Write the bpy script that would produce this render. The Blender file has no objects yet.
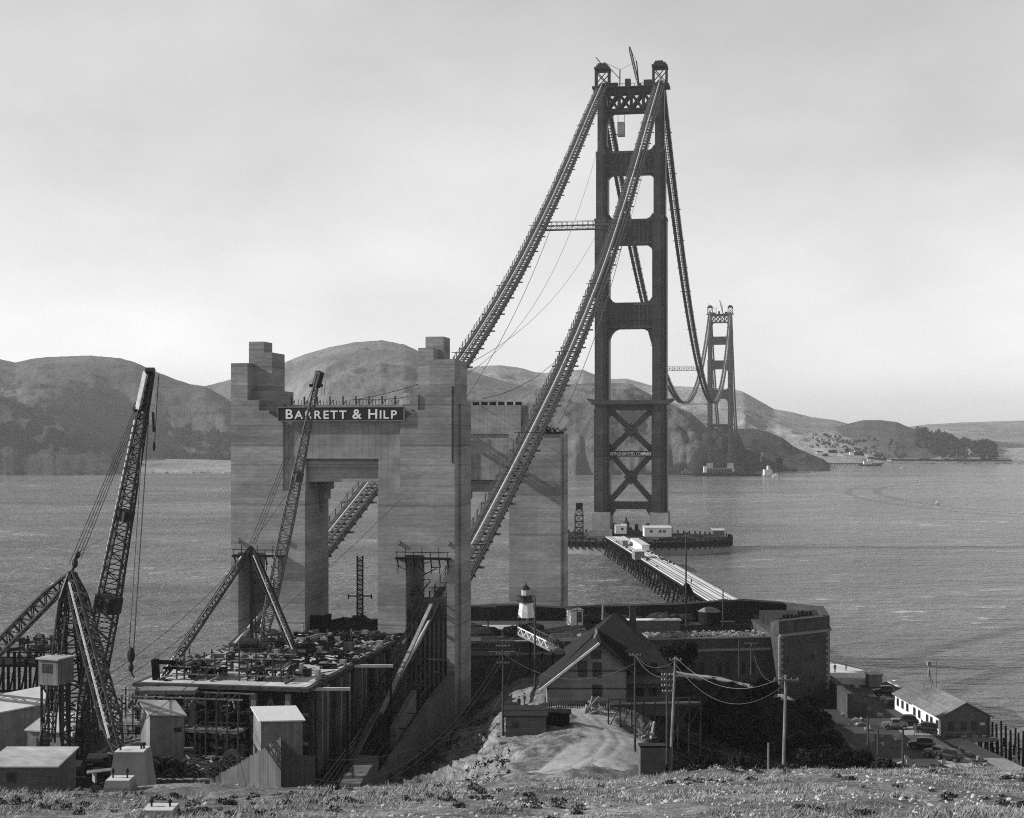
import bpy, math, random
import numpy as np
from mathutils import Vector, Matrix
R = math.radians
random.seed(7)
scene = bpy.context.scene
col = scene.collection
F = 1425.0            # focal length in picture pixels
HZ = 436.5            # picture row of the horizon
CH = 53.0             # camera height over the water
# ---------------------------------------------------------------- camera
cam = bpy.data.cameras.new('camera')
cam.sensor_width = 36.0
cam.lens = 36.0*F/1024.0
cam.shift_y = (HZ-409.0)/1024.0
cam.clip_start = 0.3
cam.clip_end = 40000
camo = bpy.data.objects.new('camera', cam)
camo.location = (0, 0, CH)
camo.rotation_euler = (R(90), 0, 0)
col.objects.link(camo)
scene.camera = camo
# ---------------------------------------------------------------- light
SUN_EL = 28.7     # from where the cable shadows fall on the water
SUN_DIR = Vector((-1, 0.0, 0.0)).normalized()*math.cos(R(SUN_EL)) + Vector((0, 0, math.sin(R(SUN_EL))))
w = bpy.data.worlds.new('World'); scene.world = w; w.use_nodes = True
nt = w.node_tree; nt.nodes.clear()
out = nt.nodes.new('ShaderNodeOutputWorld'); bg = nt.nodes.new('ShaderNodeBackground')
sky = nt.nodes.new('ShaderNodeTexSky'); sky.sky_type = 'NISHITA'; sky.sun_disc = False
sky.sun_elevation = R(SUN_EL); sky.sun_rotation = math.atan2(SUN_DIR.x, SUN_DIR.y)
sky.air_density = 1.0; sky.dust_density = 1.0; sky.ozone_density = 1.0
bw = nt.nodes.new('ShaderNodeRGBToBW')
tc = nt.nodes.new('ShaderNodeTexCoord')
mp = nt.nodes.new('ShaderNodeMapping'); mp.inputs['Scale'].default_value = (1.6, 1.6, 3.2)
nz = nt.nodes.new('ShaderNodeTexNoise'); nz.inputs['Scale'].default_value = 2.2; nz.inputs['Detail'].default_value = 5; nz.inputs['Roughness'].default_value = .5
mr = nt.nodes.new('ShaderNodeMapRange'); mr.inputs['From Min'].default_value = .3; mr.inputs['From Max'].default_value = .7
mr.inputs['To Min'].default_value = .80; mr.inputs['To Max'].default_value = 1.16
ml = nt.nodes.new('ShaderNodeMath'); ml.operation = 'MULTIPLY'
L = nt.links.new
L(sky.outputs[0], bw.inputs[0]); L(tc.outputs['Generated'], mp.inputs[0]); L(mp.outputs[0], nz.inputs['Vector'])
L(nz.outputs[0], mr.inputs[0]); 
pa = nt.nodes.new('ShaderNodeMath'); pa.operation = 'DIVIDE'; pa.inputs[1].default_value = 4.0; L(bw.outputs[0], pa.inputs[0])
pb = nt.nodes.new('ShaderNodeMath'); pb.operation = 'POWER'; pb.inputs[1].default_value = .5; L(pa.outputs[0], pb.inputs[0])
pc = nt.nodes.new('ShaderNodeMath'); pc.operation = 'MULTIPLY'; pc.inputs[1].default_value = 4.0; L(pb.outputs[0], pc.inputs[0])
L(pc.outputs[0], ml.inputs[0]); L(mr.outputs[0], ml.inputs[1])
# ramps added: horizon brightened, sky above the view dimmed to cut fill light
sp = nt.nodes.new('ShaderNodeSeparateXYZ'); L(tc.outputs['Generated'], sp.inputs[0])
g1 = nt.nodes.new('ShaderNodeMapRange'); g1.inputs['From Min'].default_value = 0; g1.inputs['From Max'].default_value = .34; g1.inputs['To Min'].default_value = 1.2; g1.inputs['To Max'].default_value = .84
g2 = nt.nodes.new('ShaderNodeMapRange'); g2.inputs['From Min'].default_value = .30; g2.inputs['From Max'].default_value = .8; g2.inputs['To Min'].default_value = 1; g2.inputs['To Max'].default_value = .38
L(sp.outputs[2], g1.inputs[0]); L(sp.outputs[2], g2.inputs[0])
m1 = nt.nodes.new('ShaderNodeMath'); m1.operation = 'MULTIPLY'; m2_ = nt.nodes.new('ShaderNodeMath'); m2_.operation = 'MULTIPLY'
L(g1.outputs[0], m1.inputs[0]); L(g2.outputs[0], m1.inputs[1]); L(m1.outputs[0], m2_.inputs[0]); L(ml.outputs[0], m2_.inputs[1])
L(m2_.outputs[0], bg.inputs[0]); bg.inputs[1].default_value = 0.104
L(bg.outputs[0], out.inputs[0])
sl = bpy.data.lights.new('sun', 'SUN'); sl.energy = 3.0; sl.angle = R(0.5); sl.color = (1, .995, .985)
so = bpy.data.objects.new('sun', sl); so.rotation_euler = SUN_DIR.to_track_quat('Z', 'Y').to_euler(); col.objects.link(so)
vs = scene.view_settings
vs.view_transform = 'Standard'; vs.look = 'None'; vs.gamma = 1; vs.exposure = 0.95
try: vs.use_curve_mapping = False
except Exception: pass
scene.cycles.volume_bounces = 1 if hasattr(scene, 'cycles') else 0
scene.cycles.max_bounces = 5
scene.cycles.use_denoising = False
scene.cycles.use_adaptive_sampling = False
try:
    scene.cycles.denoiser = 'OPENIMAGEDENOISE'; scene.cycles.denoising_input_passes = 'RGB_ALBEDO_NORMAL'; scene.cycles.denoising_prefilter = 'ACCURATE'
except Exception: pass
scene.cycles.sample_clamp_direct = 2.5; scene.cycles.sample_clamp_indirect = 1.5
scene.cycles.filter_width = 1.1
scene.cycles.diffuse_bounces = 3

# ---------------------------------------------------------------- materials
MATS = {}
def node_mat(name, base, rough=.8, var=.25, scale=1.0, bump=.0, metallic=0, detail=5, stretch=(1, 1, 1), coord='Object', spec=.3, stain=0):
    m = bpy.data.materials.new(name); m.use_nodes = True
    n = m.node_tree; p = n.nodes['Principled BSDF']; lk = n.links.new
    p.inputs['Roughness'].default_value = rough; p.inputs['Metallic'].default_value = metallic
    p.inputs['Specular IOR Level'].default_value = spec
    t = n.nodes.new('ShaderNodeTexCoord'); mpn = n.nodes.new('ShaderNodeMapping'); mpn.inputs['Scale'].default_value = stretch
    nn = n.nodes.new('ShaderNodeTexNoise'); nn.inputs['Scale'].default_value = scale; nn.inputs['Detail'].default_value = detail; nn.inputs['Roughness'].default_value = .62
    r = n.nodes.new('ShaderNodeMapRange'); r.inputs['From Min'].default_value = .3; r.inputs['From Max'].default_value = .7
    r.inputs['To Min'].default_value = base*(1-var); r.inputs['To Max'].default_value = base*(1+var)
    lk(t.outputs[coord], mpn.inputs[0]); lk(mpn.outputs[0], nn.inputs['Vector']); lk(nn.outputs[0], r.inputs[0])
    last = r.outputs[0]
    if stain:
        n2 = n.nodes.new('ShaderNodeTexNoise'); n2.inputs['Scale'].default_value = scale*.13; n2.inputs['Detail'].default_value = 4
        r2 = n.nodes.new('ShaderNodeMapRange'); r2.inputs['From Min'].default_value = .35; r2.inputs['From Max'].default_value = .65
        r2.inputs['To Min'].default_value = 1-stain; r2.inputs['To Max'].default_value = 1+stain*.6
        mu = n.nodes.new('ShaderNodeMath'); mu.operation = 'MULTIPLY'
        lk(mpn.outputs[0], n2.inputs['Vector']); lk(n2.outputs[0], r2.inputs[0]); lk(last, mu.inputs[0]); lk(r2.outputs[0], mu.inputs[1]); last = mu.outputs[0]
    lk(last, p.inputs['Base Color'])
    if bump:
        b = n.nodes.new('ShaderNodeBump'); b.inputs['Strength'].default_value = bump; b.inputs['Distance'].default_value = .1
        lk(nn.outputs[0], b.inputs['Height']); lk(b.outputs[0], p.inputs['Normal'])
    MATS[name] = m
    return m
def stripes(m, axis, period, depth=.25, width=.12, randomness=.2):
    """multiply the base colour by lines (board or lift joints) every `period` metres along an axis, each band its own tone"""
    n = m.node_tree; p = n.nodes['Principled BSDF']; lk = n.links.new
    src = p.inputs['Base Color'].links[0].from_socket
    t = n.nodes.new('ShaderNodeTexCoord'); s = n.nodes.new('ShaderNodeSeparateXYZ'); lk(t.outputs['Object'], s.inputs[0])
    if axis == 'XY':
        a = n.nodes.new('ShaderNodeMath'); a.operation = 'ADD'; lk(s.outputs[0], a.inputs[0]); lk(s.outputs[1], a.inputs[1]); v = a.outputs[0]
    else: v = s.outputs['XYZ'.index(axis)]
    d = n.nodes.new('ShaderNodeMath'); d.operation = 'DIVIDE'; lk(v, d.inputs[0]); d.inputs[1].default_value = period
    fl = n.nodes.new('ShaderNodeMath'); fl.operation = 'FLOOR'; lk(d.outputs[0], fl.inputs[0])
    fr = n.nodes.new('ShaderNodeMath'); fr.operation = 'FRACT'; lk(d.outputs[0], fr.inputs[0])
    lt = n.nodes.new('ShaderNodeMath'); lt.operation = 'LESS_THAN'; lk(fr.outputs[0], lt.inputs[0]); lt.inputs[1].default_value = width
    wn = n.nodes.new('ShaderNodeTexWhiteNoise'); wn.noise_dimensions = '1D'; lk(fl.outputs[0], wn.inputs['W'])
    r = n.nodes.new('ShaderNodeMapRange'); r.inputs['To Min'].default_value = 1-randomness; r.inputs['To Max'].default_value = 1+randomness; lk(wn.outputs[0], r.inputs[0])
    k = n.nodes.new('ShaderNodeMath'); k.operation = 'MULTIPLY'; lk(lt.outputs[0], k.inputs[0]); k.inputs[1].default_value = -depth
    k1 = n.nodes.new('ShaderNodeMath'); k1.operation = 'ADD'; lk(k.outputs[0], k1.inputs[0]); lk(r.outputs[0], k1.inputs[1])
    k2 = n.nodes.new('ShaderNodeMath'); k2.operation = 'MULTIPLY'; lk(k1.outputs[0], k2.inputs[0]); lk(src, k2.inputs[1])
    lk(k2.outputs[0], p.inputs['Base Color'])
    return m
M = MATS
node_mat('fence_plank', .075, .85, .2, .8, .15, stain=.25); stripes(M['fence_plank'], 'XY', .32, .3, .14, .2)
node_mat('concrete', .25, .9, .20, 1.6, .4, stretch=(.5, .5, 1.6), stain=.24, detail=10); stripes(M['concrete'], 'Z', .62, .15, .16, .07); stripes(M['concrete'], 'Z', 3.05, .24, .06, .09); stripes(M['concrete'], 'Z', 9.1, .1, .03, .08); stripes(M['concrete'], 'XY', 1.22, .07, .05, .03)
node_mat('dark_concrete', .10, .9, .3, 1.2, .3, stain=.3)  # darker concrete tone for the retaining wall
node_mat('concrete_ribbed', .235, .9, .28, .35, .25, stretch=(1, 1, 1.5), stain=.25); stripes(M['concrete_ribbed'], 'XY', .8, .18, .15, .06); stripes(M['concrete_ribbed'], 'Z', 3.05, .2, .05, .08)
node_mat('pale_concrete', .55, .85, .15, .5, .2, stain=.2)
node_mat('pier_concrete', .26, .9, .2, .4, .2, stain=.35)
node_mat('deck_litter', .46, .85, .25, .5, .3, stain=.35)
node_mat('steel', .036, .5, .4, .3, .1, stain=.3, spec=.4); stripes(M['steel'], 'Z', 3.6, .3, .07, .1); stripes(M['steel'], 'Z', 10.8, .3, .04, .28)
node_mat('dark_steel', .022, .6, .3, 1.5)
node_mat('crane_steel', .022, .55, .4, 2.0)
node_mat('crane_grey', .09, .6, .3, 2.0)
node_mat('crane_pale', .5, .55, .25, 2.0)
node_mat('cable', .42, .6, .15, .8)
node_mat('catwalk', .06, .85, .4, 1.2)
node_mat('rope', .10, .7, .2, 1)
node_mat('wire', .12, .6, .2, 1)
node_mat('pale_wire', .2, .6, .2, 1)
node_mat('timber', .055, .95, .45, .9, .2, stain=.3, spec=.1)
node_mat('dark_timber', .013, .95, .4, .8, .2, spec=.08)
node_mat('grey_timber', .19, .85, .3, 1.2, .2, stain=.3)
node_mat('plank', .24, .85, .2, .8, .15, stain=.2); stripes(M['plank'], 'XY', .32, .3, .14, .15)
node_mat('dark_plank', .045, .85, .3, .8, .15, stain=.3); stripes(M['dark_plank'], 'XY', .6, .3, .14, .25)
node_mat('board_siding', .20, .8, .25, .8, .15, stain=.3); stripes(M['board_siding'], 'XY', .3, .3, .14, .16)
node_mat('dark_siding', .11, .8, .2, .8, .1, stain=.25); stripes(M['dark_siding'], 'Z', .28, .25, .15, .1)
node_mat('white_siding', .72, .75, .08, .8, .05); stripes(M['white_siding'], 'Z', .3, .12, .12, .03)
node_mat('white_paint', .7, .6, .06, 1.5)
node_mat('pale_roof', .5, .75, .12, .6, .1, stain=.15)
node_mat('tin_roof', .42, .6, .2, .6, .1, stain=.25); stripes(M['tin_roof'], 'XY', .7, .15, .1, .06)
node_mat('shingle', .015, .95, .35, 1.4, .3, stain=.25); stripes(M['shingle'], 'Z', .22, .2, .2, .12)
node_mat('grey_shingle', .15, .9, .3, 1.0, .3, stain=.3); stripes(M['grey_shingle'], 'Z', .22, .15, .2, .1)
node_mat('brick', .06, .95, .35, 1.2, .3, stain=.3); stripes(M['brick'], 'Z', .3, .12, .2, .08)
node_mat('granite', .20, .85, .25, 1.2, .2)
node_mat('sod', .02, .95, .6, .4, .6, stain=.3)
node_mat('rubble', .30, .95, .5, 1.3, .7, stain=.4)
node_mat('glass', .02, .12, .1, 1, spec=.6)
node_mat('black_paint', .012, .35, .2, 1, spec=.5)
node_mat('car_paint', .018, .25, .2, 1, spec=.6)
node_mat('grey_car_paint', .14, .3, .2, 1, spec=.6)
node_mat('rubber', .02, .9, .2, 3)
node_mat('chrome', .5, .25, .1, 3, metallic=1)
node_mat('sign_black', .012, .7, .2, 1)
node_mat('bark', .05, .95, .4, 2, .4)
node_mat('leaf', .035, .95, .5, .9, spec=.08)
node_mat('dry_leaf', .16, .9, .45, 2.0)
node_mat('dark_leaf', .013, .95, .5, .7, spec=.06)
node_mat('dry_grass', .27, .9, .45, 1.2)
node_mat('stone', .42, .9, .35, 2.0, .4)
node_mat('rock', .05, .95, .5, .05, .8, detail=9, stain=.4)
node_mat('dirt_road', .32, .95, .18, .35, .35, detail=9, stain=.18)
node_mat('asphalt', .06, .9, .25, .3, .2, detail=8, stain=.35)
node_mat('cloth', .03, .9, .3, 4)
node_mat('pale_cloth', .35, .9, .2, 4)
node_mat('skin', .35, .7, .1, 4)
node_mat('foam', .72, .9, .2, .4)

# ---------------------------------------------------------------- mesh building
ORG = {}
class MB:
    def __init__(self, o=(0, 0, 0), a=0.0):
        self.v = []; self.f = []; self.mi = []; self.m = 0
        self.o = o; self.c = math.cos(a); self.s = math.sin(a)
    def P(self, p):
        return (self.o[0]+p[0]*self.c-p[1]*self.s, self.o[1]+p[0]*self.s+p[1]*self.c, self.o[2]+p[2])
    def add(self, vs, fs):
        b = len(self.v); self.v += [self.P(p) for p in vs]
        self.f += [tuple(b+i for i in q) for q in fs]; self.mi += [self.m]*len(fs)
    def hexa(self, p):
        self.add(p, [(0, 3, 2, 1), (4, 5, 6, 7), (0, 1, 5, 4), (1, 2, 6, 5), (2, 3, 7, 6), (3, 0, 4, 7)])
    def box(self, x0, x1, y0, y1, z0, z1):
        self.hexa([(x0, y0, z0), (x1, y0, z0), (x1, y1, z0), (x0, y1, z0), (x0, y0, z1), (x1, y0, z1), (x1, y1, z1), (x0, y1, z1)])
    def frus(self, cx, cy, z0, z1, w0, d0, w1, d1):
        q = []
        for z, w_, d_ in ((z0, w0, d0), (z1, w1, d1)):
            q += [(cx-w_/2, cy-d_/2, z), (cx+w_/2, cy-d_/2, z), (cx+w_/2, cy+d_/2, z), (cx-w_/2, cy+d_/2, z)]
        self.hexa(q)
    def beam(self, a, b, w_, h_=None, up=(0, 0, 1)):
        h_ = h_ or w_
        a = Vector(a); b = Vector(b); d = b-a
        if d.length < 1e-6: return
        d.normalize(); u = Vector(up)
        if abs(d.dot(u)) > .98: u = Vector((0, 1, 0))
        s = d.cross(u).normalized()*w_/2; t = s.cross(d).normalized()*h_/2
        q = [a-s-t, a+s-t, a+s+t, a-s+t, b-s-t, b+s-t, b+s+t, b-s+t]
        self.hexa([tuple(x) for x in q])
    def tube(self, a, b, r, n=6, r2=None):
        self.sweep([a, b], r, n, r2)
    def sweep(self, pts, r, n=6, r2=None):
        pts = [Vector(p) for p in pts]; vs = []; k = len(pts)
        for i, p in enumerate(pts):
            d = (pts[min(i+1, k-1)]-pts[max(i-1, 0)]).normalized()
            u = Vector((0, 0, 1)) if abs(d.z) < .95 else Vector((0, 1, 0))
            s = d.cross(u).normalized(); t = s.cross(d).normalized()
            rr = r if r2 is None else r+(r2-r)*i/(k-1)
            for j in range(n):
                a_ = 2*math.pi*j/n; vs.append(tuple(p+s*math.cos(a_)*rr+t*math.sin(a_)*rr))
        fs = [(i*n+j, i*n+(j+1) % n, (i+1)*n+(j+1) % n, (i+1)*n+j) for i in range(k-1) for j in range(n)]
        fs += [tuple(range(n-1, -1, -1)), tuple(range((k-1)*n, k*n))]
        self.add(vs, fs)
    def prism(self, poly, z0, z1):
        n = len(poly)
        self.add([(x, y, z0) for x, y in poly]+[(x, y, z1) for x, y in poly],
                 [tuple(range(n-1, -1, -1)), tuple(range(n, 2*n))]+[(i, (i+1) % n, n+(i+1) % n, n+i) for i in range(n)])
    def vprism(self, poly, y0, y1):            # polygon in x,z pushed along y
        n = len(poly)
        self.add([(x, y0, z) for x, z in poly]+[(x, y1, z) for x, z in poly],
                 [tuple(range(n)), tuple(range(2*n-1, n-1, -1))]+[((i+1) % n, i, n+i, n+(i+1) % n) for i in range(n)])
    def hprism(self, poly, x0, x1):            # polygon in y,z pushed along x
        n = len(poly)
        self.add([(x0, y, z) for y, z in poly]+[(x1, y, z) for y, z in poly],
                 [tuple(range(n-1, -1, -1)), tuple(range(n, 2*n))]+[(i, (i+1) % n, n+(i+1) % n, n+i) for i in range(n)])
    def lathe(self, cx, cy, prof, n=16):
        vs = []; k = len(prof)
        for r_, z in prof:
            for j in range(n): a_ = 2*math.pi*j/n; vs.append((cx+r_*math.cos(a_), cy+r_*math.sin(a_), z))
        fs = [(i*n+j, i*n+(j+1) % n, (i+1)*n+(j+1) % n, (i+1)*n+j) for i in range(k-1) for j in range(n)]
        fs += [tuple(range(n-1, -1, -1)), tuple(range((k-1)*n, k*n))]
        self.add(vs, fs)
    def blob(self, c, r, n=8, m=6, jit=.0, rnd=random):
        vs = []
        for i in range(m+1):
            th = math.pi*i/m
            for j in range(n):
                a_ = 2*math.pi*j/n; k = 1+rnd.uniform(-jit, jit)
                vs.append((c[0]+r[0]*math.sin(th)*math.cos(a_)*k, c[1]+r[1]*math.sin(th)*math.sin(a_)*k, c[2]+r[2]*math.cos(th)*k))
        fs = [(i*n+j, (i+1)*n+j, (i+1)*n+(j+1) % n, i*n+(j+1) % n) for i in range(m) for j in range(n)]
        self.add(vs, fs)
    def build(self, name, mat, parent=None, origin=None, smooth=False):
        if isinstance(mat, str): mat = [mat]
        base = ORG[parent.name] if parent is not None else (origin or (0, 0, 0))
        me = bpy.data.meshes.new(name)
        me.from_pydata([(a-base[0], b-base[1], c-base[2]) for a, b, c in self.v], [], self.f)
        for q in mat: me.materials.append(M[q])
        if len(mat) > 1: me.polygons.foreach_set('material_index', self.mi)
        if smooth: me.polygons.foreach_set('use_smooth', [True]*len(self.f))
        o = bpy.data.objects.new(name, me); col.objects.link(o)
        if parent is not None: o.parent = parent
        else: o.location = base
        ORG[o.name] = base
        return o
def tag(o, label, cat, group=None, kind=None):
    if label: o['label'] = label
    if cat: o['category'] = cat
    if group: o['group'] = group
    if kind: o['kind'] = kind
    return o
def thing(name, label, cat, loc, group=None):
    o = bpy.data.objects.new(name, None); col.objects.link(o); o.location = loc; o.empty_display_size = .5
    ORG[o.name] = tuple(loc)
    return tag(o, label, cat, group)
def structure(o, label=None):
    o['kind'] = 'structure'
    if label: o['label'] = label
    return o
def dup(root, loc, rz=0, label=None, scale=None, group=None):
    r = root.copy(); col.objects.link(r); r.location = loc; r.rotation_euler = (0, 0, rz)
    if scale: r.scale = (scale,)*3 if not isinstance(scale, tuple) else scale
    if label: r['label'] = label
    if group: r['group'] = group
    ORG[r.name] = tuple(loc)
    for ch in list(root.children):
        c = ch.copy(); col.objects.link(c); c.parent = r
        for g in list(ch.children):
            d = g.copy(); col.objects.link(d); d.parent = c
    return r
def at(px, py, Y):                      # world point seen at a picture position at depth Y
    return Vector(((px-512)/F*Y, Y, CH-(py-HZ)/F*Y))
def X(px, Y): return (px-512)/F*Y
def Z(py, Y): return CH-(py-HZ)/F*Y
def lattice(mb, p, q, w0, wm, w1, n, chord=.16, lace=.09, side=(0, 1, 0), taper=.15, taper2=None):
    taper2 = taper2 or taper
    p = Vector(p); q = Vector(q); d = (q-p).normalized(); s = d.cross(Vector(side)).normalized(); t = s.cross(d).normalized()
    def wid(u):
        if u < taper: return w0+(wm-w0)*u/taper
        if u > 1-taper2: return w1+(wm-w1)*(1-u)/taper2
        return wm
    ring = []
    for i in range(n+1):
        u = i/n; c = p.lerp(q, u); h = wid(u)/2
        ring.append([c+s*h*a+t*h*b for a, b in ((-1, -1), (1, -1), (1, 1), (-1, 1))])
    for i in range(n):
        for k in range(4):
            mb.beam(ring[i][k], ring[i+1][k], chord)
            k2 = (k+1) % 4
            if i % 2: mb.beam(ring[i][k], ring[i+1][k2], lace)
            else: mb.beam(ring[i][k2], ring[i+1][k], lace)
            mb.beam(ring[i][k], ring[i][k2], lace)
def catenary(a, b, sag, n=14):
    a = Vector(a); b = Vector(b)
    return [a.lerp(b, i/n)-Vector((0, 0, sag*4*(i/n)*(1-i/n))) for i in range(n+1)]
def text_to(mb, s, size, fn, bold=.012, depth=.0):
    """add the outline of a word to mb; fn maps (x, y) of the word to a world point; returns its width"""
    cu = bpy.data.curves.new('t', 'FONT'); cu.body = s; cu.size = size; cu.offset = bold*size; cu.extrude = depth
    o = bpy.data.objects.new('t', cu); col.objects.link(o)
    dg = bpy.context.evaluated_depsgraph_get(); me = bpy.data.meshes.new_from_object(o.evaluated_get(dg))
    vs = [tuple(v.co) for v in me.vertices]; fs = [tuple(p.vertices) for p in me.polygons]
    mb.add([fn(*v) for v in vs], fs)
    wd = max(v[0] for v in vs)
    bpy.data.objects.remove(o); bpy.data.meshes.remove(me); bpy.data.curves.remove(cu)
    return wd
# value noise in numpy
_rs = np.random.RandomState(3); _T = _rs.rand(256, 256)
def vnoise(x, y):
    xi = np.floor(x).astype(int); yi = np.floor(y).astype(int); fx = x-xi; fy = y-yi
    fx = fx*fx*(3-2*fx); fy = fy*fy*(3-2*fy)
    g = lambda a, b: _T[a & 255, b & 255]
    return (g(xi, yi)*(1-fx)+g(xi+1, yi)*fx)*(1-fy)+(g(xi, yi+1)*(1-fx)+g(xi+1, yi+1)*fx)*fy
def fbm(x, y, oct=5, ridged=False, gain=.5):
    a = 1; s = np.zeros_like(x, dtype=float); tot = 0
    for i in range(oct):
        n_ = vnoise(x+17.3*i, y-9.1*i)
        s += a*((1-np.abs(2*n_-1)) if ridged else n_); tot += a; a *= gain
        x, y = 1.9*x+.6*y, 1.9*y-.6*x
    return s/tot
def grid_mesh(name, XX, YY, ZZ, mat, attr=None, smooth=True, fm=None):
    nr, nc = XX.shape
    me = bpy.data.meshes.new(name)
    V_ = np.stack([XX, YY, ZZ], -1).reshape(-1, 3)
    i = np.arange(nr*nc).reshape(nr, nc)
    q = np.stack([i[:-1, :-1], i[:-1, 1:], i[1:, 1:], i[1:, :-1]], -1).reshape(-1, 4)
    if fm is not None:
        q = q[fm.ravel()]; us_, inv = np.unique(q, return_inverse=True); V_ = V_[us_]; q = inv.reshape(-1, 4)
        attr = {k: a.ravel()[us_] for k, a in (attr or {}).items()}
    me.vertices.add(len(V_)); me.vertices.foreach_set('co', V_.ravel())
    me.loops.add(q.size); me.loops.foreach_set('vertex_index', q.ravel().astype(np.int32))
    me.polygons.add(len(q)); me.polygons.foreach_set('loop_start', np.arange(0, q.size, 4, dtype=np.int32)); me.polygons.foreach_set('loop_total', np.full(len(q), 4, dtype=np.int32))
    me.polygons.foreach_set('use_smooth', np.full(len(q), smooth))
    me.update(calc_edges=True)
    me.materials.append(mat)
    for k, a in (attr or {}).items():
        at_ = me.attributes.new(k, 'FLOAT', 'POINT'); at_.data.foreach_set('value', a.ravel().astype(np.float32))
    o = bpy.data.objects.new(name, me); col.objects.link(o); ORG[o.name] = (0, 0, 0)
    return o
def soup(name, V_, Fc, k, mat):
    """mesh from numpy vertices and faces of k corners"""
    me = bpy.data.meshes.new(name)
    me.vertices.add(len(V_)); me.vertices.foreach_set('co', V_.astype(np.float32).ravel())
    me.loops.add(Fc.size); me.loops.foreach_set('vertex_index', Fc.ravel().astype(np.int32))
    me.polygons.add(len(Fc)); me.polygons.foreach_set('loop_start', np.arange(0, Fc.size, k, dtype=np.int32)); me.polygons.foreach_set('loop_total', np.full(len(Fc), k, dtype=np.int32))
    me.update(calc_edges=True); me.materials.append(mat)
    return me
# ================================================================ SETTING
# ---- water
def attr_node(n, name):
    a = n.nodes.new('ShaderNodeAttribute'); a.attribute_name = name; return a.outputs['Fac']
m = bpy.data.materials.new('sea'); m.use_nodes = True; n = m.node_tree; p = n.nodes['Principled BSDF']; lk = n.links.new
p.inputs['Roughness'].default_value = .14; p.inputs['IOR'].default_value = 1.33; p.inputs['Specular IOR Level'].default_value = .5
t = n.nodes.new('ShaderNodeTexCoord')
def nzn(scale, st, det, rough=.6, rot=0):
    a = n.nodes.new('ShaderNodeMapping'); a.inputs['Scale'].default_value = st; a.inputs['Rotation'].default_value = (0, 0, rot)
    b = n.nodes.new('ShaderNodeTexNoise'); b.inputs['Scale'].default_value = scale; b.inputs['Detail'].default_value = det; b.inputs['Roughness'].default_value = rough
    lk(t.outputs['Object'], a.inputs[0]); lk(a.outputs[0], b.inputs['Vector']); return b.outputs[0]
def mth(op, a, b):
    q = n.nodes.new('ShaderNodeMath'); q.operation = op
    for i, v in enumerate((a, b)):
        if hasattr(v, 'links') or hasattr(v, 'is_linked'): lk(v, q.inputs[i])
        else: q.inputs[i].default_value = v
    return q.outputs[0]
def mrg(v, a, b, c, d):
    q = n.nodes.new('ShaderNodeMapRange'); lk(v, q.inputs[0])
    for i, x in zip((1, 2, 3, 4), (a, b, c, d)): q.inputs[i].default_value = x
    return q.outputs[0]
w1 = nzn(.12, (.75, 1.25, 1), 6, .6, R(8)); w2 = nzn(.03, (.7, 1.3, 1), 4, .6, R(-6)); w3 = nzn(.005, (.5, 1.3, 1), 5, .6)
w0 = nzn(.45, (.8, 1.2, 1), 5, .6, R(4))
hgt = mth('ADD', mth('ADD', mth('MULTIPLY', w1, 2.2), mth('MULTIPLY', w2, 3.0)), mth('MULTIPLY', w0, .7))
bmp = n.nodes.new('ShaderNodeBump'); bmp.inputs['Strength'].default_value = 1.0; bmp.inputs['Distance'].default_value = 2.8
lk(hgt, bmp.inputs['Height']); lk(bmp.outputs[0], p.inputs['Normal'])
caps = mrg(mth('ADD', mth('MULTIPLY', w1, .62), mth('MULTIPLY', w2, .42)), .60, .65, 0, 1)
caps = mth('MULTIPLY', caps, mrg(w3, .42, .6, 0, 1))
body = mrg(mth('ADD', mth('MULTIPLY', w2, .5), mth('MULTIPLY', w3, .5)), .38, .62, .10, .19)
mx = n.nodes.new('ShaderNodeMix'); mx.data_type = 'FLOAT'; lk(caps, mx.inputs[0]); lk(body, mx.inputs[2]); mx.inputs[3].default_value = .6
lk(mx.outputs[0], p.inputs['Base Color'])
lk(mrg(w3, .4, .6, .14, .20), p.inputs['Roughness'])
M['sea'] = m
b = MB(); b.add([(-9000, -60, 0), (9000, -60, 0), (9000, 14000, 0), (-9000, 14000, 0)], [(0, 1, 2, 3)])
structure(b.build('sea', 'sea'), 'grey choppy water of the strait')
def sstep(a, b_, v): u = np.clip((v-a)/(b_-a), 0, 1); return u*u*(3-2*u)
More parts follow.
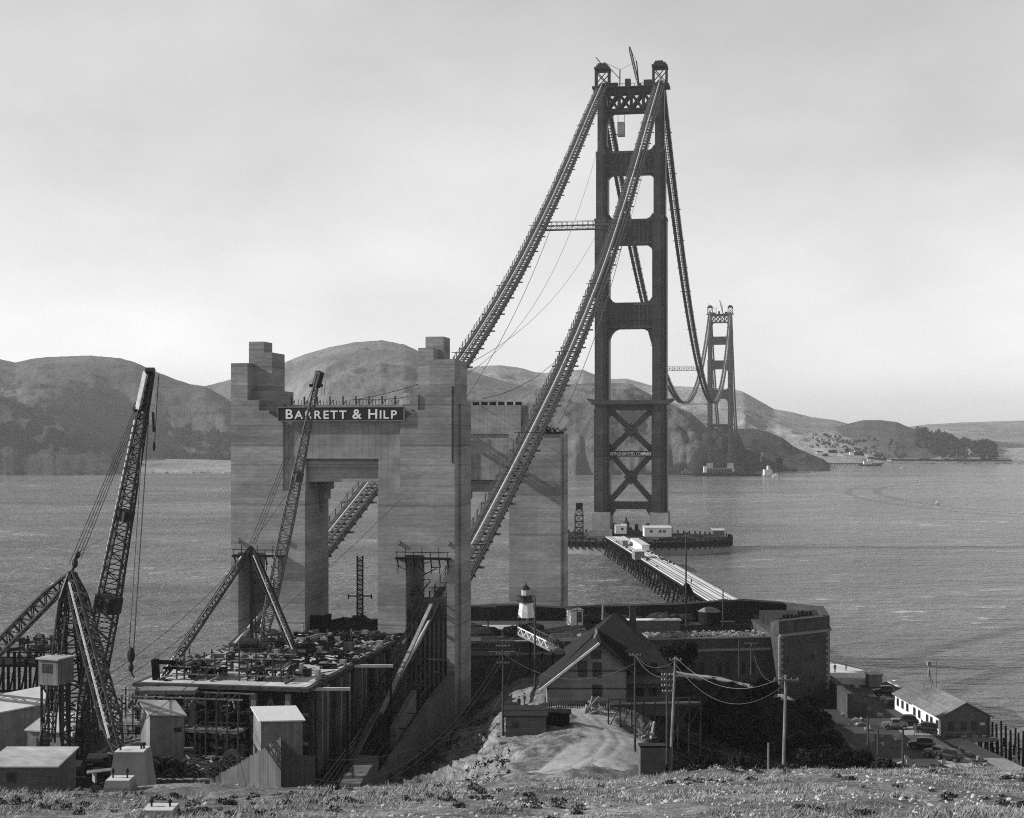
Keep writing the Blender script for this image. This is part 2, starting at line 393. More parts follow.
# ---- far hills, one terrain sheet made of ridge lines
# (column, row) crest points, crest distance, shore distance, tone, gully amplitude, front power, back length
LAY = [
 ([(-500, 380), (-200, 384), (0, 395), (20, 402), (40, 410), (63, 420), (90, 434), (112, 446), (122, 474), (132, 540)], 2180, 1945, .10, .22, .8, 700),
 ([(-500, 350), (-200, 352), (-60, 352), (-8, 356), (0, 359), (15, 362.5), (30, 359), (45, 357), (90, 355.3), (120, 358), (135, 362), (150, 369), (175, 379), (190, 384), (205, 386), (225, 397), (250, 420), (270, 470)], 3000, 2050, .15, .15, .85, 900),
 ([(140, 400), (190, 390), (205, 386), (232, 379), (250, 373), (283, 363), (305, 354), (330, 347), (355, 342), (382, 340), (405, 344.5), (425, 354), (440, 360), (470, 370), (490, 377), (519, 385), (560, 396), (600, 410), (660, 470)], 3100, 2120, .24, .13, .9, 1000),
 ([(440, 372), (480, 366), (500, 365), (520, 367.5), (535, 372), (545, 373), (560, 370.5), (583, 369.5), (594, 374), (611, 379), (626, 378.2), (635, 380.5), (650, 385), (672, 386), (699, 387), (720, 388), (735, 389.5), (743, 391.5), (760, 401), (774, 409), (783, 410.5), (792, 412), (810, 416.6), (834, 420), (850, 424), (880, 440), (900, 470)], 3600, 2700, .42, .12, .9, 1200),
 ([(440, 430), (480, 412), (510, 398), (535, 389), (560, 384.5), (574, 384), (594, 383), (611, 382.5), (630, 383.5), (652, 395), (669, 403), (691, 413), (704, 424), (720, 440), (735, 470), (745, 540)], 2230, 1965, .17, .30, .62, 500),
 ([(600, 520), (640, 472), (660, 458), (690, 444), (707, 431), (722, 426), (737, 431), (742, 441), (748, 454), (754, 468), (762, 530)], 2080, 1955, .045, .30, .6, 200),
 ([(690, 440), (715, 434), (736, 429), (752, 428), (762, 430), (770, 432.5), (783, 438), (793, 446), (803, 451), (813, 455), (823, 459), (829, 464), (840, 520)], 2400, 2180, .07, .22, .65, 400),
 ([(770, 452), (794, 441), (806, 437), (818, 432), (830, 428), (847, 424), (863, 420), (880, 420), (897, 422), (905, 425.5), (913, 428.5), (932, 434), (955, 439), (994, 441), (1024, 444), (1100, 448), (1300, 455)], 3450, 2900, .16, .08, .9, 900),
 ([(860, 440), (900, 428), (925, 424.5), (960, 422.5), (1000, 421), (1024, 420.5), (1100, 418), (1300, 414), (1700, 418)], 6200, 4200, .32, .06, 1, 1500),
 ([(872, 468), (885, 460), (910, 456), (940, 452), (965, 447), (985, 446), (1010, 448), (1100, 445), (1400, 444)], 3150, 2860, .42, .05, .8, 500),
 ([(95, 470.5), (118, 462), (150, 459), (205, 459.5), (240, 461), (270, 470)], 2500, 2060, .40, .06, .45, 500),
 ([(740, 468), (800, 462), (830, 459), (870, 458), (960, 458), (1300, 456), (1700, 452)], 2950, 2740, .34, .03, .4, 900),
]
pxs = np.arange(-380, 1460, 1.7); Ys = 1900*(9000/1900)**(np.linspace(0, 1, 430)**1.25)
PX, YY = np.meshgrid(pxs, Ys); XX = (PX-512)/F*YY
best = np.full(PX.shape, -14.0); tone = np.full(PX.shape, .2)
for li, (cr, yc, ys, tn, amp, pw, back) in enumerate(LAY):
    cx = np.array([a for a, _ in cr]); cy = np.array([b_ for _, b_ in cr])
    row = np.interp(PX, cx, cy, left=600, right=600)
    ycv = yc+80*np.sin(PX/70.0+li*1.7)
    zc = np.maximum(CH-(row-HZ)/F*ycv, -30.)
    ysv = ys+25*(fbm(PX/14+li*5, PX*0+li, 3)-.5)
    if li in (1, 2): ysv = ysv+560*sstep(30, 130, PX)*sstep(330, 280, PX)
    u = np.clip((YY-ysv)/(ycv-ysv), 0, 1)
    warp = fbm(XX/160+li*9, YY/160, 3)*1.4
    gul = fbm(XX/(170 if amp < .2 else 80)+warp, YY/(230 if amp < .2 else 110)+li*3+warp*.6, 6, True, .5)-.5
    z = zc*u**pw + np.clip(zc, 0, 400)*(amp*1.5*gul+.05*(fbm(XX/38, YY/45+li, 5, False, .6)-.5))*np.sin(np.pi*np.clip(u, 0, 1)**.9)
    bk = np.clip((YY-ycv)/back, 0, 2); z = np.where(YY > ycv, np.where(zc > 0, zc*(1-bk**1.6)-zc*.1*bk, zc), z)
    z = np.where(YY < ysv, -14, z); z = np.where(row > 560, -14, z)
    ed = fbm(XX/150, YY/260+z/60+li, 6)
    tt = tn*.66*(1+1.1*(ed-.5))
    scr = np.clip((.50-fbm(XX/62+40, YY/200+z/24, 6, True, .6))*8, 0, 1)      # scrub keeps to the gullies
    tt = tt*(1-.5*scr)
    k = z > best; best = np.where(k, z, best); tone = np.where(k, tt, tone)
m = bpy.data.materials.new('far_hillside'); m.use_nodes = True; n = m.node_tree; p = n.nodes['Principled BSDF']; lk = n.links.new
p.inputs['Roughness'].default_value = .95; p.inputs['Specular IOR Level'].default_value = .1
t = n.nodes.new('ShaderNodeTexCoord'); nn = nzn(.025, (1, .6, 1.5), 10, .7)
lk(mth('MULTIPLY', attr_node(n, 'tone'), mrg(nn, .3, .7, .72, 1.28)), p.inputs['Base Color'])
bb = n.nodes.new('ShaderNodeBump'); bb.inputs['Strength'].default_value = .9; bb.inputs['Distance'].default_value = 14; nn2 = nzn(.11, (1, .7, 1.3), 8, .7); lk(mth('ADD', nn, mth('MULTIPLY', nn2, .3)), bb.inputs['Height']); lk(bb.outputs[0], p.inputs['Normal'])
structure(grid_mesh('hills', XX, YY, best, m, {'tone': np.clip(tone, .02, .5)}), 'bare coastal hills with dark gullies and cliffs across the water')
def far_z(x, y):
    i = int(np.clip(np.searchsorted(Ys, y), 1, len(Ys)-1)); pxx = x/y*F+512; j = int(np.clip((pxx-pxs[0])/1.7, 0, len(pxs)-2))
    return float(best[i, j])

# ---- near ground
CP = []
def c(x, y, z): CP.append((x, y, z))
for x in (-90, -60, -30, 0, 30, 60, 90): c(x, -25, 55); c(x, 0, 51.3)
for px, y40 in ((-200, 795), (0, 795), (140, 795), (230, 794), (300, 795), (350, 799), (420, 797), (500, 795), (600, 792), (680, 788), (740, 786), (860, 784), (1024, 783), (1250, 783)):
    c(X(px, 27), 27, Z(818, 27)+.02); c(X(px, 40), 40, Z(y40, 40)+.1)
for px, yy in ((640, 777), (700, 773), (780, 774), (860, 772), (950, 768), (1024, 768), (1200, 768)): c(X(px, 55), 55, Z(yy, 55))
for px in (-300, 0, 140, 230, 300): c(X(px, 60), 60, 35.5)
for px in (-400, -100, 100, 200, 290): c(X(px, 88), 88, 24.5); c(X(px, 106), 106, 18.3)
for x in (-110, -85, -70, -60, -50, -42): c(x, 125, 18); c(x, 150, 18); c(x, 166, 17.5); c(x, 182, 10); c(x, 200, -2); c(x, 225, -6)
for x in (-36, -28): c(x, 125, 17); c(x, 145, 16.5)
for x in (-45, -35, -28): c(x, 175, 13); c(x, 200, 13); c(x, 225, 14)
c(-23, 60, 34.5); c(-20, 85, 25); c(-22, 110, 19); c(-21, 135, 14)
for x, y, z in ((-22, 150, 11), (-19, 168, 9), (-15, 185, 8), (-11, 200, 8), (-8, 215, 8), (-18, 215, 10), (-13, 230, 7), (-12, 250, 4), (-5, 160, 11)): c(x, y, z)
c(-8, 60, 36.8); c(-10, 90, 28); c(-9, 115, 22.5)
for px, y, py in ((560, 205, 705), (565, 190, 717), (590, 170, 734), (600, 150, 757), (590, 130, 769), (590, 110, 778), (570, 70, 789), (530, 185, 722), (530, 160, 748), (540, 130, 770), (520, 110, 779), (480, 110, 781), (500, 70, 792), (625, 150, 762), (500, 195, 712), (493, 178, 740), (470, 160, 768), (640, 110, 781)): c(X(px, y), y, Z(py, y))
c(X(480, 195), 195, 10.5); c(X(468, 180), 180, 10)
for px, y, z in ((600, 200, 15.8), (545, 215, 15.5), (520, 218, 16), (512, 230, 13), (640, 195, 15), (640, 215, 15), (665, 180, 14), (655, 150, 18.5), (690, 150, 13), (690, 110, 23.5), (740, 110, 21), (740, 150, 10), (740, 185, 4.5), (700, 185, 7), (700, 215, 8), (760, 215, 5.5), (660, 236, 14.8), (720, 236, 13.0), (720, 228, 12.2), (750, 236, 11.8), (790, 236, 9.9), (790, 229, 9), (660, 228, 14), (700, 222, 9), (740, 222, 6.5), (700, 250, 6), (760, 250, 5), (830, 250, 4), (640, 250, 7), (580, 240, 7), (540, 245, 6), (820, 160, 14), (860, 160, 12), (820, 190, 10.5), (850, 190, 7), (800, 215, 9), (825, 220, 7), (800, 130, 18), (860, 130, 19), (700, 80, 33.0), (800, 80, 31), (900, 80, 32), (1000, 80, 32), (950, 110, 22), (950, 150, 9), (1024, 150, 10), (1024, 110, 22), (1150, 110, 20)): c(X(px, y), y, z)
for x, y in ((52, 215), (58, 205), (62, 215), (70, 205), (56, 235), (62, 250), (68, 235), (70, 255), (62, 265), (66, 280), (68, 295), (71, 215), (71, 280), (66, 310), (60, 190), (68, 190)): c(x, y, 4)
for x, y in ((76, 200), (88, 170), (110, 150)): c(x, y, 0)
for x, y in ((78, 214), (77, 224), (78, 240), (79, 205), (84, 190), (79, 255), (81, 270)): c(x, y, -5)
for x, y in ((84, 222), (83, 240), (82, 260), (80, 280), (77, 300), (76, 318), (80, 340), (100, 240), (100, 190), (130, 160), (100, 280), (60, 335), (30, 335), (0, 345), (-30, 300), (-20, 275), (-40, 250), (-60, 235), (140, 200), (140, 300), (0, 360), (-90, 240), (-130, 225), (-140, 300)): c(x, y, -6)
for x, y in ((0, 255), (20, 262), (40, 270), (55, 280), (20, 290), (45, 300), (15, 322), (5, 318)): c(x, y, 4)
CP = np.array(CP, float)
_d = np.hypot(CP[:, None, 0]-CP[None, :, 0], CP[:, None, 1]-CP[None, :, 1])
_A = np.zeros((len(CP)+1,)*2); _A[:-1, :-1] = -_d + np.eye(len(CP))*-.6*-1; _A[:-1, -1] = 1; _A[-1, :-1] = 1
_w = np.linalg.solve(_A, np.append(CP[:, 2], 0))
def Hs(x, y):
    x = np.asarray(x, float); y = np.asarray(y, float); s = np.full(x.shape, _w[-1])
    for i in range(len(CP)): s += -_w[i]*np.hypot(x-CP[i, 0], y-CP[i, 1])
    return s
def sstep(a, b_, v): u = np.clip((v-a)/(b_-a), 0, 1); return u*u*(3-2*u)
ROAD = [(X(a, y), y) for a, y in ((520, 206), (548, 204), (583, 196), (606, 182), (613, 168), (596, 152), (556, 138), (508, 124), (455, 112))]
PATH = [(X(a, y), y) for a, y in ((655, 233), (690, 235), (735, 236), (792, 235), (815, 236))]
def pdist(x, y, P_):
    d_ = np.full(np.shape(x), 1e9)
    for (x0, y0), (x1, y1) in zip(P_, P_[1:]):
        dx, dy = x1-x0, y1-y0; u = np.clip(((x-x0)*dx+(y-y0)*dy)/(dx*dx+dy*dy), 0, 1); d_ = np.minimum(d_, np.hypot(x-x0-u*dx, y-y0-u*dy))
    return d_
def road_mask(x, y):
    n_ = (fbm(x/1.8+3, y/2.5, 4)-.5)*2.4
    a = sstep(3.6, 2.6, pdist(x, y, ROAD)+n_-1.2*sstep(175, 155, y)*sstep(115, 135, y)); b_ = sstep(3.6, 2.8, pdist(x, y, PATH)+n_*.7)
    return np.maximum(a, b_)
def Hn(x, y):
    x = np.asarray(x, float); y = np.asarray(y, float); h = Hs(x, y)
    # level yard and level parking lot
    yard = sstep(-38, -43, x)*sstep(104, 110, y)*sstep(172, 167, y)
    lot = sstep(50, 55, x)*sstep(203, 209, y)*sstep(75, 72, x)*sstep(312, 305, y)
    h = h*(1-yard)+18*yard; h = h*(1-lot)+4*lot
    calm = 1-.9*np.maximum(yard, lot)
    rough = np.clip(.25+ y/140, .25, 1.1)
    rd = road_mask(x, y)
    calm = calm*(1-.6*rd)
    h = h+(fbm(x/9, y/9, 5)-.5)*1.6*rough*calm+(fbm(x/3.1, y/3.1, 5, True)-.5)*.9*calm*sstep(60, 90, y)+(fbm(x/2.2+5, y/2.2, 4)-.5)*.35*calm
    gl = sstep(-20, -15, x)*sstep(3, -3, x)*sstep(125, 150, y)*sstep(215, 200, y)
    h = h+gl*(fbm((x*.9+y*.45)/1.6, (y*.9-x*.45)/9, 5, True)-.5)*3.4*(1-rd)
    return h
def H(x, y): return float(Hn(np.array([x]), np.array([y]))[0])
rows = np.concatenate([np.arange(-25, 20, 1.5), np.arange(20, 62, .28), np.arange(62, 110, .6), np.arange(110, 250, .75), np.arange(250, 380, 1.5)])
us = np.linspace(-1, 1, 620)
YY, U = np.meshgrid(rows, us, indexing='ij'); XX = U*(26+.46*np.clip(YY, 0, 999))
XX = np.where(YY < 20, U*(26+.46*20)*1.0, XX)
ZZ = Hn(XX, YY)
scr = np.zeros_like(XX)
scr = np.maximum(scr, 1.25*sstep(62, 84, YY)*sstep(17+0*YY, 22, XX/YY*205))          # dark brush in the hollow right of the road, the bank's shade painted in
scr = np.maximum(scr, sstep(212, 222, YY)*sstep(262, 240, YY)*.6)
scr = np.maximum(scr, .8*sstep(60, 75, YY)*sstep(-8, -14, XX/YY*205))
lotm = sstep(50, 55, XX)*sstep(203, 209, YY); scr = np.where(lotm > .5, .55, scr)
yardm = sstep(-38, -43, XX)*sstep(100, 110, YY); scr = np.where(yardm > .5, .25, scr)
scr = np.clip(scr+(fbm(XX/5, YY/5, 5)-.5)*1.0*(scr > .02), 0, 1)
m = bpy.data.materials.new('near_ground'); m.use_nodes = True; n = m.node_tree; p = n.nodes['Principled BSDF']; lk = n.links.new
p.inputs['Roughness'].default_value = .95; p.inputs['Specular IOR Level'].default_value = .1
t = n.nodes.new('ShaderNodeTexCoord'); n1 = nzn(.6, (1, 1, 1), 10, .72); n2 = nzn(4.0, (1, 1, 1), 8, .7); n3 = nzn(.12, (1, 1, 1), 5, .6); n4 = nzn(16.0, (1, 1, 1), 6, .75)
v = mth('MULTIPLY', mrg(n1, .35, .65, .07, .27), mrg(n2, .35, .65, .55, 1.45)); v = mth('MULTIPLY', mth('MULTIPLY', v, mrg(n3, .35, .65, .7, 1.25)), mrg(n4, .35, .65, .6, 1.4))
mx = n.nodes.new('ShaderNodeMix'); mx.data_type = 'FLOAT'; lk(attr_node(n, 'scrub'), mx.inputs[0]); lk(v, mx.inputs[2]); lk(mrg(n1, .35, .65, .008, .03), mx.inputs[3])
my = n.nodes.new('ShaderNodeMix'); my.data_type = 'FLOAT'; lk(attr_node(n, 'road'), my.inputs[0]); lk(mx.outputs[0], my.inputs[2]); lk(mth('MULTIPLY', mrg(n1, .3, .7, .26, .40), mrg(n2, .3, .7, .8, 1.2)), my.inputs[3])
lk(my.outputs[0], p.inputs['Base Color'])
bb = n.nodes.new('ShaderNodeBump'); bb.inputs['Strength'].default_value = .8; bb.inputs['Distance'].default_value = .25
lk(mth('ADD', n1, mth('MULTIPLY', n2, .4)), bb.inputs['Height']); lk(bb.outputs[0], p.inputs['Normal'])
rm = road_mask(XX, YY); ZZ = ZZ-.09*rm*(pdist(XX, YY, ROAD) > .5)*(pdist(XX, YY, ROAD) < 1.1)
qm = (rm[:-1, :-1]+rm[1:, 1:]) > 1.0; isp = (YY[:-1, :-1] > 220)
AT = {'scrub': np.clip(scr, 0, 1), 'road': rm}
structure(grid_mesh('ground', XX, YY, ZZ, m, AT, fm=~qm), 'rough dry bluff dropping from the camera to the shore')
structure(grid_mesh('road', XX, YY, ZZ, m, AT, fm=qm & ~isp), 'pale rutted dirt road winding down past the shed')
structure(grid_mesh('path', XX, YY, ZZ, m, AT, fm=qm & isp), 'pale path along the bank below the fort wall')

b = MB()
m_ = [(51, 214), (56, 207), (73, 206), (72.8, 226), (73.4, 245), (75, 262), (75, 275), (73, 300), (69, 312), (62, 312), (60, 285), (60.5, 268), (57, 262), (52, 250)]
b.prism(m_, 3.2, 4.35)
structure(b.build('parking_lot', 'asphalt'), 'level asphalt lot beside the shore')
b = MB(); b.prism([(64, 206), (69.5, 206), (68, 240), (64, 240)], 4.3, 4.36)
structure(b.build('road', 'dirt_road'), 'pale worn roadway crossing the parking lot')
b = MB(); rr = random.Random(90)
SH = [(79, 250), (78.5, 262), (80, 275), (79.5, 288), (77, 302), (78, 236), (80, 224)]
for i in range(520):
    q = SH[rr.randrange(len(SH)-1)]; x = q[0]+abs(rr.gauss(0, 2.2)); y = q[1]+rr.uniform(-8, 8); r_ = rr.uniform(.15, .8)
    n_ = rr.randint(5, 8); b.add([(x+r_*rr.uniform(.6, 1.6)*math.cos(6.28*k/n_), y+r_*1.6*rr.uniform(.6, 1.6)*math.sin(6.28*k/n_), .03+i*.0001) for k in range(n_)], [tuple(range(n_))])
tag(b.build('surf_foam', 'foam', origin=(79, 260, 0)), 'broken white surf foam along the shore beside the parking lot', 'surf foam', kind='stuff')
# ================================================================ BRIDGE
BA = -math.asin(.177); BU = Vector((.177, .9842, 0)); BN = Vector((.9842, -.177, 0)); T0 = Vector((57, 681, 0))
def BR(s, t, z): v = T0+BU*t+BN*s; return (v.x, v.y, z)
def BMB(): return MB((57, 681, 0), BA)
def to_st(x, y): d = Vector((x, y, 0))-T0; return d.dot(BN), d.dot(BU)
ZL = [(17, 66, 7.3, 12.8), (66, 157, 6.8, 12), (157, 189, 5.6, 10.5), (189, 219, 4.4, 8)]
def steel_tower(t, label, near):
    th = thing('bridge_tower', label, 'bridge tower', BR(0, t, 0), 'steel towers of the bridge')
    for sg in (-1, 1):
        c_ = 13.7*sg; b = BMB()
        for z0, z1, wd, dp in ZL:
            b.box(c_-wd*.5, c_+wd*.5, t-dp*.36, t+dp*.36, z0, z1)
            b.box(c_-wd*.34, c_+wd*.34, t-dp*.5, t+dp*.5, z0, z1+.6)
            b.box(c_-wd*.12, c_+wd*.12, t-dp*.5-.25, t+dp*.5+.25, z0, z1-1.5)
            b.box(c_-wd*.53, c_+wd*.53, t-dp*.38, t+dp*.38, z1-1.1, z1-.1)
        b.build('leg', 'steel', th)
        b = BMB(); b.frus(c_, t, 9, 17, 8.8, 16.5, 8.4, 15.5); b.frus(c_, t, 1, 9, 11.4, 21.5, 11.0, 20.5)
        b.build('pedestal', 'pier_concrete', th)
        # saddle cage
        b = BMB(); x0, x1 = c_-3.1, c_+3.1
        for x in (x0, x1):
            for y in (t-3.5, t, t+3.5): b.beam((x, y, 219.6), (x, y, 229.5), .7)
        for y in (t-3.5, t+3.5):
            b.beam((x0, y, 221), (x1, y, 228), .4); b.beam((x1, y, 221), (x0, y, 228), .4)
        b.box(x0-.6, x1+.6, t-4.2, t+4.2, 228.4, 229.3); b.box(x0+.3, x1-.3, t-3, t+3, 229.3, 230.6); b.box(x0+.8, x1-1.6, t-2, t+2, 230.6, 231.6)
        b.box(x0-1.5, x1+1.5, t-5, t+5, 219.1, 220)
        b.build('saddle_cage', 'dark_steel', th)
        b = BMB(); b.hprism([(t-5, 219.9), (t-3.5, 221.3), (t, 222.6), (t+3.5, 221.3), (t+5, 219.9)], c_-1.2, c_+1.2); b.build('saddle', 'dark_steel', th)
    for z0, z1, gap, br in ((178, 189, 11.2, 4), (144.5, 156.5, 10.5, 5), (104.4, 116.8, 10.3, 7)):
        b = BMB(); b.box(-gap-.2, gap+.2, t-3.2, t+3.2, z0, z1)
        b.box(-gap-.1, gap+.1, t-3.7, t+3.7, z1-1.4, z1-.1); b.box(-gap-.1, gap+.1, t-3.7, t+3.7, z0+.1, z0+1.3)
        for i in range(9):
            x = -gap+2.2+i*(2*gap-4.4)/8; b.box(x-.35, x+.35, t-3.6, t-3.1, z0+1.3, z1-1.4); b.box(x-.35, x+.35, t+3.1, t+3.6, z0+1.3, z1-1.4)
        for sg in (-1, 1):           # curved stepped brackets below, small fillets above
            q = [(sg*gap, z0+.05)]+[(sg*(gap-(br*.75)*(1-math.sin(a)) ), z0-br*(1-math.cos(a))*1.0) for a in [math.pi/2*k/8 for k in range(9)]]
            q = q if sg < 0 else q[::-1]
            b.vprism(q, t-2.6, t+2.6)
            q = [(sg*gap, z1-.05), (sg*(gap-3.2), z1-.05), (sg*(gap-1.4), z1+.8), (sg*gap, z1+2.8)]
            b.vprism(q if sg > 0 else q[::-1], t-2.6, t+2.6)
        b.build('portal_strut', 'steel', th)
    b = BMB()            # latticed top strut
    b.box(-11.6, 11.6, t-3, t+3, 216.6, 219.1); b.box(-11.6, 11.6, t-3, t+3, 207.6, 209.4)
    for i in range(4):
        x0 = -11.6+i*5.8; x1 = x0+5.8
        for yy in (t-2.6, t+2.6):
            b.beam((x0, yy, 209), (x1, yy, 217), 1.1, 1.0); b.beam((x1, yy, 209), (x0, yy, 217), 1.1, 1.0)
            if i: b.box(x0-.5, x0+.5, yy-.4, yy+.4, 209, 217)
    for sg in (-1, 1):
        b.vprism([(sg*11.6, 207.6), (sg*8.2, 207.6), (sg*10.6, 205), (sg*11.6, 201)][::(1 if sg < 0 else -1)], t-2.4, t+2.4)
    b.build('top_truss', 'dark_steel', th)
    b = BMB(); b.box(-18.4, 18.4, t-7.6, t+7.6, 68.2, 70.2); b.box(-11.4, 11.4, t-2.4, t+2.4, 65.5, 68.4)
    for sg in (-1, 1):
        b.vprism([(sg*17.4, 68.2), (sg*20.5, 70.6), (sg*20.5, 71.2), (sg*17.4, 70.6)][::(1 if sg < 0 else -1)], t-7, t+7)
    b.build('deck_strut', 'steel', th)
    for z0, z1 in ((66, 46.2), (45.2, 22)):
        for sg in (-1, 1):
            b = BMB(); b.beam((sg*10.2, t-1.2*sg*.2, z0), (-sg*10.2, t-1.2*sg*.2, z1), 2.7, 2.5, up=(BU.x*0, 1, 0)); b.build('cross_brace', 'steel', th)
        b = BMB(); zc = (z0+z1)/2; b.vprism([(-3.4, zc), (0, zc-3.6), (3.4, zc), (0, zc+3.6)], t-1.7, t+1.7)
        for sg in (-1, 1):
            for z_ in (z0, z1): b.vprism([(sg*10.4, z_-3.8), (sg*8.2, z_-2.2), (sg*8.2, z_+2.2), (sg*10.4, z_+3.8)][::(1 if sg < 0 else -1)], t-1.6, t+1.6)
        b.build('gusset', 'steel', th)
    b = BMB(); b.box(-10.6, 10.6, t-2.4, t+2.4, 18.4, 22)
    for sg in (-1, 1): b.vprism([(sg*10.3, 14), (sg*8.8, 15.5), (sg*7, 18.45), (sg*10.3, 18.45)][::(1 if sg < 0 else -1)], t-2.2, t+2.2)
    b.build('bottom_strut', 'steel', th)
    # working deck and clutter on top of the tower
    b = BMB(); b.box(-16, 16, t-4.5, t+4.5, 219.05, 219.5)
    for x, w_, h in ((-8, 3.5, 2.4), (-1.5, 2.6, 4), (8, 3.8, 3.2), (4, 1.8, 1.6), (-11, 2, 3)): b.box(x-w_/2, x+w_/2, t-2.4, t+1, 219.5, 219.5+h)
    for i in range(17): b.beam((-16+i*2, t-4.4, 219.5), (-16+i*2, t-4.4, 220.7), .18)
    b.beam((-16, t-4.4, 220.7), (16, t-4.4, 220.7), .18)
    b.build('working_platform', 'dark_steel', th)
    return th
south = steel_tower(0, 'nearer and much larger dark steel suspension tower rising from the oval fender in mid channel', 1)
north = steel_tower(1280, 'farther and smaller steel suspension tower at the foot of the rocky headland', 0)
# small derricks on the tower tops
def top_derrick(t, label, big=1):
    th = thing('derrick', label, 'derrick', BR(2, t, 219.5), 'small derricks on the tower tops')
    b = BMB(); b.beam((3.8, t, 219.5), (2.6, t-1, 232), .55); b.beam((-5.5, t, 219.5), (-5.4, t, 228.5), .5); b.build('mast', 'dark_steel', th)
    b = BMB(); lattice(b, BRl(3.2, t, 222), BRl(-.6, t-3, 238.5*1.0), .4, 1.0, .4, 12, .28, .16); b.beam((-13, t, 232.5), (-5.4, t-1, 224), .35); b.beam((-17, t, 235), (-13, t, 230), .4); b.build('boom', 'dark_steel', th)
    b = BMB(); b.tube((2.6, t-1, 232), (-.6, t-3, 238.5), .1, 4); b.tube((-13, t, 232.5), (-5.4, t, 228.5), .1, 4); b.tube((-5.4, t, 228.5), (2.6, t-1, 232), .08, 4); b.build('guy_line', 'wire', th)
    return th
def BRl(s, t, z): return (s, t, z)
top_derrick(0, 'small derrick with a thin upright boom on top of the nearer tower')
top_derrick(1280, 'tiny derrick on top of the farther tower')
# hanging stage under the top truss
th = thing('work_cage', 'small pale hanging cage below the top truss of the nearer tower', 'work cage', BR(-4.5, -2, 200))
b = BMB(); b.box(-6.3, -2.9, -3.5, -.5, 196.2, 202.8); b.build('cage', 'grey_timber', th)
b = BMB()
for x in (-6.1, -3.1): b.tube((x, -2, 202.8), (x, -2, 207.6), .12, 4)
b.build('hanger', 'wire', th)

# sign on the nearer tower
th = thing('steel_company_sign', 'long narrow black sign with white lettering hung across the cross bracing of the nearer tower', 'sign', BR(0, -3.2, 45))
b = BMB(); b.box(-10.6, 10.6, -3.3, -3.0, 43.4, 46.1); b.build('board', 'sign_black', th)
b = BMB(); g = 'BETHLEHEM STEEL COMPANY'
tmp = MB(); wd = text_to(tmp, g, 2.1, lambda x, y, z: (x, y, z)); k = 19.6/wd
text_to(b, g, 2.1, lambda x, y, z: (-9.8+x*k, -3.36, 44.0+y*1.05), .012); b.build('lettering', 'white_paint', th)

# ---- cables
SP = [(150, 7.5), (168, 11.6), (185, 15.8), (200, 19.9), (224, 27.0), (240, 31.8), (256, 36.7), (284, 45.7), (318, 57.0), (356, 70.3), (400, 87.2), (450, 108.2), (508, 135.4), (550, 156.4), (590, 177.0), (632, 199.0), (678.6, 222.8)]
def span_side(z0=0):
    pts = []
    for i in range(len(SP)-1):
        p0 = SP[max(i-1, 0)]; p1 = SP[i]; p2 = SP[i+1]; p3 = SP[min(i+2, len(SP)-1)]
        for j in range(6):
            u = j/6; f = lambda k: .5*((2*p1[k])+(p2[k]-p0[k])*u+(2*p0[k]-5*p1[k]+4*p2[k]-p3[k])*u*u+(3*p1[k]-p0[k]-3*p2[k]+p3[k])*u**3)
            pts.append((f(0), f(1)))
    pts.append(SP[-1]); return [((y-678.6)/.9842, z) for y, z in pts]      # (t, z)
SIDE = span_side()
MAIN = [(t_, 85.5+(221.6-85.5)*((t_-640)/640)**2) for t_ in np.linspace(0, 1280, 97)]
NORTH = [(1280+t_, 221.6-t_*.62+t_*t_*.00043) for t_ in np.linspace(0, 343, 20)]
def sideway(path, s):
    return [Vector(BR(s, t_, z_)) for t_, z_ in path]
def interp(path, t_):
    for (a, z0), (b_, z1) in zip(path, path[1:]):
        if a <= t_ <= b_: return z0+(z1-z0)*(t_-a)/(b_-a)
    return path[-1][1]
def cable(s, label):
    th = thing('suspension_cable', label, 'cable', BR(s, 0, 221.6), 'main cables of the bridge')
    for path in ([q for q in SIDE if q[0] > -494], MAIN, NORTH):
        b = MB(); b.sweep([tuple(p) for p in sideway(path, s)], .27, 8); b.build('cable_span', 'cable', th, smooth=True)
    b = MB(); z1 = interp(SIDE, -494)
    for i in range(7): b.tube(BR(s, -494, z1), BR(s+(i-3)*.75, -533, 7.5+abs(i-3)*.4), .09, 4)
    b.build('splayed_strands', 'rope', th)
    return th
cable(-13.7, 'pale main cable on the left side of the bridge, farther from the viewer')
cable(13.7, 'pale main cable on the right side of the bridge, nearer to the viewer')
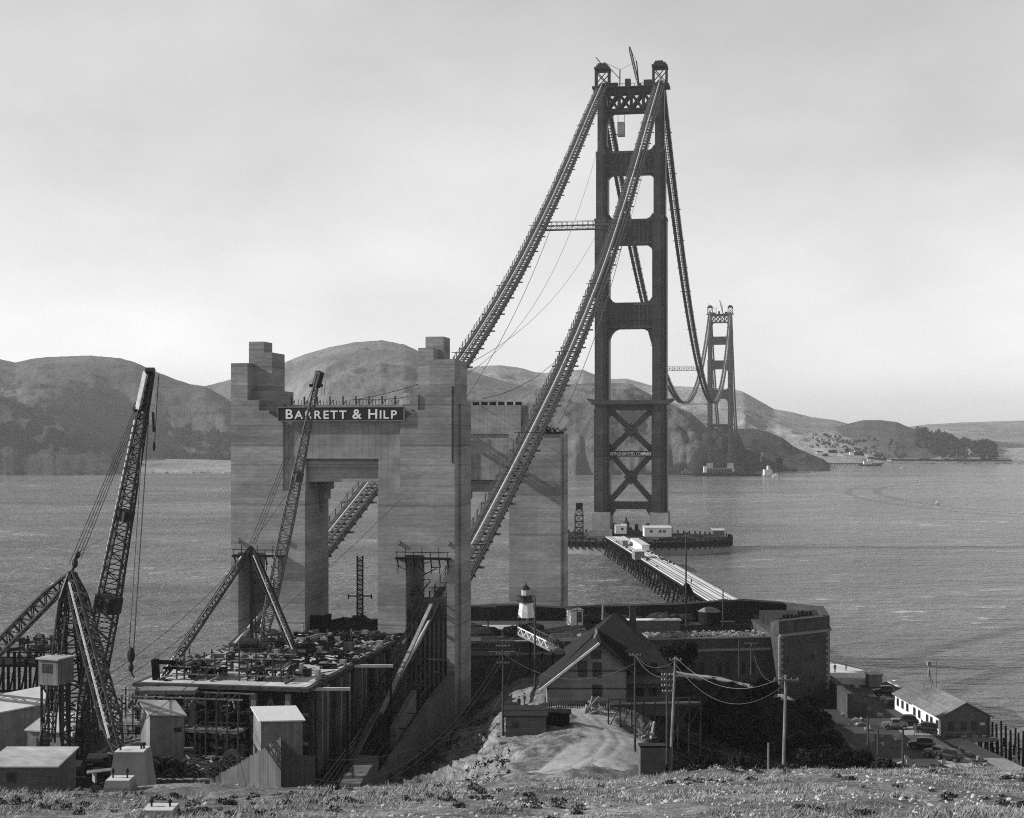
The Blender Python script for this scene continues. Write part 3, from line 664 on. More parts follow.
def catwalk(s, label):
    th = thing('catwalk', label, 'catwalk', BR(s, 0, 219), 'catwalks under the main cables')
    for path, st in (([q for q in SIDE if q[0] > -459], 1.9), (MAIN, 2.4), (NORTH, 4)):
        fine = [p for p in path]
        H1 = 1.3
        b = BMB()
        for i in range(len(fine)-1):
            (t0, z0), (t1, z1) = fine[i], fine[i+1]
            for x0, x1 in (((-2.45, -.95), (.95, 2.45), (-.3, .3)) if st < 2 else ((-2.45, -.6), (.6, 2.45))):
                b.hexa([(s+x0, t0, z0-H1-.2), (s+x1, t0, z0-H1-.2), (s+x1, t1, z1-H1-.2), (s+x0, t1, z1-H1-.2), (s+x0, t0, z0-H1), (s+x1, t0, z0-H1), (s+x1, t1, z1-H1), (s+x0, t1, z1-H1)])
        b.build('walkway', 'catwalk', th)
        b = BMB(); t_ = path[0][0]
        while t_ < path[-1][0]:
            z_ = interp(path, t_)-H1-.1; b.box(s-1.56, s+1.56, t_-st*.2, t_+st*.2, z_-.12, z_+.06); t_ += st
        b.build('rungs', 'timber', th)
        b = BMB(); t_ = path[0][0]; k = 0; dt = 3.8 if st < 2 else 9
        while t_ < path[-1][0]:
            z_ = interp(path, t_)-H1
            e = .9 if k % 4 == 0 else .2
            b.beam((s-2.5-e, t_, z_-.3), (s+2.5+e, t_, z_-.3), .26 if k % 4 else .4)
            for sg in (-1, 1):
                b.beam((s+sg*2.5, t_, z_-.3), (s+sg*2.5, t_, z_+(1.3 if k % 4 else 1.7)), .19)
            t_ += dt; k += 1
        for sg in (-1, 1):
            for h in (.6, 1.2): b.sweep([(s+sg*2.5, a, z_-H1+h) for a, z_ in path], .06, 4)
            b.sweep([(s+sg*2.1, a, z_-H1-.34) for a, z_ in path], .12, 4)
        b.build('railing', 'rope', th)
        if st < 2:                # trestle frames that carry the hauling rope
            b = BMB()
            for t_ in list(range(-440, -20, 61)):
                z_ = interp(path, t_)-H1
                for sg in (-1, 1): b.beam((s+sg*2.4, t_, z_), (s+sg*2.0, t_, z_+2.3), .14)
                b.beam((s-3.0, t_, z_+2.3), (s+3.0, t_, z_+2.3), .16)
            b.build('hauling_frame', 'dark_steel', th)
    return th
catwalk(-13.7, 'left catwalk of planks and rope rails under the farther main cable')
catwalk(13.7, 'right catwalk of planks and rope rails under the nearer main cable')
def cross_bridge(t_, z_, label, x0=-13.7, x1=13.7, h=1.6, d=3):
    th = thing('cross_bridge', label, 'footbridge', BR(0, t_, z_), 'cross bridges between the catwalks')
    b = BMB(); b.box(x0, x1, t_-1.1, t_+1.1, z_-.25, z_); b.build('walkway', 'grey_timber', th)
    b = BMB(); n_ = int((x1-x0)/1.8)
    for y in (t_-1.1, t_+1.1):
        b.beam((x0, y, z_-h), (x1, y, z_-h), .28); b.beam((x0, y, z_+1.2), (x1, y, z_+1.2), .14)
        for i in range(n_):
            a = x0+(x1-x0)*i/n_; c_ = x0+(x1-x0)*(i+1)/n_
            b.beam((a, y, z_-h), (a, y, z_+1.2), .14); b.beam((a, y, z_-h) if i % 2 else (a, y, z_-.1), (c_, y, z_-.1) if i % 2 else (c_, y, z_-h), .14)
    b.build('truss', 'rope', th)
z_ = interp(SIDE, -188)-1.8; cross_bridge(-188, z_, 'long lattice cross bridge joining the two catwalks left of the nearer tower')
z_ = interp(MAIN, 420)-1.8; cross_bridge(420, z_+6, 'cross bridge between the catwalks just right of the nearer tower', h=2.2)
z_ = interp(MAIN, 640)-1.8; cross_bridge(640, z_, 'cross bridge at the lowest point of the main span')
# ropes: storm system and hauling lines
k = 0
for s in (-16, -10, 11, 16.5):
    a = Vector(BR(s, -9, 70)); b_ = Vector(BR(s, -190, interp(SIDE, -190)-2))
    mb = MB(); mb.sweep([tuple(p) for p in catenary(b_, Vector(BR(s, -352, 56)), 5, 12)], .09, 4)
    tag(mb.build('storm_rope', 'rope', origin=tuple(b_)), ['thin storm rope outermost left, from left catwalk to rear pier', 'thin storm rope just right of the left catwalk, down to rear pier', 'thin storm rope just left of the right catwalk, down to rear pier', 'thin storm rope outermost right, from right catwalk to rear pier'][k], 'rope', 'storm ropes below the side span'); k += 1
for s, zz, sag, lb in ((-13, 199, 34, 'thin hauling line sagging left from high on the nearer tower'), (-12, 157, 16, 'thin hauling line sagging from the middle of the nearer tower'), (12, 206, 30, 'thin hauling line sagging from the right leg top of the nearer tower')):
    mb = MB(); a = Vector(BR(s, -6, zz)); mb.sweep([tuple(p) for p in catenary(a, Vector(BR(s, -420, 60)), sag, 24)], .075, 4)
    tag(mb.build('hauling_line', 'rope', origin=tuple(a)), lb, 'rope', 'hauling lines to the nearer tower')

# ---- fender round the south tower
def ellipse(cx, cy, a, b_, n=64): return [(cx+a*math.cos(2*math.pi*i/n), cy+b_*math.sin(2*math.pi*i/n)) for i in range(n)]
th = thing('fender', 'oval concrete fender with dark timber rim around the base of the nearer tower', 'fender', BR(0, -16, 0))
b = BMB(); b.prism(ellipse(0, -12, 47.5, 34), -3, 3.2); b.build('concrete_ring', 'pier_concrete', th)
b = BMB(); b.prism(ellipse(0, -12, 47.0, 33.5), 3.2, 5.6)
E1 = ellipse(0, -12, 47.9, 34.4, 90)
for x, y in E1: b.box(x-.35, x+.35, y-.35, y+.35, 2.6, 7.2)
b.build('timber_rim', 'dark_timber', th)
b = BMB(); b.prism(ellipse(0, -12, 46, 32.5), 5.6, 6.0); b.build('deck', 'timber', th)
b = BMB(); rr = random.Random(4)
for i in range(110):
    a = rr.uniform(0, 6.28); r_ = rr.uniform(.6, .93); x, y = 46*r_*math.cos(a), -12+32*r_*math.sin(a)
    if abs(abs(x)-13.7) < 8 and abs(y) < 14: continue
    w_, d_, h = rr.uniform(.8, 4), rr.uniform(.8, 3), rr.uniform(.3, 1.5)
    b.box(x-w_/2, x+w_/2, y-d_/2, y+d_/2, 6.0, 6.0+h)
b.build('stacked_material', ['timber'], th)
def shed(name, label, o, rz, w_, d_, h, pitch, wall='board_siding', roof='pale_roof', over=.25, door=None, wins=(), gable=False, cat='shed', group=None, stilts=0, slope=0):
    """shed with its front face on local y=0, o is the middle of the front foot"""
    th = thing(name, label, cat, o, group); B = lambda: MB(o, rz)
    b = B()
    if gable:       # ridge runs away from the front
        b.vprism([(-w_/2, -.6), (w_/2, -.6), (w_/2, h), (0, h+pitch), (-w_/2, h)], 0, d_)
    else:           # mono-pitch, front high (pitch > 0) or left high (slope)
        b.hexa([(-w_/2, 0, -.6), (w_/2, 0, -.6), (w_/2, d_, -.6), (-w_/2, d_, -.6), (-w_/2, 0, h+slope), (w_/2, 0, h-slope), (w_/2, d_, h+pitch-slope), (-w_/2, d_, h+pitch+slope)])
    b.build('wall', wall, th)
    b = B(); v = over
    if gable:
        k = pitch/(w_/2)
        for sg in (-1, 1):
            p_ = [(0, h+pitch+.02), (sg*(w_/2+v), h-k*v+.02), (sg*(w_/2+v), h-k*v+.17), (0, h+pitch+.17)]
            b.vprism(p_ if sg < 0 else p_[::-1], -v, d_+v)
    else:
        b.hexa([(-w_/2-v, -v, h+slope+.02), (w_/2+v, -v, h-slope+.02), (w_/2+v, d_+v, h+pitch-slope+.02), (-w_/2-v, d_+v, h+pitch+slope+.02)]+[(-w_/2-v, -v, h+slope+.16), (w_/2+v, -v, h-slope+.16), (w_/2+v, d_+v, h+pitch-slope+.16), (-w_/2-v, d_+v, h+pitch+slope+.16)])
    b.build('roof', roof, th)
    if door is not None:
        b = B(); b.box(door-.45, door+.45, -.05, .02, 0, 2.0); b.build('door', 'dark_siding', th)
    for x, z, ww, wh in wins:
        b = B(); b.box(x-ww/2-.08, x+ww/2+.08, -.05, .03, z-wh/2-.08, z+wh/2+.08); fr = b.build('window', 'dark_siding', th)
        b = B(); b.box(x-ww/2, x+ww/2, -.08, -.04, z-wh/2, z+wh/2); b.build('pane', 'glass', fr)
    if stilts:
        for x in (-w_/2+.4, w_/2-.4):
            for y in (.4, d_-.4):
                b = B(); b.box(x-.25, x+.25, y-.25, y+.25, -stilts, -.5); b.build('leg', 'dark_timber', th)
    return th
shed('pier_office', 'white long shed with dark square windows raised beside the right leg of the nearer tower', (X(658, 640), 640, 8.6), 0, 12.2, 8, 3.2, .6, 'white_siding', 'pale_roof', wins=[(-3, 1.8, 1, 1), (1, 1.8, 1, 1), (2.8, 1.8, 1, 1)], stilts=3)
shed('pier_hut', 'small white raised hut between the legs of the nearer tower', (X(621, 650), 650, 9.2), 0, 5.2, 5, 3, .5, 'white_siding', 'pale_roof', wins=[(.6, 1.6, 1, 1)], stilts=3.4)
shed('fender_house', 'small grey house at the right end of the oval fender', (X(718.5, 668), 668, 6.0), 0, 5.6, 5, 2.9, .8, 'board_siding', 'pale_roof', gable=False, wins=[(-1.2, 1.6, .8, .8), (1.2, 1.6, .8, .8)])
b = BMB(); rr = random.Random(5)
th = thing('tower_machinery', 'dark steel winch frame and machinery between the tower legs on the fender', 'machinery', BR(2, -6, 6))
for i in range(16):
    x = rr.uniform(-8, 9); y = rr.uniform(-8, 2); b.box(x-.8, x+.8, y-1, y+1, 6, 6+rr.uniform(1.5, 6))
b.box(-3, 10, -13, -8, 6, 8.4); b.build('frame', 'dark_timber', th)
b = BMB(); b.lathe(-1.5, -10, [(1.6, 8), (1.6, 12.5), (.6, 13.6), (.4, 15)], 10); b.build('boiler', 'dark_steel', th)
# lattice tower left of the south tower
th = thing('lattice_tower', 'thin dark lattice tower with a solid head left of the nearer bridge tower', 'lattice tower', (X(579, 655), 655, 5.6))
b = MB(); lattice(b, (X(579, 655), 655, 5.6), (X(579, 655), 655, 19.5), 3.6, 3.6, 2.8, 5, .4, .3); b.build('frame', 'dark_steel', th)
b = MB(); b.box(X(576, 655), X(582.5, 655), 653, 657, 19.5, 22.4); b.build('head', 'dark_timber', th)

# ---- trestle pier
th = thing('trestle_pier', 'long pale planked access trestle on dark piles running out to the nearer tower', 'trestle', (55, 480, 0))
A0 = Vector((61.4, 322, 0)); A1 = Vector((46.3, 642, 0)); d = (A1-A0).normalized(); nrm = Vector((d.y, -d.x, 0)); Lt = (A1-A0).length
def TR(u, s, z): q = A0+d*u+nrm*s; return (q.x, q.y, z)
def quad_strip(b, s0, s1, z0, z1, u0=0, u1=None):
    u1 = Lt if u1 is None else u1
    b.hexa([TR(u0, s0, z0), TR(u0, s1, z0), TR(u1, s1, z0), TR(u1, s0, z0), TR(u0, s0, z1), TR(u0, s1, z1), TR(u1, s1, z1), TR(u1, s0, z1)])
node_mat('trestle_deck', .62, .85, .12, .5, .1, stain=.15, stretch=(1, .15, 1)); stripes(M['trestle_deck'], 'Y', 2.4, .12, .12, .05)
b = MB(); quad_strip(b, -4.1, 4.1, 7.7, 8.0); b.build('deck', 'trestle_deck', th)
b = MB()
for s in (-2.4, -1.2, 1.0, 2.2): quad_strip(b, s-.07, s+.07, 8.0, 8.16)
b.build('rails', 'timber', th)
b = MB()
for s in (-4.0, 4.0): quad_strip(b, s-.12, s+.12, 8.02, 8.35)
b.build('kerb', 'grey_timber', th)
b = MB(); quad_strip(b, -4.0, -3.6, 6.9, 7.7); quad_strip(b, 3.6, 4.0, 6.9, 7.7); quad_strip(b, -.3, .3, 6.9, 7.7); b.build('stringer', 'dark_timber', th)
u = 4; rb = random.Random(3)
while u < Lt:
    b = MB(); b.beam(TR(u, -4.7, 6.6), TR(u, 4.7, 6.6), .6)
    for s, k in ((-3.8, -1.9), (-1.8, -.5), (1.8, .5), (3.8, 1.9)): b.tube(TR(u+rb.uniform(-.4, .4), s, 6.8), TR(u+rb.uniform(-1, 1), s+k+rb.uniform(-.3, .3), -2), rb.uniform(.24, .34), 6)
    b.beam(TR(u, -5, 1.2), TR(u, 4, 6), .22); b.beam(TR(u, 5, 1.2), TR(u, -4, 6), .22)
    if int(u/7.2) % 3 == 0: b.beam(TR(u, -4.3, 6), TR(u+7.2, -4.8, 1.5), .25)
    b.build('pile_bent', 'dark_timber', th); u += 7.2
b = MB(); rr = random.Random(61)
for i in range(36):
    u_ = rr.uniform(170, 300); s_ = rr.choice((-1, 1))*rr.uniform(2.6, 3.8); q = TR(u_, s_, 8.02); L_ = rr.uniform(.4, 3); b.box(q[0]-.3, q[0]+rr.uniform(.1, .8), q[1], q[1]+L_, 8.02, 8.02+rr.uniform(.2, .9))
tag(b.build('deck_stores', 'timber', origin=TR(180, 0, 8)), 'small scattered stores and timbers along the edges of the trestle deck', 'stores', kind='stuff')
def on_trestle(name, label, u, s, w_, L_, h, wall, roof, extra=0):
    q = TR(u, s, 8.0+extra); return shed(name, label, q, math.atan2(-d.x, d.y), w_, L_, h, .3, wall, roof)
on_trestle('long_shed', 'long white roofed shed standing on the far end of the trestle', 236, 2.0, 3.0, 34, 2.4, 'white_siding', 'pale_roof')
on_trestle('small_shed', 'small white roofed shed overhanging the left edge of the trestle', 205, -4.6, 3.6, 8, 2.4, 'board_siding', 'pale_roof')
on_trestle('small_shed', 'low pale roofed shed at the far left end of the trestle', 262, -2.6, 2.2, 14, 2.3, 'board_siding', 'pale_roof')
# ================================================================ CONCRETE PYLONS
def front_pylon():
    t0, t1 = -470.0, -458.0
    th = thing('concrete_pylon', 'massive nearer concrete pylon carrying the black name sign, with a tall opening in each leg', 'pylon', BR(0, -464, 15), 'concrete pylons of the bridge')
    for sg in (-1, 1):
        b = BMB()
        def bx(x0, x1, y0, y1, z0, z1, bb=None):
            a, c_ = sorted((sg*x0, sg*x1)); (bb or b).box(a, c_, y0, y1, z0, z1)
        zb = 5 if sg > 0 else 10
        # lower leg with the cable tunnel
        bx(5.8, 10.2, t0, t1, zb, 35); bx(16.6, 17.8, t0, t1, zb, 35)
        bx(5.8, 17.8, t0, t1, 35, 44.6)
        # side step strip (back half slightly proud)
        bx(17.8, 18.15, t0+3, t1-2, zb, 58)
        # upper leg behind recessed lintel panel
        bx(9.3, 17.8, t0, t1, 44.6, 55.4)
        # stepping shoulders
        bx(11.6, 17.8, t0, t1, 55.4, 57.0); bx(13.2, 17.8, t0, t1, 57.0, 58.6)
        a = [(sg*9.3, 55.4), (sg*11.6, 55.4), (sg*11.6, 56.6)]
        b.vprism(a if sg < 0 else a[::-1], t0, t1)
        if sg < 0:
            b.box(-17.8, -15.1, t0, t1-3.0, 58.6, 64.4); b.box(-15.1, -11.4, t0+2.2, t1-1, 56.0, 60.2); b.box(-15.1, -9.6, t0+1.2, t1-1, 55.4, 58.0)
        else:
            b.box(13.9, 17.8, t0, t1-3.0, 58.6, 64.7); b.box(11.2, 13.9, t0+.7, t1-1, 56.5, 60.4); b.box(9.6, 13.9, t0+1.2, t1-1, 55.4, 58.0); b.box(10.7, 12.0, t0+.4, t0+4, 57, 59.4)
        b.build('leg', 'concrete', th)
        b = BMB()
        if sg < 0: b.box(-15.3, -12.2, t0+3, t0+9, 58.0, 66.2)
        else: b.box(11.5, 13.88, t0+2.6, t0+8.5, 58.0, 66.6)
        b.build('crown', 'concrete', th)
        b = BMB()
        if sg < 0: b.box(-17.5, -15.0, t1-5, t1-1, 60.0, 68.2)
        else: b.box(11.7, 14.6, t1-5.5, t1-1, 60.0, 68.6)
        b.build('crown', 'concrete', th)
        # round bosses
        for x in (9.0, 16.7):
            b = BMB(); b.tube((sg*x, t0-.3, 36.9), (sg*x, t0+.3, 36.9), .36, 14); b.build('boss', 'concrete', th)
        # dark vertical joint slot on the outside
        if sg > 0: b = BMB(); b.box(17.35, 17.6, t0-.05, t0+.2, 49, 60.6); b.build('joint_cover', 'dark_steel', th)
    b = BMB()
    b.box(-9.3, 9.3, t0+.3, t1-.9, 49.6, 57.4); b.box(-9.3, -5.8, t0+.32, t1-.92, 44.6, 49.6); b.box(5.8, 9.3, t0+.32, t1-.92, 44.6, 49.6)
    b.box(-9.4, 9.4, t0+1.5, t1-1.5, 57.4, 57.9)
    b.build('lintel', 'concrete_ribbed', th)
    b = BMB(); b.box(-5.8, 5.8, t0+1.3, t1-1.4, 46.0, 49.6); b.box(-5.8, 5.8, t0+.9, t0+1.3, 48.3, 49.2)
    for sg in (-1, 1):
        for k, (x, z) in enumerate(((4.4, 44.6), (4.95, 43.0), (5.4, 41.2))):
            a, c_ = sorted((sg*x, sg*5.8)); b.box(a, c_, t1-5+k*.3, t1-1.5, z, 46.0)
    b.build('lintel_soffit', 'concrete', th)
    b = BMB(); rr = random.Random(2)
    for i in range(34):
        x = -8.6+i*.52; b.tube((x, t0+2, 57.9), (x+rr.uniform(-.1, .1), t0+2, 58.5+rr.uniform(0, .35)), .05, 4)
        if i % 4 == 0: b.box(x-.1, x+.1, t0+1.8, t0+2.0, 57.9, 59.2); b.beam((x, t0+1.9, 57.9), (x+.5, t0+1.9, 58.6), .1)
    b.build('reinforcing_rods', 'dark_steel', th)
    # scaffold bracket platforms over the tunnel mouths
    for sg in (-1, 1):
        b = BMB(); x0, x1 = (8.8, 17.2) if sg > 0 else (-17.2, -9)
        b.box(x0, x1, t0-1.2, t0, 34.4, 34.7)
        for i in range(7):
            x = x0+.3+i*(x1-x0-.6)/6; b.beam((x, t0-1.1, 34.7), (x, t0-1.1, 36.2 if i % 2 else 35.6), .1); b.beam((x, t0-1.1, 34.4), (x, t0, 33.2), .14)
            b.beam((x, t0-.5, 34.4), (x, t0-.5, 32.2), .1)
        b.beam((x0, t0-1.1, 35.5), (x1, t0-1.1, 35.5), .1)
        for i in range(14):
            x = x0+1.6+rr.random()*(x1-x0-2.5); z = rr.uniform(27.5, 34); b.beam((x, t0+1+rr.random()*6, z), (x+rr.uniform(-1.4, 1.4), t0+1+rr.random()*6, z+rr.uniform(-1.5, 1.5)), .12)
        b.build('scaffold', 'dark_timber', th)
    return th
front_pylon()
# cable bent block inside the tunnel of the right leg and low wall behind
th = thing('splay_block', 'dark concrete block in the tunnel of the right leg under the nearer cable', 'anchor block', BR(13.4, -462, 6))
b = BMB(); b.box(10.25, 16.55, -469.0, -459, 6, 24.6); b.box(10.25, 16.55, -463, -459, 24.6, 27.4); b.build('block', 'pier_concrete', th)
b = BMB()
for i in range(9): x = 10.6+i*.7; b.beam((x, -469.2, 8), (x, -469.2, 26+random.random()*2), .22)
b.build('formwork', 'dark_timber', th)

def rear_pylon():
    t0, t1 = -358.6, -346.6
    th = thing('concrete_pylon', 'farther concrete pylon with a flat unfinished top, standing behind the fort', 'pylon', BR(0, -352, 3), 'concrete pylons of the bridge')
    for sg in (-1, 1):
        b = BMB(); a, c_ = sorted((sg*5.9, sg*17.8)); b.box(a, c_, t0, t1, -2, 53.6)
        a, c_ = sorted((sg*17.8, sg*18.1)); b.box(a, c_, t0+3, t1-2, -2, 53.0)
        b.build('leg', 'concrete', th)
    b = BMB(); b.box(-8.5, 8.5, t0+.6, t1-.6, 53.6, 60.2); b.box(-5.9, 5.9, t0+.9, t1-.9, 43.0, 53.6); b.box(-9.6, 9.6, t0+1.6, t1-1.6, 53.6, 57)
    b.build('lintel', 'concrete_ribbed', th)
    b = BMB(); b.box(-5.9, 5.9, t0+2, t1-1.4, 40.2, 43)
    for sg in (-1, 1):
        for k, (x, z) in enumerate(((4.9, 38.2), (5.3, 36.4), (5.6, 34.6))):
            a, c_ = sorted((sg*x, sg*5.9)); b.box(a, c_, t1-5+k*.3, t1-1.5, z, 40.2)
    b.build('lintel_soffit', 'concrete', th)
    b = BMB()
    for i in range(9): x = -8.1+i*2; b.box(x-.7, x+.7, t0+.8, t0+1.4, 60.2, 61.0)
    b.box(12.5, 17.8, t0-.3, t0+6, 53.6, 54.1)
    rr = random.Random(9)
    for i in range(40): x = rr.uniform(9.8, 17.8); b.beam((x, t0+rr.uniform(0, 10), 53.6), (x+rr.uniform(-.4, .4), t0+rr.uniform(0, 10), 54.6+rr.random()*.8), .16)
    b.build('formwork', 'dark_timber', th)
    return th
rear_pylon()

# ---- name sign
th = thing('name_sign', 'long black sign with bold white lettering across the top of the nearer pylon', 'sign', BR(0, -470.8, 56))
b = BMB(); b.box(-9.95, 9.95, -470.3, -470.1, 55.45, 57.45); b.build('board', 'sign_black', th)
b = BMB()
for x0, x1, z0, z1 in ((-10.05, 10.05, 57.45, 57.57), (-10.05, 10.05, 55.33, 55.45), (-10.07, -9.95, 55.45, 57.45), (9.95, 10.07, 55.45, 57.45)): b.box(x0, x1, -470.36, -470.08, z0, z1)
b.build('frame', 'grey_timber', th)
b = BMB(); x = 0; runs = []
sc_ = 2.05
for s_, k, gap in (('B', 1, .06), ('ARRETT', .86, .62), ('&', 1.0, .62), ('H', 1, .06), ('ILP', .86, 0)):
    wd = 0
    for ch in s_:
        tmp = MB(); wch = text_to(tmp, ch, sc_*k, lambda a, c_, z: (a, c_, z), .018)
        runs.append((ch, k, x+wd)); wd += wch+.20
    x += wd+gap
tot = x-.2
for ch, k, xx in runs:
    text_to(b, ch, sc_*k, lambda a, c_, z, xx=xx: (-8.9+(xx+a)*17.8/tot, -470.33, 55.74+c_), .018)
b.build('lettering', 'white_paint', th)

# ---- anchorage
th = thing('anchorage', 'huge concrete anchorage block with a white littered deck in front of the nearer pylon', 'anchorage', BR(0, -495, 10))
b = BMB(); b.box(-10.8, 9.2, -513, -471.5, 4, 21.9); b.build('block', 'concrete', th)
b = BMB(); b.box(-12.4, 10.2, -516.4, -470.6, 22.3, 22.76); b.build('deck_frame', 'timber', th)
b = BMB(); b.box(-11.6, 9.6, -515.6, -470.7, 22.76, 22.8); b.build('deck', 'deck_litter', th)
for i in range(15):
    b = BMB(); y = -514+i*2.9; b.box(9.2, 10.0+(i % 2)*.25, y-.22, y+.22, 5, 21.85); b.build('formwork_post', 'grey_timber' if i % 3 else 'timber', th)
b = BMB(); b.box(9.22, 9.6, -513, -471.5, 5, 21.7); b.build('formwork_sheeting', 'dark_plank', th)
for i in range(11):
    b = BMB(); x = -12+i*2.15; b.box(x-.3, x+.3, -516, -515.4, 10, 21.9); b.build('deck_post', 'grey_timber' if i % 2 else 'dark_timber', th)
b = BMB()
for i in range(10):
    x = -12+i*2.15
    if i % 3 == 1: b.beam((x, -515.9, 13), (x+2.15, -515.9, 21.5), .3)
    if i % 3 == 2: b.beam((x, -515.9, 21.5), (x+2.15, -515.9, 15), .3)
for z in (16, 19.5): b.beam((-12.4, -516.1, z), (10, -516.1, z), .32)
b.build('bracing', 'timber', th)
b = BMB(); b.box(-12.2, 10.0, -513.05, -513.0, 5, 21.8); b.build('front_sheeting', 'dark_plank', th)
# clutter on the deck: heaps of timber and steel lying about
rr = random.Random(12); n_ = 0
def on_deck(s, t, z=22.8): return BR(s, t, z)
for i in range(44):
    s = rr.uniform(-10, 8.8); t = -471.5-abs(rr.gauss(0, 17))
    if t < -508: continue
    o = on_deck(s, t); L_ = rr.uniform(1.5, 5); h = rr.uniform(.25, .9); a = BA+rr.choice((0, .2, 1.57, 1.4, -.3))
    b = MB(o, a)
    for k in range(rr.randint(3, 6)):
        y = rr.uniform(-.7, .7); b.box(-L_/2+rr.uniform(-.4, .4), L_/2, y-.12, y+.12, k*.14, k*.14+.13)
    for k in range(2): x = rr.uniform(-L_/2, L_/2-.7); b.box(x, x+.7, -.4, .4, 0, h)
    n_ += 1
    tag(b.build('timber_pile', rr.choice(['dark_timber', 'dark_timber', 'timber', 'grey_timber']), origin=o), 'low heap of timbers and forms lying on the white anchorage deck', 'timber pile', 'heaps of timber on the anchorage deck')
b = BMB(); rr = random.Random(3)
for i in range(480):
    t = -471-abs(rr.gauss(0, 21)); s = rr.uniform(-11, 9.6)
    if t < -515: continue
    b.m = rr.choice((0, 0, 1, 2)); L_ = rr.uniform(.3, 2.4); a = rr.uniform(0, 3.1); z = 22.82; b.beam((s, t, z+.08), (s+L_*math.cos(a), t+L_*math.sin(a), z+rr.uniform(.05, .5)), rr.uniform(.08, .32))
    if i % 5 == 0: h = rr.uniform(.3, 1.3); b.box(s, s+rr.uniform(.3, 1.1), t, t+rr.uniform(.3, .9), z, z+h)
tag(b.build('deck_debris', ['dark_timber', 'timber', 'plank'], origin=BR(0, -490, 22.8)), 'dark scattered offcuts, boxes and rubbish over the anchorage deck', 'debris', kind='stuff')
b = BMB(); rr = random.Random(3)
# low dark mound between the pylon legs
th = thing('rubble_mound', 'dark low mound of earth and planks between the two pylon legs', 'mound', BR(0, -464, 22))
for i in range(14): b.blob((rr.uniform(-5, 5), rr.uniform(-470, -452), 21.5), (rr.uniform(2, 4), rr.uniform(2, 4), rr.uniform(1.6, 2.3)), 9, 6, .12, rr)
b.box(-5.7, 5.7, -469, -445, 8, 21.9); b.build('earth', 'sod', th)
b = BMB(); b.box(3.0, 5.6, -456, -455.4, 23, 24.6); b.box(-5.6, -3.6, -468, -467.5, 22, 25.2); b.box(-3.4, -3.1, -469, -465, 22, 25.2); b.build('boards', 'dark_timber', th)
# scaffold cages along the front of the deck
def scaffold(o, w_, d_, h, label, seed, nx=5):
    rr = random.Random(seed); th = thing('scaffold_frame', label, 'scaffold', o, 'dark scaffold frames at the front of the anchorage deck'); b = MB(o, BA)
    for i in range(nx+1):
        x = -w_/2+w_*i/nx
        for y in (0, d_): b.beam((x, y, 0), (x, y, h+rr.uniform(-.3, .8)), .16)
        for z in (h*.4, h*.8): b.beam((x, 0, z), (x, d_, z), .12)
    b.build('post_frame', 'timber', th); b = MB(o, BA)
    for z in (h*.25, h*.6, h):
        for y in (0, d_): b.beam((-w_/2-.6, y, z), (w_/2+.6, y, z), .15)
    b.box(-w_/2, w_/2, 0, d_, h*.55, h*.55+.08); b.build('ledger', 'grey_timber', th); b = MB(o, BA)
    for i in range(70):
        p_ = (rr.uniform(-w_/2, w_/2), rr.uniform(0, d_), rr.uniform(.1, h)); q = (p_[0]+rr.uniform(-1.6, 1.6), p_[1]+rr.uniform(-1, 1), min(h, max(.1, p_[2]+rr.uniform(-1, 1))))
        b.m = rr.choice((0, 0, 1)); b.beam(p_, q, rr.choice((.08, .14, .3)))
    b.build('stored_steel', ['dark_timber', 'grey_timber'], th)
scaffold(BR(-5.6, -513, 22.8), 5.0, 4, 2.6, 'left dark scaffold cage full of steel on the anchorage deck', 1)
scaffold(BR(2.8, -513, 22.8), 5.4, 4, 2.8, 'right dark scaffold cage full of steel on the anchorage deck', 2)
scaffold(BR(-9.5, -521, 14), 7, 4, 8, 'left tall timber scaffold standing in front of the anchorage below its deck', 3)
scaffold(BR(-1, -521, 13), 8, 4, 9, 'middle tall timber scaffold standing in front of the anchorage below its deck', 4, 6)
# white horizontal beams by the trench
for px0, px1, py, Y, lb in ((305, 350, 689, 174, 'lower pale horizontal beam projecting over the dark trench'), (351, 393, 666, 190, 'upper pale horizontal beam projecting over the dark trench')):
    a = at(px0, py, Y); q = at(px1, py, Y); b = MB(); b.beam(tuple(a), tuple(q), .4, .35)
    th = tag(b.build('outrigger_beam', 'pale_concrete', origin=tuple(a)), lb, 'beam', 'pale beams over the trench')
    b = MB(); b.beam((q.x-.3, q.y, q.z), (q.x-.3, q.y, q.z-12), .3); b.build('post', 'dark_timber', th)
# trench works: sloping concrete chute, walls, rails
th = thing('cable_housing', 'sloping dim housing running down through the dark trench beside the anchorage', 'housing', BR(13, -495, 8))
b = BMB()
b.hprism([(-520, 6), (-520, 12.5), (-512, 14), (-512, 6)], 15.2, 17.6)
b.hprism([(-500, 4), (-500, 15), (-489, 18), (-489, 4)], 15.8, 16.6)
b.build('wall', 'dark_siding', th)
b = BMB(); b.hprism([(-470.2, 2), (-470.2, 17.5), (-486, 15.6), (-500, 13.2), (-520, 10), (-520, 2)], 17.0, 17.9); b.build('retaining_wall', 'dark_concrete', th)
b = BMB(); b.beam((14.6, -500, 16.8), (14.4, -471, 27.6), .5, .4); b.build('strut', 'plank', th)
b = BMB()
for s in (12.6, 13.4, 15.6): b.beam((s, -514, 12.0), (s, -470, 28.0), .22)
b.build('guide_beams', 'dark_timber', th)
b = BMB()
for i in range(9):
    s = 10.6+i*.8; b.beam((s, -528, 8+i*.2), (s+.3, -474, 22-i*.8), .16)
for i in range(12):
    y = -526+i*4.6; z = 8+i*1.1; b.beam((10.4, y, z), (17.6, y, z), .2)
b.build('rails', 'timber', th)
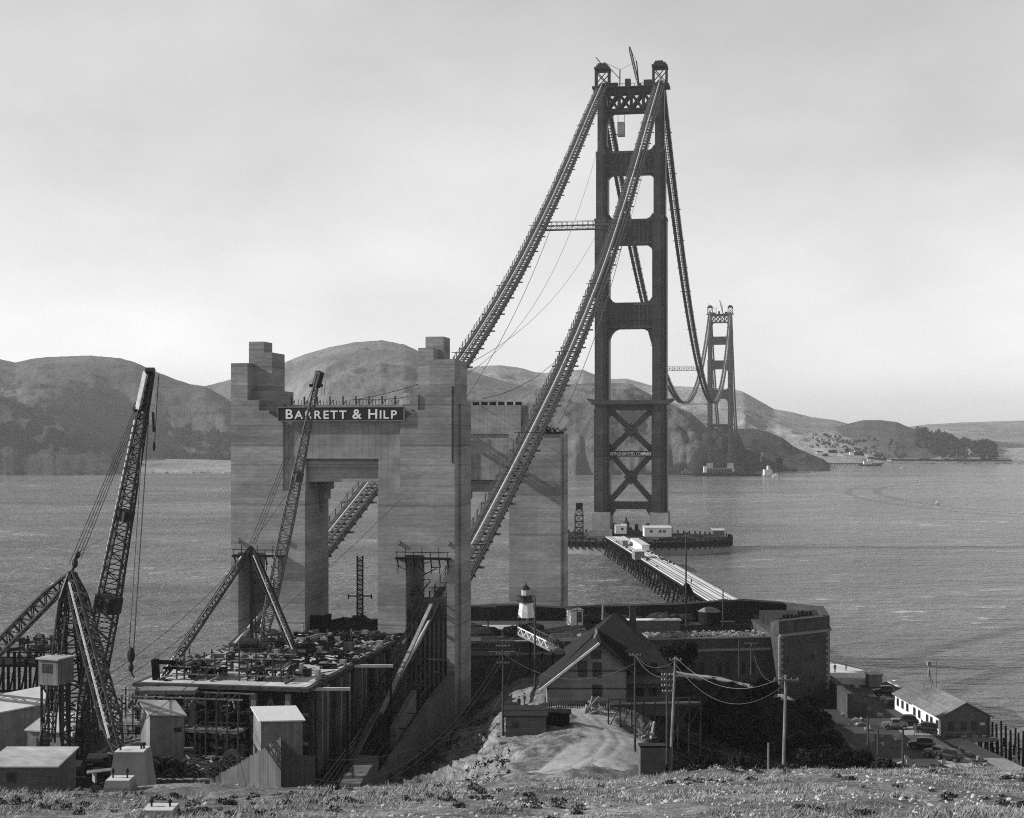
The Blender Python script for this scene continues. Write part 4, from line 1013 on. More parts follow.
# lattice column standing in the water gap
o = (X(360, 236), 236, 20.5); th = thing('lattice_mast', 'thin dark lattice column with a short crossbar seen through the pylon opening', 'mast', o)
b = MB(); lattice(b, o, (o[0], 236, Z(556, 236)), .9, .9, .9, 16, .16, .12); b.build('column', 'dark_steel', th)
b = MB(); z = Z(596, 236); b.beam((o[0]-1.9, 236, z), (o[0]+1.9, 236, z), .2); b.beam((o[0]-1.9, 236, z+.3), (o[0]-1.9, 236, z-.5), .2); b.beam((o[0]+1.9, 236, z+.3), (o[0]+1.9, 236, z-.5), .2); b.build('crossbar', 'dark_steel', th)
# ================================================================ FORT, LIGHTHOUSE, HOUSE
FP = [(-9, 249), (46.5, 256.5), (47.6, 254.0), (58.3, 261.5), (60.5, 277), (54, 286), (-9, 286)]
th = thing('brick_fort', 'dark brick fort with granite cornice and quoins below the bridge, its roof strewn with rubble', 'fort', (25, 268, 4))
b = MB()
def wall_seg(b, p, q, z0, z1, thick):
    p = Vector((*p, 0)); q = Vector((*q, 0)); d_ = (q-p).normalized(); n_ = Vector((-d_.y, d_.x, 0))*thick
    b.hexa([(p.x, p.y, z0), (q.x, q.y, z0), (q.x+n_.x, q.y+n_.y, z0), (p.x+n_.x, p.y+n_.y, z0), (p.x, p.y, z1), (q.x, q.y, z1), (q.x+n_.x, q.y+n_.y, z1), (p.x+n_.x, p.y+n_.y, z1)])
b.prism(FP[:2]+[(46.5, 266), (-9, 262)], 2, 16.4); b.prism([(46.5, 256.5), (47.6, 254.0), (58.3, 261.5), (60.5, 277), (46.5, 277)], 2, 17.5)
b.prism([(-9, 262), (14, 263.6), (14, 286), (-9, 286)], 2, 16.4); b.prism([(14, 278), (46.5, 277), (60.5, 277), (54, 286), (14, 286)], 2, 16.4)
b.build('wall', 'brick', th)
b = MB()
wall_seg(b, (-9, 249), (46.5, 256.5), 16.4, 17.0, 1.0)
b.build('front_parapet', 'brick', th)
b = MB(); wall_seg(b, (47.6, 254.0), (58.3, 261.5), 17.5, 20.1, 1.3); wall_seg(b, (58.3, 261.5), (60.5, 277), 17.5, 20.1, 1.3); wall_seg(b, (60.5, 277), (54, 286), 17.5, 19.9, 1.3); wall_seg(b, (46.7, 257.5), (47.6, 254.0), 17.5, 19.6, 1.0); b.build('bastion_parapet', 'brick', th)
b = MB()
RX = [(-9, 19.2), (0, 19.5), (10, 18.9), (20, 19.3), (32, 19.6), (40, 20.1), (47, 20.4), (54, 19.9)]
for (x0, z0), (x1, z1) in zip(RX, RX[1:]):
    b.hexa([(x0, 283, 16.4), (x1, 283, 16.4), (x1, 286, 16.4), (x0, 286, 16.4), (x0, 283, z0), (x1, 283, z1), (x1, 286, z1), (x0, 286, z0)])
b.build('rear_parapet', 'dark_siding' if False else 'sod', th)
b = MB()
def band(b, pts, z0, z1, pr):
    for p, q in zip(pts, pts[1:]):
        p = Vector((*p, 0)); q = Vector((*q, 0)); d_ = (q-p).normalized(); n_ = Vector((d_.y, -d_.x, 0))*pr
        b.hexa([(p.x, p.y, z0), (p.x+n_.x, p.y+n_.y, z0), (q.x+n_.x, q.y+n_.y, z0), (q.x, q.y, z0), (p.x, p.y, z1), (p.x+n_.x, p.y+n_.y, z1), (q.x+n_.x, q.y+n_.y, z1), (q.x, q.y, z1)])
band(b, [(-9, 249), (46.45, 256.49)], 14.6, 15.05, .35); band(b, [(47.6, 254.0), (58.3, 261.5), (60.5, 277)], 17.3, 17.75, .35)
band(b, [(-9, 249), (46.45, 256.49)], 16.8, 17.02, .12)
b.build('cornice', 'granite', th)
b = MB()
for (qx, qy), (ax, ay) in (((47.6, 254.0), (.819, .574)), ((58.3, 261.5), (-.819, -.574)), ((58.3, 261.5), (.14, .99))):
    for i in range(24):
        z = 4+i*.56; L_ = 1.0 if i % 2 else .55; nx, ny = (ay, -ax) if ax > 0 and ay < .9 else ((-ay, ax) if ax < 0 else (ay, -ax))
        nx, ny = nx*.07, ny*.07
        p = (qx, qy); q = (qx+ax*L_, qy+ay*L_)
        b.hexa([(p[0]+nx, p[1]+ny, z), (q[0]+nx, q[1]+ny, z), (q[0]-nx*3, q[1]-ny*3, z), (p[0]-nx*3, p[1]-ny*3, z), (p[0]+nx, p[1]+ny, z+.52), (q[0]+nx, q[1]+ny, z+.52), (q[0]-nx*3, q[1]-ny*3, z+.52), (p[0]-nx*3, p[1]-ny*3, z+.52)])
b.build('quoins', 'granite', th)
def fwin(x, z, w_, h, bastion=False):
    if bastion: u = x; px, py = 47.6+u*.819, 254.0+u*.574; a = math.atan2(.574, .819)
    else: px, py = x, 249+(x+9)*7.5/55.5; a = math.atan2(7.5, 55.5)
    b = MB((px, py, z), a); b.box(-w_/2-.14, w_/2+.14, -.06, .2, -.14, h+.14); fr = b.build('window', 'granite' if bastion is False and random.random() < .0 else 'brick', th)
    b = MB((px, py, z), a); b.box(-w_/2, w_/2, -.09, -.05, 0, h); b.build('pane', 'sign_black', fr)
for i, x in enumerate((26, 29.2, 32.4, 34.0, 37.2, 38.6, 41.6, 43.2)):
    fwin(x, 10.6, .62, 1.9)
    if x > 30: fwin(x, 7.4, .62, 1.7)
for i, x in enumerate((-5, -2, 3, 6, 10)): fwin(x, 10.6, .62, 1.7)
for u in (2.2, 8.6): fwin(u, 12.6, .7, .9, True); fwin(u, 8.6, .7, .9, True)
b = MB(); b.prism([(-8.5, 249.9), (46.3, 257.3), (46.3, 260.6), (-8.5, 254.2)], 16.42, 16.5);  b.prism([(-8.5, 270), (6, 270), (6, 276), (-8.5, 276)], 16.42, 16.5)
b.build('pavement', 'deck_litter', th)
rr = random.Random(21); b = MB()
b.prism([(48.2, 256), (57.2, 262.2), (59.2, 276.5), (48, 276.8)], 17.45, 19.3)
for k in range(9): b.box(49+k*.9, 49.6+k*.9, 262+k, 263+k, 19.3, 19.5+rr.random()*.9)
for i in range(24):
    x = rr.uniform(-8, 50); b.blob((x, rr.uniform(262, 264) if x < 14 else rr.uniform(279, 282.5), 16.4), (rr.uniform(2, 5), rr.uniform(1.5, 2.5), rr.uniform(.8, 2.2)), 8, 5, .15, rr)
b.build('sod_mound', 'sod', th)
# rubble on the fort roof, individually shaped stones in one heap (uncountable)
V_, Fc = [], []; rr = random.Random(5); b = MB()
for i in range(1100):
    x = rr.uniform(12, 46); y = 249+(x+9)*7.5/55.5+rr.uniform(1.6, 6.5); r_ = rr.uniform(.05, .22) if i % 14 else rr.uniform(.2, .42)
    b.blob((x, y, 16.5+r_*.3+rr.random()*.8), (r_*rr.uniform(.6, 1.7), r_, r_*.6), 5, 3, .5, rr)
for i in range(150):
    x = rr.uniform(16, 45); y = 249+(x+9)*7.5/55.5+rr.uniform(1.6, 6); z = 16.6+rr.random()*.3; b.beam((x, y, z), (x+rr.uniform(-2, 2), y+rr.uniform(-1, 1), z+rr.uniform(0, .8)), .14)
tag(b.build('rubble', 'rubble', origin=(30, 256, 16.5)), 'pale rubble and broken timber strewn along the front of the fort roof', 'rubble', kind='stuff')
# a few dark heaps and pale slabs further left
for i, (x, y, w_, h) in enumerate(((-4, 254, 3, .9), (9, 256, 4, 1.1), (14, 262, 3, .8))):
    b = MB((x, y, 16.5), .2)
    for k in range(7): b.box(-w_/2+rr.uniform(-.3, .3), w_/2+rr.uniform(-.3, .3), -.8+k*.22, -.64+k*.22, .0, .15+rr.random()*h)
    tag(b.build('lumber_stack', 'grey_timber', origin=(x, y, 16.5)), ['stack of grey lumber at the left end of the fort roof', 'stack of grey lumber just right of the lighthouse', 'stack of grey lumber by the white hut on the fort'][i], 'lumber stack')
# lighthouse
lx, ly, lz = X(526, 265), 265, 16.5
th = thing('lighthouse', 'small white tapered lighthouse with black gallery and lantern on an iron frame', 'lighthouse', (lx, ly, lz))
b = MB(); hexr = lambda r_, n_=9: [(lx+r_*math.cos(2*math.pi*i/n_), ly+r_*math.sin(2*math.pi*i/n_)) for i in range(n_)]
lo, hi = hexr(2.0), hexr(1.6)
for i in range(9):
    b.beam((*lo[i], lz), (*hi[i], lz+2.9), .16); j = (i+1) % 9
    b.beam((*lo[i], lz+.2), (*hi[j], lz+2.8), .08); b.beam((*lo[i], lz+1.4), (*lo[j], lz+1.4), .08)
b.build('iron_frame', 'grey_timber', th)
b = MB(); b.lathe(lx, ly, [(1.62, lz+2.9), (1.22, lz+5.8)], 9); b.build('tower', 'white_paint', th)
b = MB(); b.lathe(lx, ly, [(1.3, lz+5.6), (1.75, lz+5.85), (1.75, lz+6.0), (1.3, lz+6.0), (1.3, lz+6.9), (1.2, lz+7.0)], 12)
for i in range(14): a = i*2*math.pi/14; b.tube((lx+1.7*math.cos(a), ly+1.7*math.sin(a), lz+6), (lx+1.7*math.cos(a), ly+1.7*math.sin(a), lz+6.9), .04, 4)
b.lathe(lx, ly, [(1.72, lz+6.86), (1.76, lz+6.93), (1.68, lz+6.93)], 14)
b.build('gallery', 'black_paint', th)
b = MB(); b.lathe(lx, ly, [(.85, lz+7.0), (.85, lz+8.1)], 8); b.build('lantern', 'tin_roof', th)
b = MB(); b.lathe(lx, ly, [(1.05, lz+8.1), (.5, lz+8.7), (.12, lz+8.95), (.12, lz+9.3), (.02, lz+9.4)], 8); b.build('lantern_roof', 'black_paint', th)
# white hut and others on the fort
shed('white_hut', 'small white hut with dark doorway on the rear of the fort roof', (X(577, 276), 276, 17.0), .35, 2.5, 2.2, 2.2, .2, 'white_siding', 'grey_timber', door=.55)
shed('flat_shed', 'long dark shed with a bright white roof edge in front of the fort courtyard', (X(652, 262), 262, 16.3), .05, 10.5, 1.5, 2.8, .08, 'dark_siding', 'white_paint', over=.2)
# domed heaps and bunker left of lighthouse
th = thing('round_tank', 'squat dark round tank with a pale conical roof on the fort roof', 'tank', (X(709, 279), 279, 16.5))
tx = X(709.5, 279); b = MB(); b.lathe(tx, 279, [(2.15, 16.4), (2.15, 18.8)], 20); b.build('tank_wall', 'dark_timber', th)
b = MB(); b.lathe(tx, 279, [(2.3, 18.8), (1.2, 19.4), (.1, 19.7)], 20); b.build('tank_roof', 'grey_timber', th)
# timber stair tower behind the fort
o = (X(683, 330), 330, 3.5); th = thing('stair_tower', 'timber stair tower with a peaked roof standing behind the fort beside the trestle', 'stair tower', o)
b = MB(); x0, x1 = X(683, 330), X(691.5, 330)
for x in (x0, x1):
    for y in (329, 331.5): b.beam((x, y, 1), (x, y, 16.8), .28)
for z in (9, 11.4, 13.8, 16.2):
    for y in (329, 331.5): b.beam((x0, y, z), (x1, y, z), .3)
for z in (9, 11.4, 13.8): b.beam((x0, 329, z), (x1, 329, z+2.4), .16)
b.build('frame', 'timber', th)
b = MB(); b.vprism([(x0-.7, 16.4), (x1+.7, 16.4), ((x0+x1)/2+.3, 18.9), ((x0+x1)/2-.3, 18.9)], 328.6, 332); b.build('roof', 'dark_timber', th)
b = MB(); b.beam((X(671, 330), 328.6, Z(614, 330)), (x0, 328.6, Z(597, 330)), .3); b.beam((X(671, 330), 328.6, Z(609, 330)), (x0, 328.6, Z(592, 330)), .16)
for i in range(7): u = i/6; b.beam((X(671, 330)+(x0-X(671, 330))*u, 328.6, Z(614-17*u, 330)), (X(671, 330)+(x0-X(671, 330))*u, 328.6, Z(609-17*u, 330)), .12)
b.build('stair', 'grey_timber', th)
# footbridge from the fort roof towards the bluff
a = at(524, 634, 252); q = at(560, 652, 232)
th = thing('footbridge', 'white railed footbridge sloping from the fort roof down to the bluff beside the house', 'footbridge', tuple(a))
b = MB(); b.beam(tuple(a), tuple(q), 2.4, .3); b.build('deck', 'grey_timber', th)
dd = (q-a).normalized(); sd = dd.cross(Vector((0, 0, 1))).normalized()
for k, mt in ((1.1, 'white_paint'), (-1.1, 'timber')):
    b = MB()
    for h in (.0, 1.25): b.beam(tuple(a+sd*k+Vector((0, 0, h))), tuple(q+sd*k+Vector((0, 0, h))), .16)
    for i in range(13):
        p_ = a.lerp(q, i/12)+sd*k; b.beam(tuple(p_), tuple(p_+Vector((0, 0, 1.25))), .12)
        if i < 12: r_ = a.lerp(q, (i+1)/12)+sd*k; b.beam(tuple(p_+Vector((0, 0, 1.2*(i % 2)))), tuple(r_+Vector((0, 0, 1.2*(1-i % 2)))), .12)
    b.build('railing', mt, th)
for u in (.35, .97):
    b = MB(); p_ = a.lerp(q, u)
    for k in (-1, 1): b.beam(tuple(p_+sd*k), tuple(p_+sd*k*1.3-Vector((0, 0, 11))), .3)
    b.beam(tuple(p_+sd*-1.2-Vector((0, 0, 4))), tuple(p_+sd*1.2-Vector((0, 0, 4))), .2); b.build('trestle_leg', 'dark_timber', th)
# fence on the fort's left end
th = thing('railing', 'pale picket railing along the left end of the fort', 'railing', (X(490, 246), 246, 15))
b = MB()
for px in range(468, 516, 3):
    p_ = at(px, 641, 247); b.beam((p_.x, p_.y, 15.6), (p_.x, p_.y, 17.6), .14)
for z in (16.2, 17.5): b.beam((X(466, 247), 247, z), (X(516, 247), 247, z), .14)
b.beam((X(466, 247), 246.8, 15.5), (X(516, 247), 246.8, 15.5), .5); b.build('pickets', 'grey_timber', th)

# ---- the two-storey house on the bluff
node_mat('house_siding', .20, .8, .2, .8, .1, stain=.2); stripes(M['house_siding'], 'Z', .26, .2, .15, .06)
HX = lambda px: X(px, 200)
th = thing('gabled_house', 'large gabled wooden house with steep dark shingle roofs and dim windows beside the road', 'house', (X(590, 200), 200, 15.8))
gz = 15.2
b = MB(); x0, x1 = 4.9, 16.0; xa = 12.2; apex = 24.2
b.vprism([(x0, gz), (x1, gz), (x1, 20.9), (xa, apex), (x0, 18.35)], 198, 206)
b.build('front_wall', 'house_siding', th)
b = MB()       # catslide roof, left slope long
def slab(b, p, q, y0, y1, th_):
    d_ = (Vector((q[0], 0, q[1]))-Vector((p[0], 0, p[1]))).normalized(); n_ = Vector((-d_.z, 0, d_.x)); n_ = n_ if n_.z > 0 else -n_
    pr = [p, q, (q[0]+n_.x*th_, q[1]+n_.z*th_), (p[0]+n_.x*th_, p[1]+n_.z*th_)]
    b.vprism(pr if d_.x > 0 else pr[::-1], y0, y1)
slab(b, (x0-.9, 17.75), (xa, apex+.03), 197.3, 208, .28); slab(b, (x1+.7, 20.2), (xa, apex+.03), 197.3, 208, .28)
b.build('front_roof', 'shingle', th)
b = MB(); slab(b, (x0-.95, 17.74), (xa, apex+.08), 197.0, 197.32, .3); b.build('barge_board', 'white_paint', th)
b = MB(); slab(b, (x1+.75, 20.1), (xa, apex-.05), 197.1, 197.28, .2); b.build('barge_board', 'timber', th)
b = MB()
for z in (17.9, 20.35): b.box(x0 if z < 18 else 8.0, x1, 197.9, 198.0, z, z+.16)
b.box(x1-.12, x1+.03, 197.9, 198.0, gz, 20.9); b.build('trim', 'timber', th)
def hwin(px0, px1, py0, py1, Yw=198, light=False):
    xa_, xb_ = X(px0, Yw), X(px1, Yw); za, zb = Z(py1, Yw), Z(py0, Yw)
    b = MB(); b.box(xa_-.1, xb_+.1, Yw-.07, Yw+.05, za-.1, zb+.1); fr = b.build('window', 'timber', th)
    b = MB(); b.box(xa_, xb_, Yw-.10, Yw-.06, za, zb); pn = b.build('pane', 'glass', fr)
    b = MB(); b.box((xa_+xb_)/2-.03, (xa_+xb_)/2+.03, Yw-.13, Yw-.09, za, zb); b.box(xa_, xb_, Yw-.13, Yw-.09, (za+zb)/2-.03, (za+zb)/2+.03); b.build('mullion', 'timber', fr)
hwin(592, 600.5, 651, 658); hwin(579, 586.5, 662, 676); hwin(593.5, 601, 663, 677); hwin(593, 601.5, 685.5, 696)
# main block with a steep hipped roof behind, and right wing
b = MB(); b.box(8.5, 21.0, 203, 214, gz-1, 21.2); b.box(16.0, 22.6, 200.5, 207, gz-1.5, 19.6); b.build('main_wall', 'dark_siding', th)
b = MB()
b.add([(7.8, 202.2, 21.2), (21.8, 202.2, 21.2), (21.8, 214.8, 21.2), (7.8, 214.8, 21.2), (14.9, 207.5, 27.3), (15.6, 209.5, 27.3)], [(0, 1, 4), (1, 2, 5, 4), (2, 3, 5), (3, 0, 4, 5), (3, 2, 1, 0)])
b.add([(15.6, 199.6, 19.6), (23.3, 199.6, 19.6), (23.3, 207.5, 19.6), (15.6, 207.5, 19.6), (16.2, 203.2, 23.0), (20, 203.2, 23.0)], [(0, 1, 5, 4), (1, 2, 5), (2, 3, 4, 5), (3, 0, 4), (3, 2, 1, 0)])
b.build('main_roof', 'shingle', th)
b = MB(); b.vprism([(10.6, 22), (13.8, 22), (12.2, 25.2)], 202.9, 207); b.build('dormer', 'grey_shingle', th)
b = MB(); b.box(17.3, 18.2, 209, 209.9, 23, 28.0); b.box(17.2, 18.3, 208.9, 210, 27.7, 28.0); b.build('chimney', 'brick', th)
hwin(640, 646, 663, 672, 200.5); hwin(651, 657, 663, 672, 200.5); hwin(637, 643, 684, 695, 200.5); hwin(650, 656, 684, 695, 200.5)
b = MB(); b.box(16.4, 22.4, 198.6, 200.4, 18.0, 18.15)
for x in (16.6, 19.4, 22.2): b.box(x-.09, x+.09, 198.7, 198.88, gz, 18.0)
b.build('porch', 'timber', th)
# pale fence in front of the house and rail on its right
th = thing('picket_fence', 'low dim picket fence in front of the house', 'fence', (X(570, 195), 195, 15.5))
b = MB()
for i in range(38):
    x = X(540, 195)+i*.32; z = H(x, 195); b.box(x-.07, x+.07, 194.95, 195, z-.2, z+1.0)
for h in (.3, .8): b.beam((X(540, 195), 195.03, H(X(540, 195), 195)+h), (X(625, 195), 195.03, H(X(625, 195), 195)+h), .08)
b.build('pickets', 'timber', th)
th = thing('wooden_trestle', 'weathered timber walkway on crossed posts right of the house', 'walkway', (X(660, 185), 185, 13))
b = MB(); a = at(608, 705, 188); q = at(700, 703, 192); b.beam(tuple(a), tuple(q), 1.6, .3)
b.beam(tuple(a+Vector((0, -.8, .9))), tuple(q+Vector((0, -.8, .9))), .14); b.build('deck', 'timber', th)
b = MB()
for i in range(9):
    p_ = a.lerp(q, i/8); g = H(p_.x, p_.y); b.beam((p_.x, p_.y-.7, g-.5), (p_.x, p_.y-.7, p_.z+.9), .18)
    if i < 8: r_ = a.lerp(q, (i+1)/8); b.beam((p_.x, p_.y-.7, p_.z-3), (r_.x, r_.y-.7, r_.z), .12)
b.build('post_frame', 'timber', th)
# white debris heap by the corner of the house
rr = random.Random(8)
for k, (px, py, Y) in enumerate(((593, 706, 193), (642, 718, 178))):
    o = at(px, py, Y); o.z = H(o.x, o.y); b = MB(tuple(o))
    for i in range(16): b.beam((rr.uniform(-1.5, 1.5), rr.uniform(-.8, .8), 0), (rr.uniform(-1.2, 1.8), rr.uniform(-.8, .8), rr.uniform(.3, 2.4)), rr.uniform(.08, .3))
    tag(b.build('scrap_heap', 'rubble', origin=tuple(o)), ['pale heap of scrap boards by the roadside in front of the house', 'pale scrap heap under the timber walkway right of the house'][k], 'scrap heap')

# ---- sheds beside the road
def ground_shed(px, Y, name, label, rz, *a, **k):
    x = X(px, Y); return shed(name, label, (x, Y, H(x, Y)), rz, *a, **k)
zr = Z(737, 176)
shed('road_shed', 'small shed with plank walls and tar roof beside the dirt road', (X(526, 176), 176, zr), 0, 5.0, 4.2, 2.5, .45, 'dark_siding', 'shingle', door=.9, wins=[(-1.3, 1.5, .8, .8)])
b = MB(); b.box(X(503, 176)-.4, X(548, 176)+.2, 173.2, 176, zr-.25, zr); pl = thing('loading_deck', 'low plank platform in front of the road shed', 'platform', (X(526, 174), 174, zr)); b.build('planks', 'grey_timber', pl)
b = MB(); b.box(X(505, 176), X(547, 176), 173.5, 180.4, zr-3.5, zr-.3); b.build('cribbing', 'dark_timber', pl)
shed('lean_to', 'low dark box shed just right of the road shed', (X(557, 180), 180, H(X(557, 180), 180)-.1), 0, 3.2, 2, 1.7, .1, 'dark_timber', 'dark_timber')
x = X(653, 116); zz = H(x, 116); shed('dark_shed', 'square dark windowless shed below the brush right of the road', (x, 116, Z(779, 116)), 0, 2.05, 2.0, 2.55, -.2, 'dark_siding', 'shingle', over=.05)

# ---- shore buildings on the right
SB = (X(966, 226), 226.5, 4.3)
th = thing('shore_building', 'long gabled building with white side wall and dark gable end on piles by the water', 'building', SB)
a_ = math.atan2(-(X(913, 262)-X(941, 228)), 262-228)*.55
a_ = .06
B = lambda: MB((X(966.5, 231), 231.5, 4.4), a_)
b = B(); b.vprism([(-4.1, 0), (4.1, 0), (4.1, 3.1), (0, 5.3), (-4.1, 3.1)], 0, 13.6); b.vprism([(-4.1, 0), (3.3, 0), (3.3, 2.9), (-.4, 4.8), (-4.1, 2.9)], 13.6, 23); b.build('wall', 'white_siding', th)
b = B(); b.vprism([(-4.1, 0.0), (4.1, 0.0), (4.1, 3.1), (0, 5.3), (-4.1, 3.1)], -.1, -.01); b.build('gable_end', 'dark_siding', th)  # dark sheet over the white gable, its shade put into the colour
b = B()
for sg in (-1, 1): p_ = [(0, 5.33), (sg*4.6, 2.86), (sg*4.6, 3.04), (0, 5.51)]; b.vprism(p_ if sg < 0 else p_[::-1], -.5, 13.9)
for sx in (-4.6, 3.8): p_ = [(-.4, 4.83), (sx, 2.66), (sx, 2.84), (-.4, 5.01)]; b.vprism(p_ if sx < -.4 else p_[::-1], 13.9, 23.4)
b.build('roof', 'grey_shingle', th)
for y in (1.6, 4.2, 6.2, 10, 12.4, 16, 18.5, 21):
    b = B(); b.box(-4.18, -4.08, y-.55, y+.55, .9, 2.3); fr = b.build('window', 'dark_siding', th)
    b = B(); b.box(-4.22, -4.17, y-.42, y+.42, 1.02, 2.18); b.build('pane', 'glass', fr)
for x in (-2.4, -.3, 1.4):
    b = B(); b.box(x-.45, x+.45, -.16, -.1, .9, 2.3); fr = b.build('window', 'timber', th)
    b = B(); b.box(x-.36, x+.36, -.2, -.15, 1, 2.2); b.build('pane', 'glass', fr)
b = B(); b.box(2.4, 3.1, -.16, -.1, 1.7, 2.1); b.build('notice', 'white_paint', th)
b = B(); b.box(-4.3, 4.6, -1.7, -.12, -.7, -.1)
for x in (-4.2, -2.5, -.8, .9): b.box(x-.05, x+.05, -1.65, -1.55, -.1, .9)
b.box(-4.3, 1.0, -1.65, -1.57, .85, .95); b.build('porch', 'grey_timber', th)
for x in (1, 2.6, 4.2):
    for y in (0, 5, 10, 15, 20):
        b = B(); b.tube((x, y, -6), (x, y, 0), .17, 7); b.build('pile', 'dark_timber', th)
b = B()       # roof tower and mast
for x, y in ((-1.6, 14), (.2, 14), (-1.6, 16), (.2, 16)): b.beam((x, y, 4.2), (-.7, 15, 8.6), .12)
b.beam((-1.2, 14.4, 6.6), (-.1, 14.4, 6.6), .12); b.beam((0.6, 15, 5), (0.6, 15, 10), .1); b.box(-1.0, -.4, 14.7, 15.3, 9.0, 9.7); b.build('roof_mast', 'grey_timber', th)
# dock deck beside it
b = MB(); pl = [(69.2, 228), (72.6, 230), (75.2, 209), (72, 206.5)]; b.prism(pl, 3.8, 4.42)
th = thing('boardwalk', 'pale plank boardwalk sloping along the shore in front of the gable end', 'boardwalk', (76, 213, 4.4)); b.build('deck', 'plank', th)
# standing mooring piles
rr = random.Random(31); k = 0
spots = [(992, 722, 745), (997, 724, 752), (1002, 721, 757), (1006, 726, 765), (1011, 730, 770), (1015, 728, 760), (1019, 733, 768), (1023, 731, 772), (1004, 738, 772), (998, 740, 768), (1009, 742, 774), (1014, 745, 775), (1020, 748, 775), (993, 747, 768), (1001, 752, 775), (985, 742, 765), (1026, 738, 775), (979, 745, 762), (1028, 750, 778), (988, 718, 735)]
ORD = ['first', 'second', 'third', 'fourth', 'fifth', 'sixth', 'seventh', 'eighth', 'ninth', 'tenth', 'eleventh', 'twelfth', 'thirteenth', 'fourteenth', 'fifteenth', 'sixteenth', 'seventeenth', 'eighteenth', 'nineteenth', 'twentieth']
spots.sort()
for px, p0, p1 in spots:
    Y = 228+rr.uniform(0, 16); x = X(px, Y); zt = Z(p0, Y); b = MB(); b.tube((x, Y, -3), (x+rr.uniform(-.15, .15), Y, zt), .2, 7, .17); k += 1
    tag(b.build('mooring_pile', 'dark_timber', origin=(x, Y, -1)), ORD[k-1]+' weathered timber pile from the left in the shallows beside the gabled building', 'pile', 'weathered piles standing in the shallows')
# seawall, small sheds by the fort
th = thing('seawall', 'bright sunlit concrete seawall apron beyond the corner of the fort', 'seawall', (X(842, 290), 290, 2))
b = MB(); b.prism([(61.5, 280), (61, 296), (66.5, 300), (74.5, 283), (71, 279)], -1, 5.6); b.build('apron', 'pale_concrete', th)
b = MB(); b.box(62.2, 65.2, 297.5, 298.5, 5.6, 8.8); b.build('gate_post', 'dark_siding', th)
ground = 4.35
shed('white_kiosk', 'small pale flat-roofed shed at the far side of the parking lot', (X(876, 277), 277, ground), .12, 2.6, 2.2, 2.3, .1, 'board_siding', 'tin_roof')
th = thing('retaining_wall', 'dark retaining wall below the fort corner beside the parking lot', 'wall', (58, 262, 4))
b = MB(); b.box(58.8, 61.2, 246, 279, 2, 7.2); b.box(57.9, 58.8, 246, 260, 2, 8.6); b.build('masonry', 'brick', th)
rr = random.Random(71); b = MB()
for i in range(120):
    x = rr.uniform(57, 69); y = rr.uniform(207, 300)
    if rr.random() < .6: x = rr.choice((rr.uniform(56.5, 60), rr.uniform(66, 70)))
    if 64 < x < 78 and 224 < y < 262: continue
    w_ = rr.uniform(.2, 1.3); b.hexa([(x, y, 4.3), (x+w_, y+.1, 4.3), (x+w_, y+w_, 4.3), (x+.1, y+w_, 4.3), (x, y, 4.4+rr.random()*.7), (x+w_, y, 4.4+rr.random()*.7), (x+w_, y+w_, 4.4+rr.random()*.7), (x, y+w_, 4.4+rr.random()*.7)])
tag(b.build('lot_debris', 'rubble', origin=(62, 250, 4.4)), 'scattered stones and scraps along the edges of the parking lot', 'debris', kind='stuff')
# stair and board fences on the slope to the lot
for k, (p0, p1, Y0, Y1, lb) in enumerate((((792, 688), (842, 716), 226, 214, 'upper row of pale pickets down the slope to the parking lot'), ((806, 690), (852, 722), 220, 206, 'lower row of pale pickets down the slope to the parking lot'))):
    a = at(*p0, Y0); q = at(*p1, Y1); th = thing('slope_fence', lb, 'fence', tuple(a), 'picket rows on the slope'); b = MB()
    for i in range(26):
        p_ = a.lerp(q, i/25); g = H(p_.x, p_.y); b.beam((p_.x, p_.y, g-.3), (p_.x, p_.y, g+1.1+.1*(i % 2)), .12)
    for i in range(25):
        p_ = a.lerp(q, i/25); r_ = a.lerp(q, (i+1)/25); b.beam((p_.x, p_.y, H(p_.x, p_.y)+.9), (r_.x, r_.y, H(r_.x, r_.y)+.9), .1)
    b.build('pickets', 'timber', th)
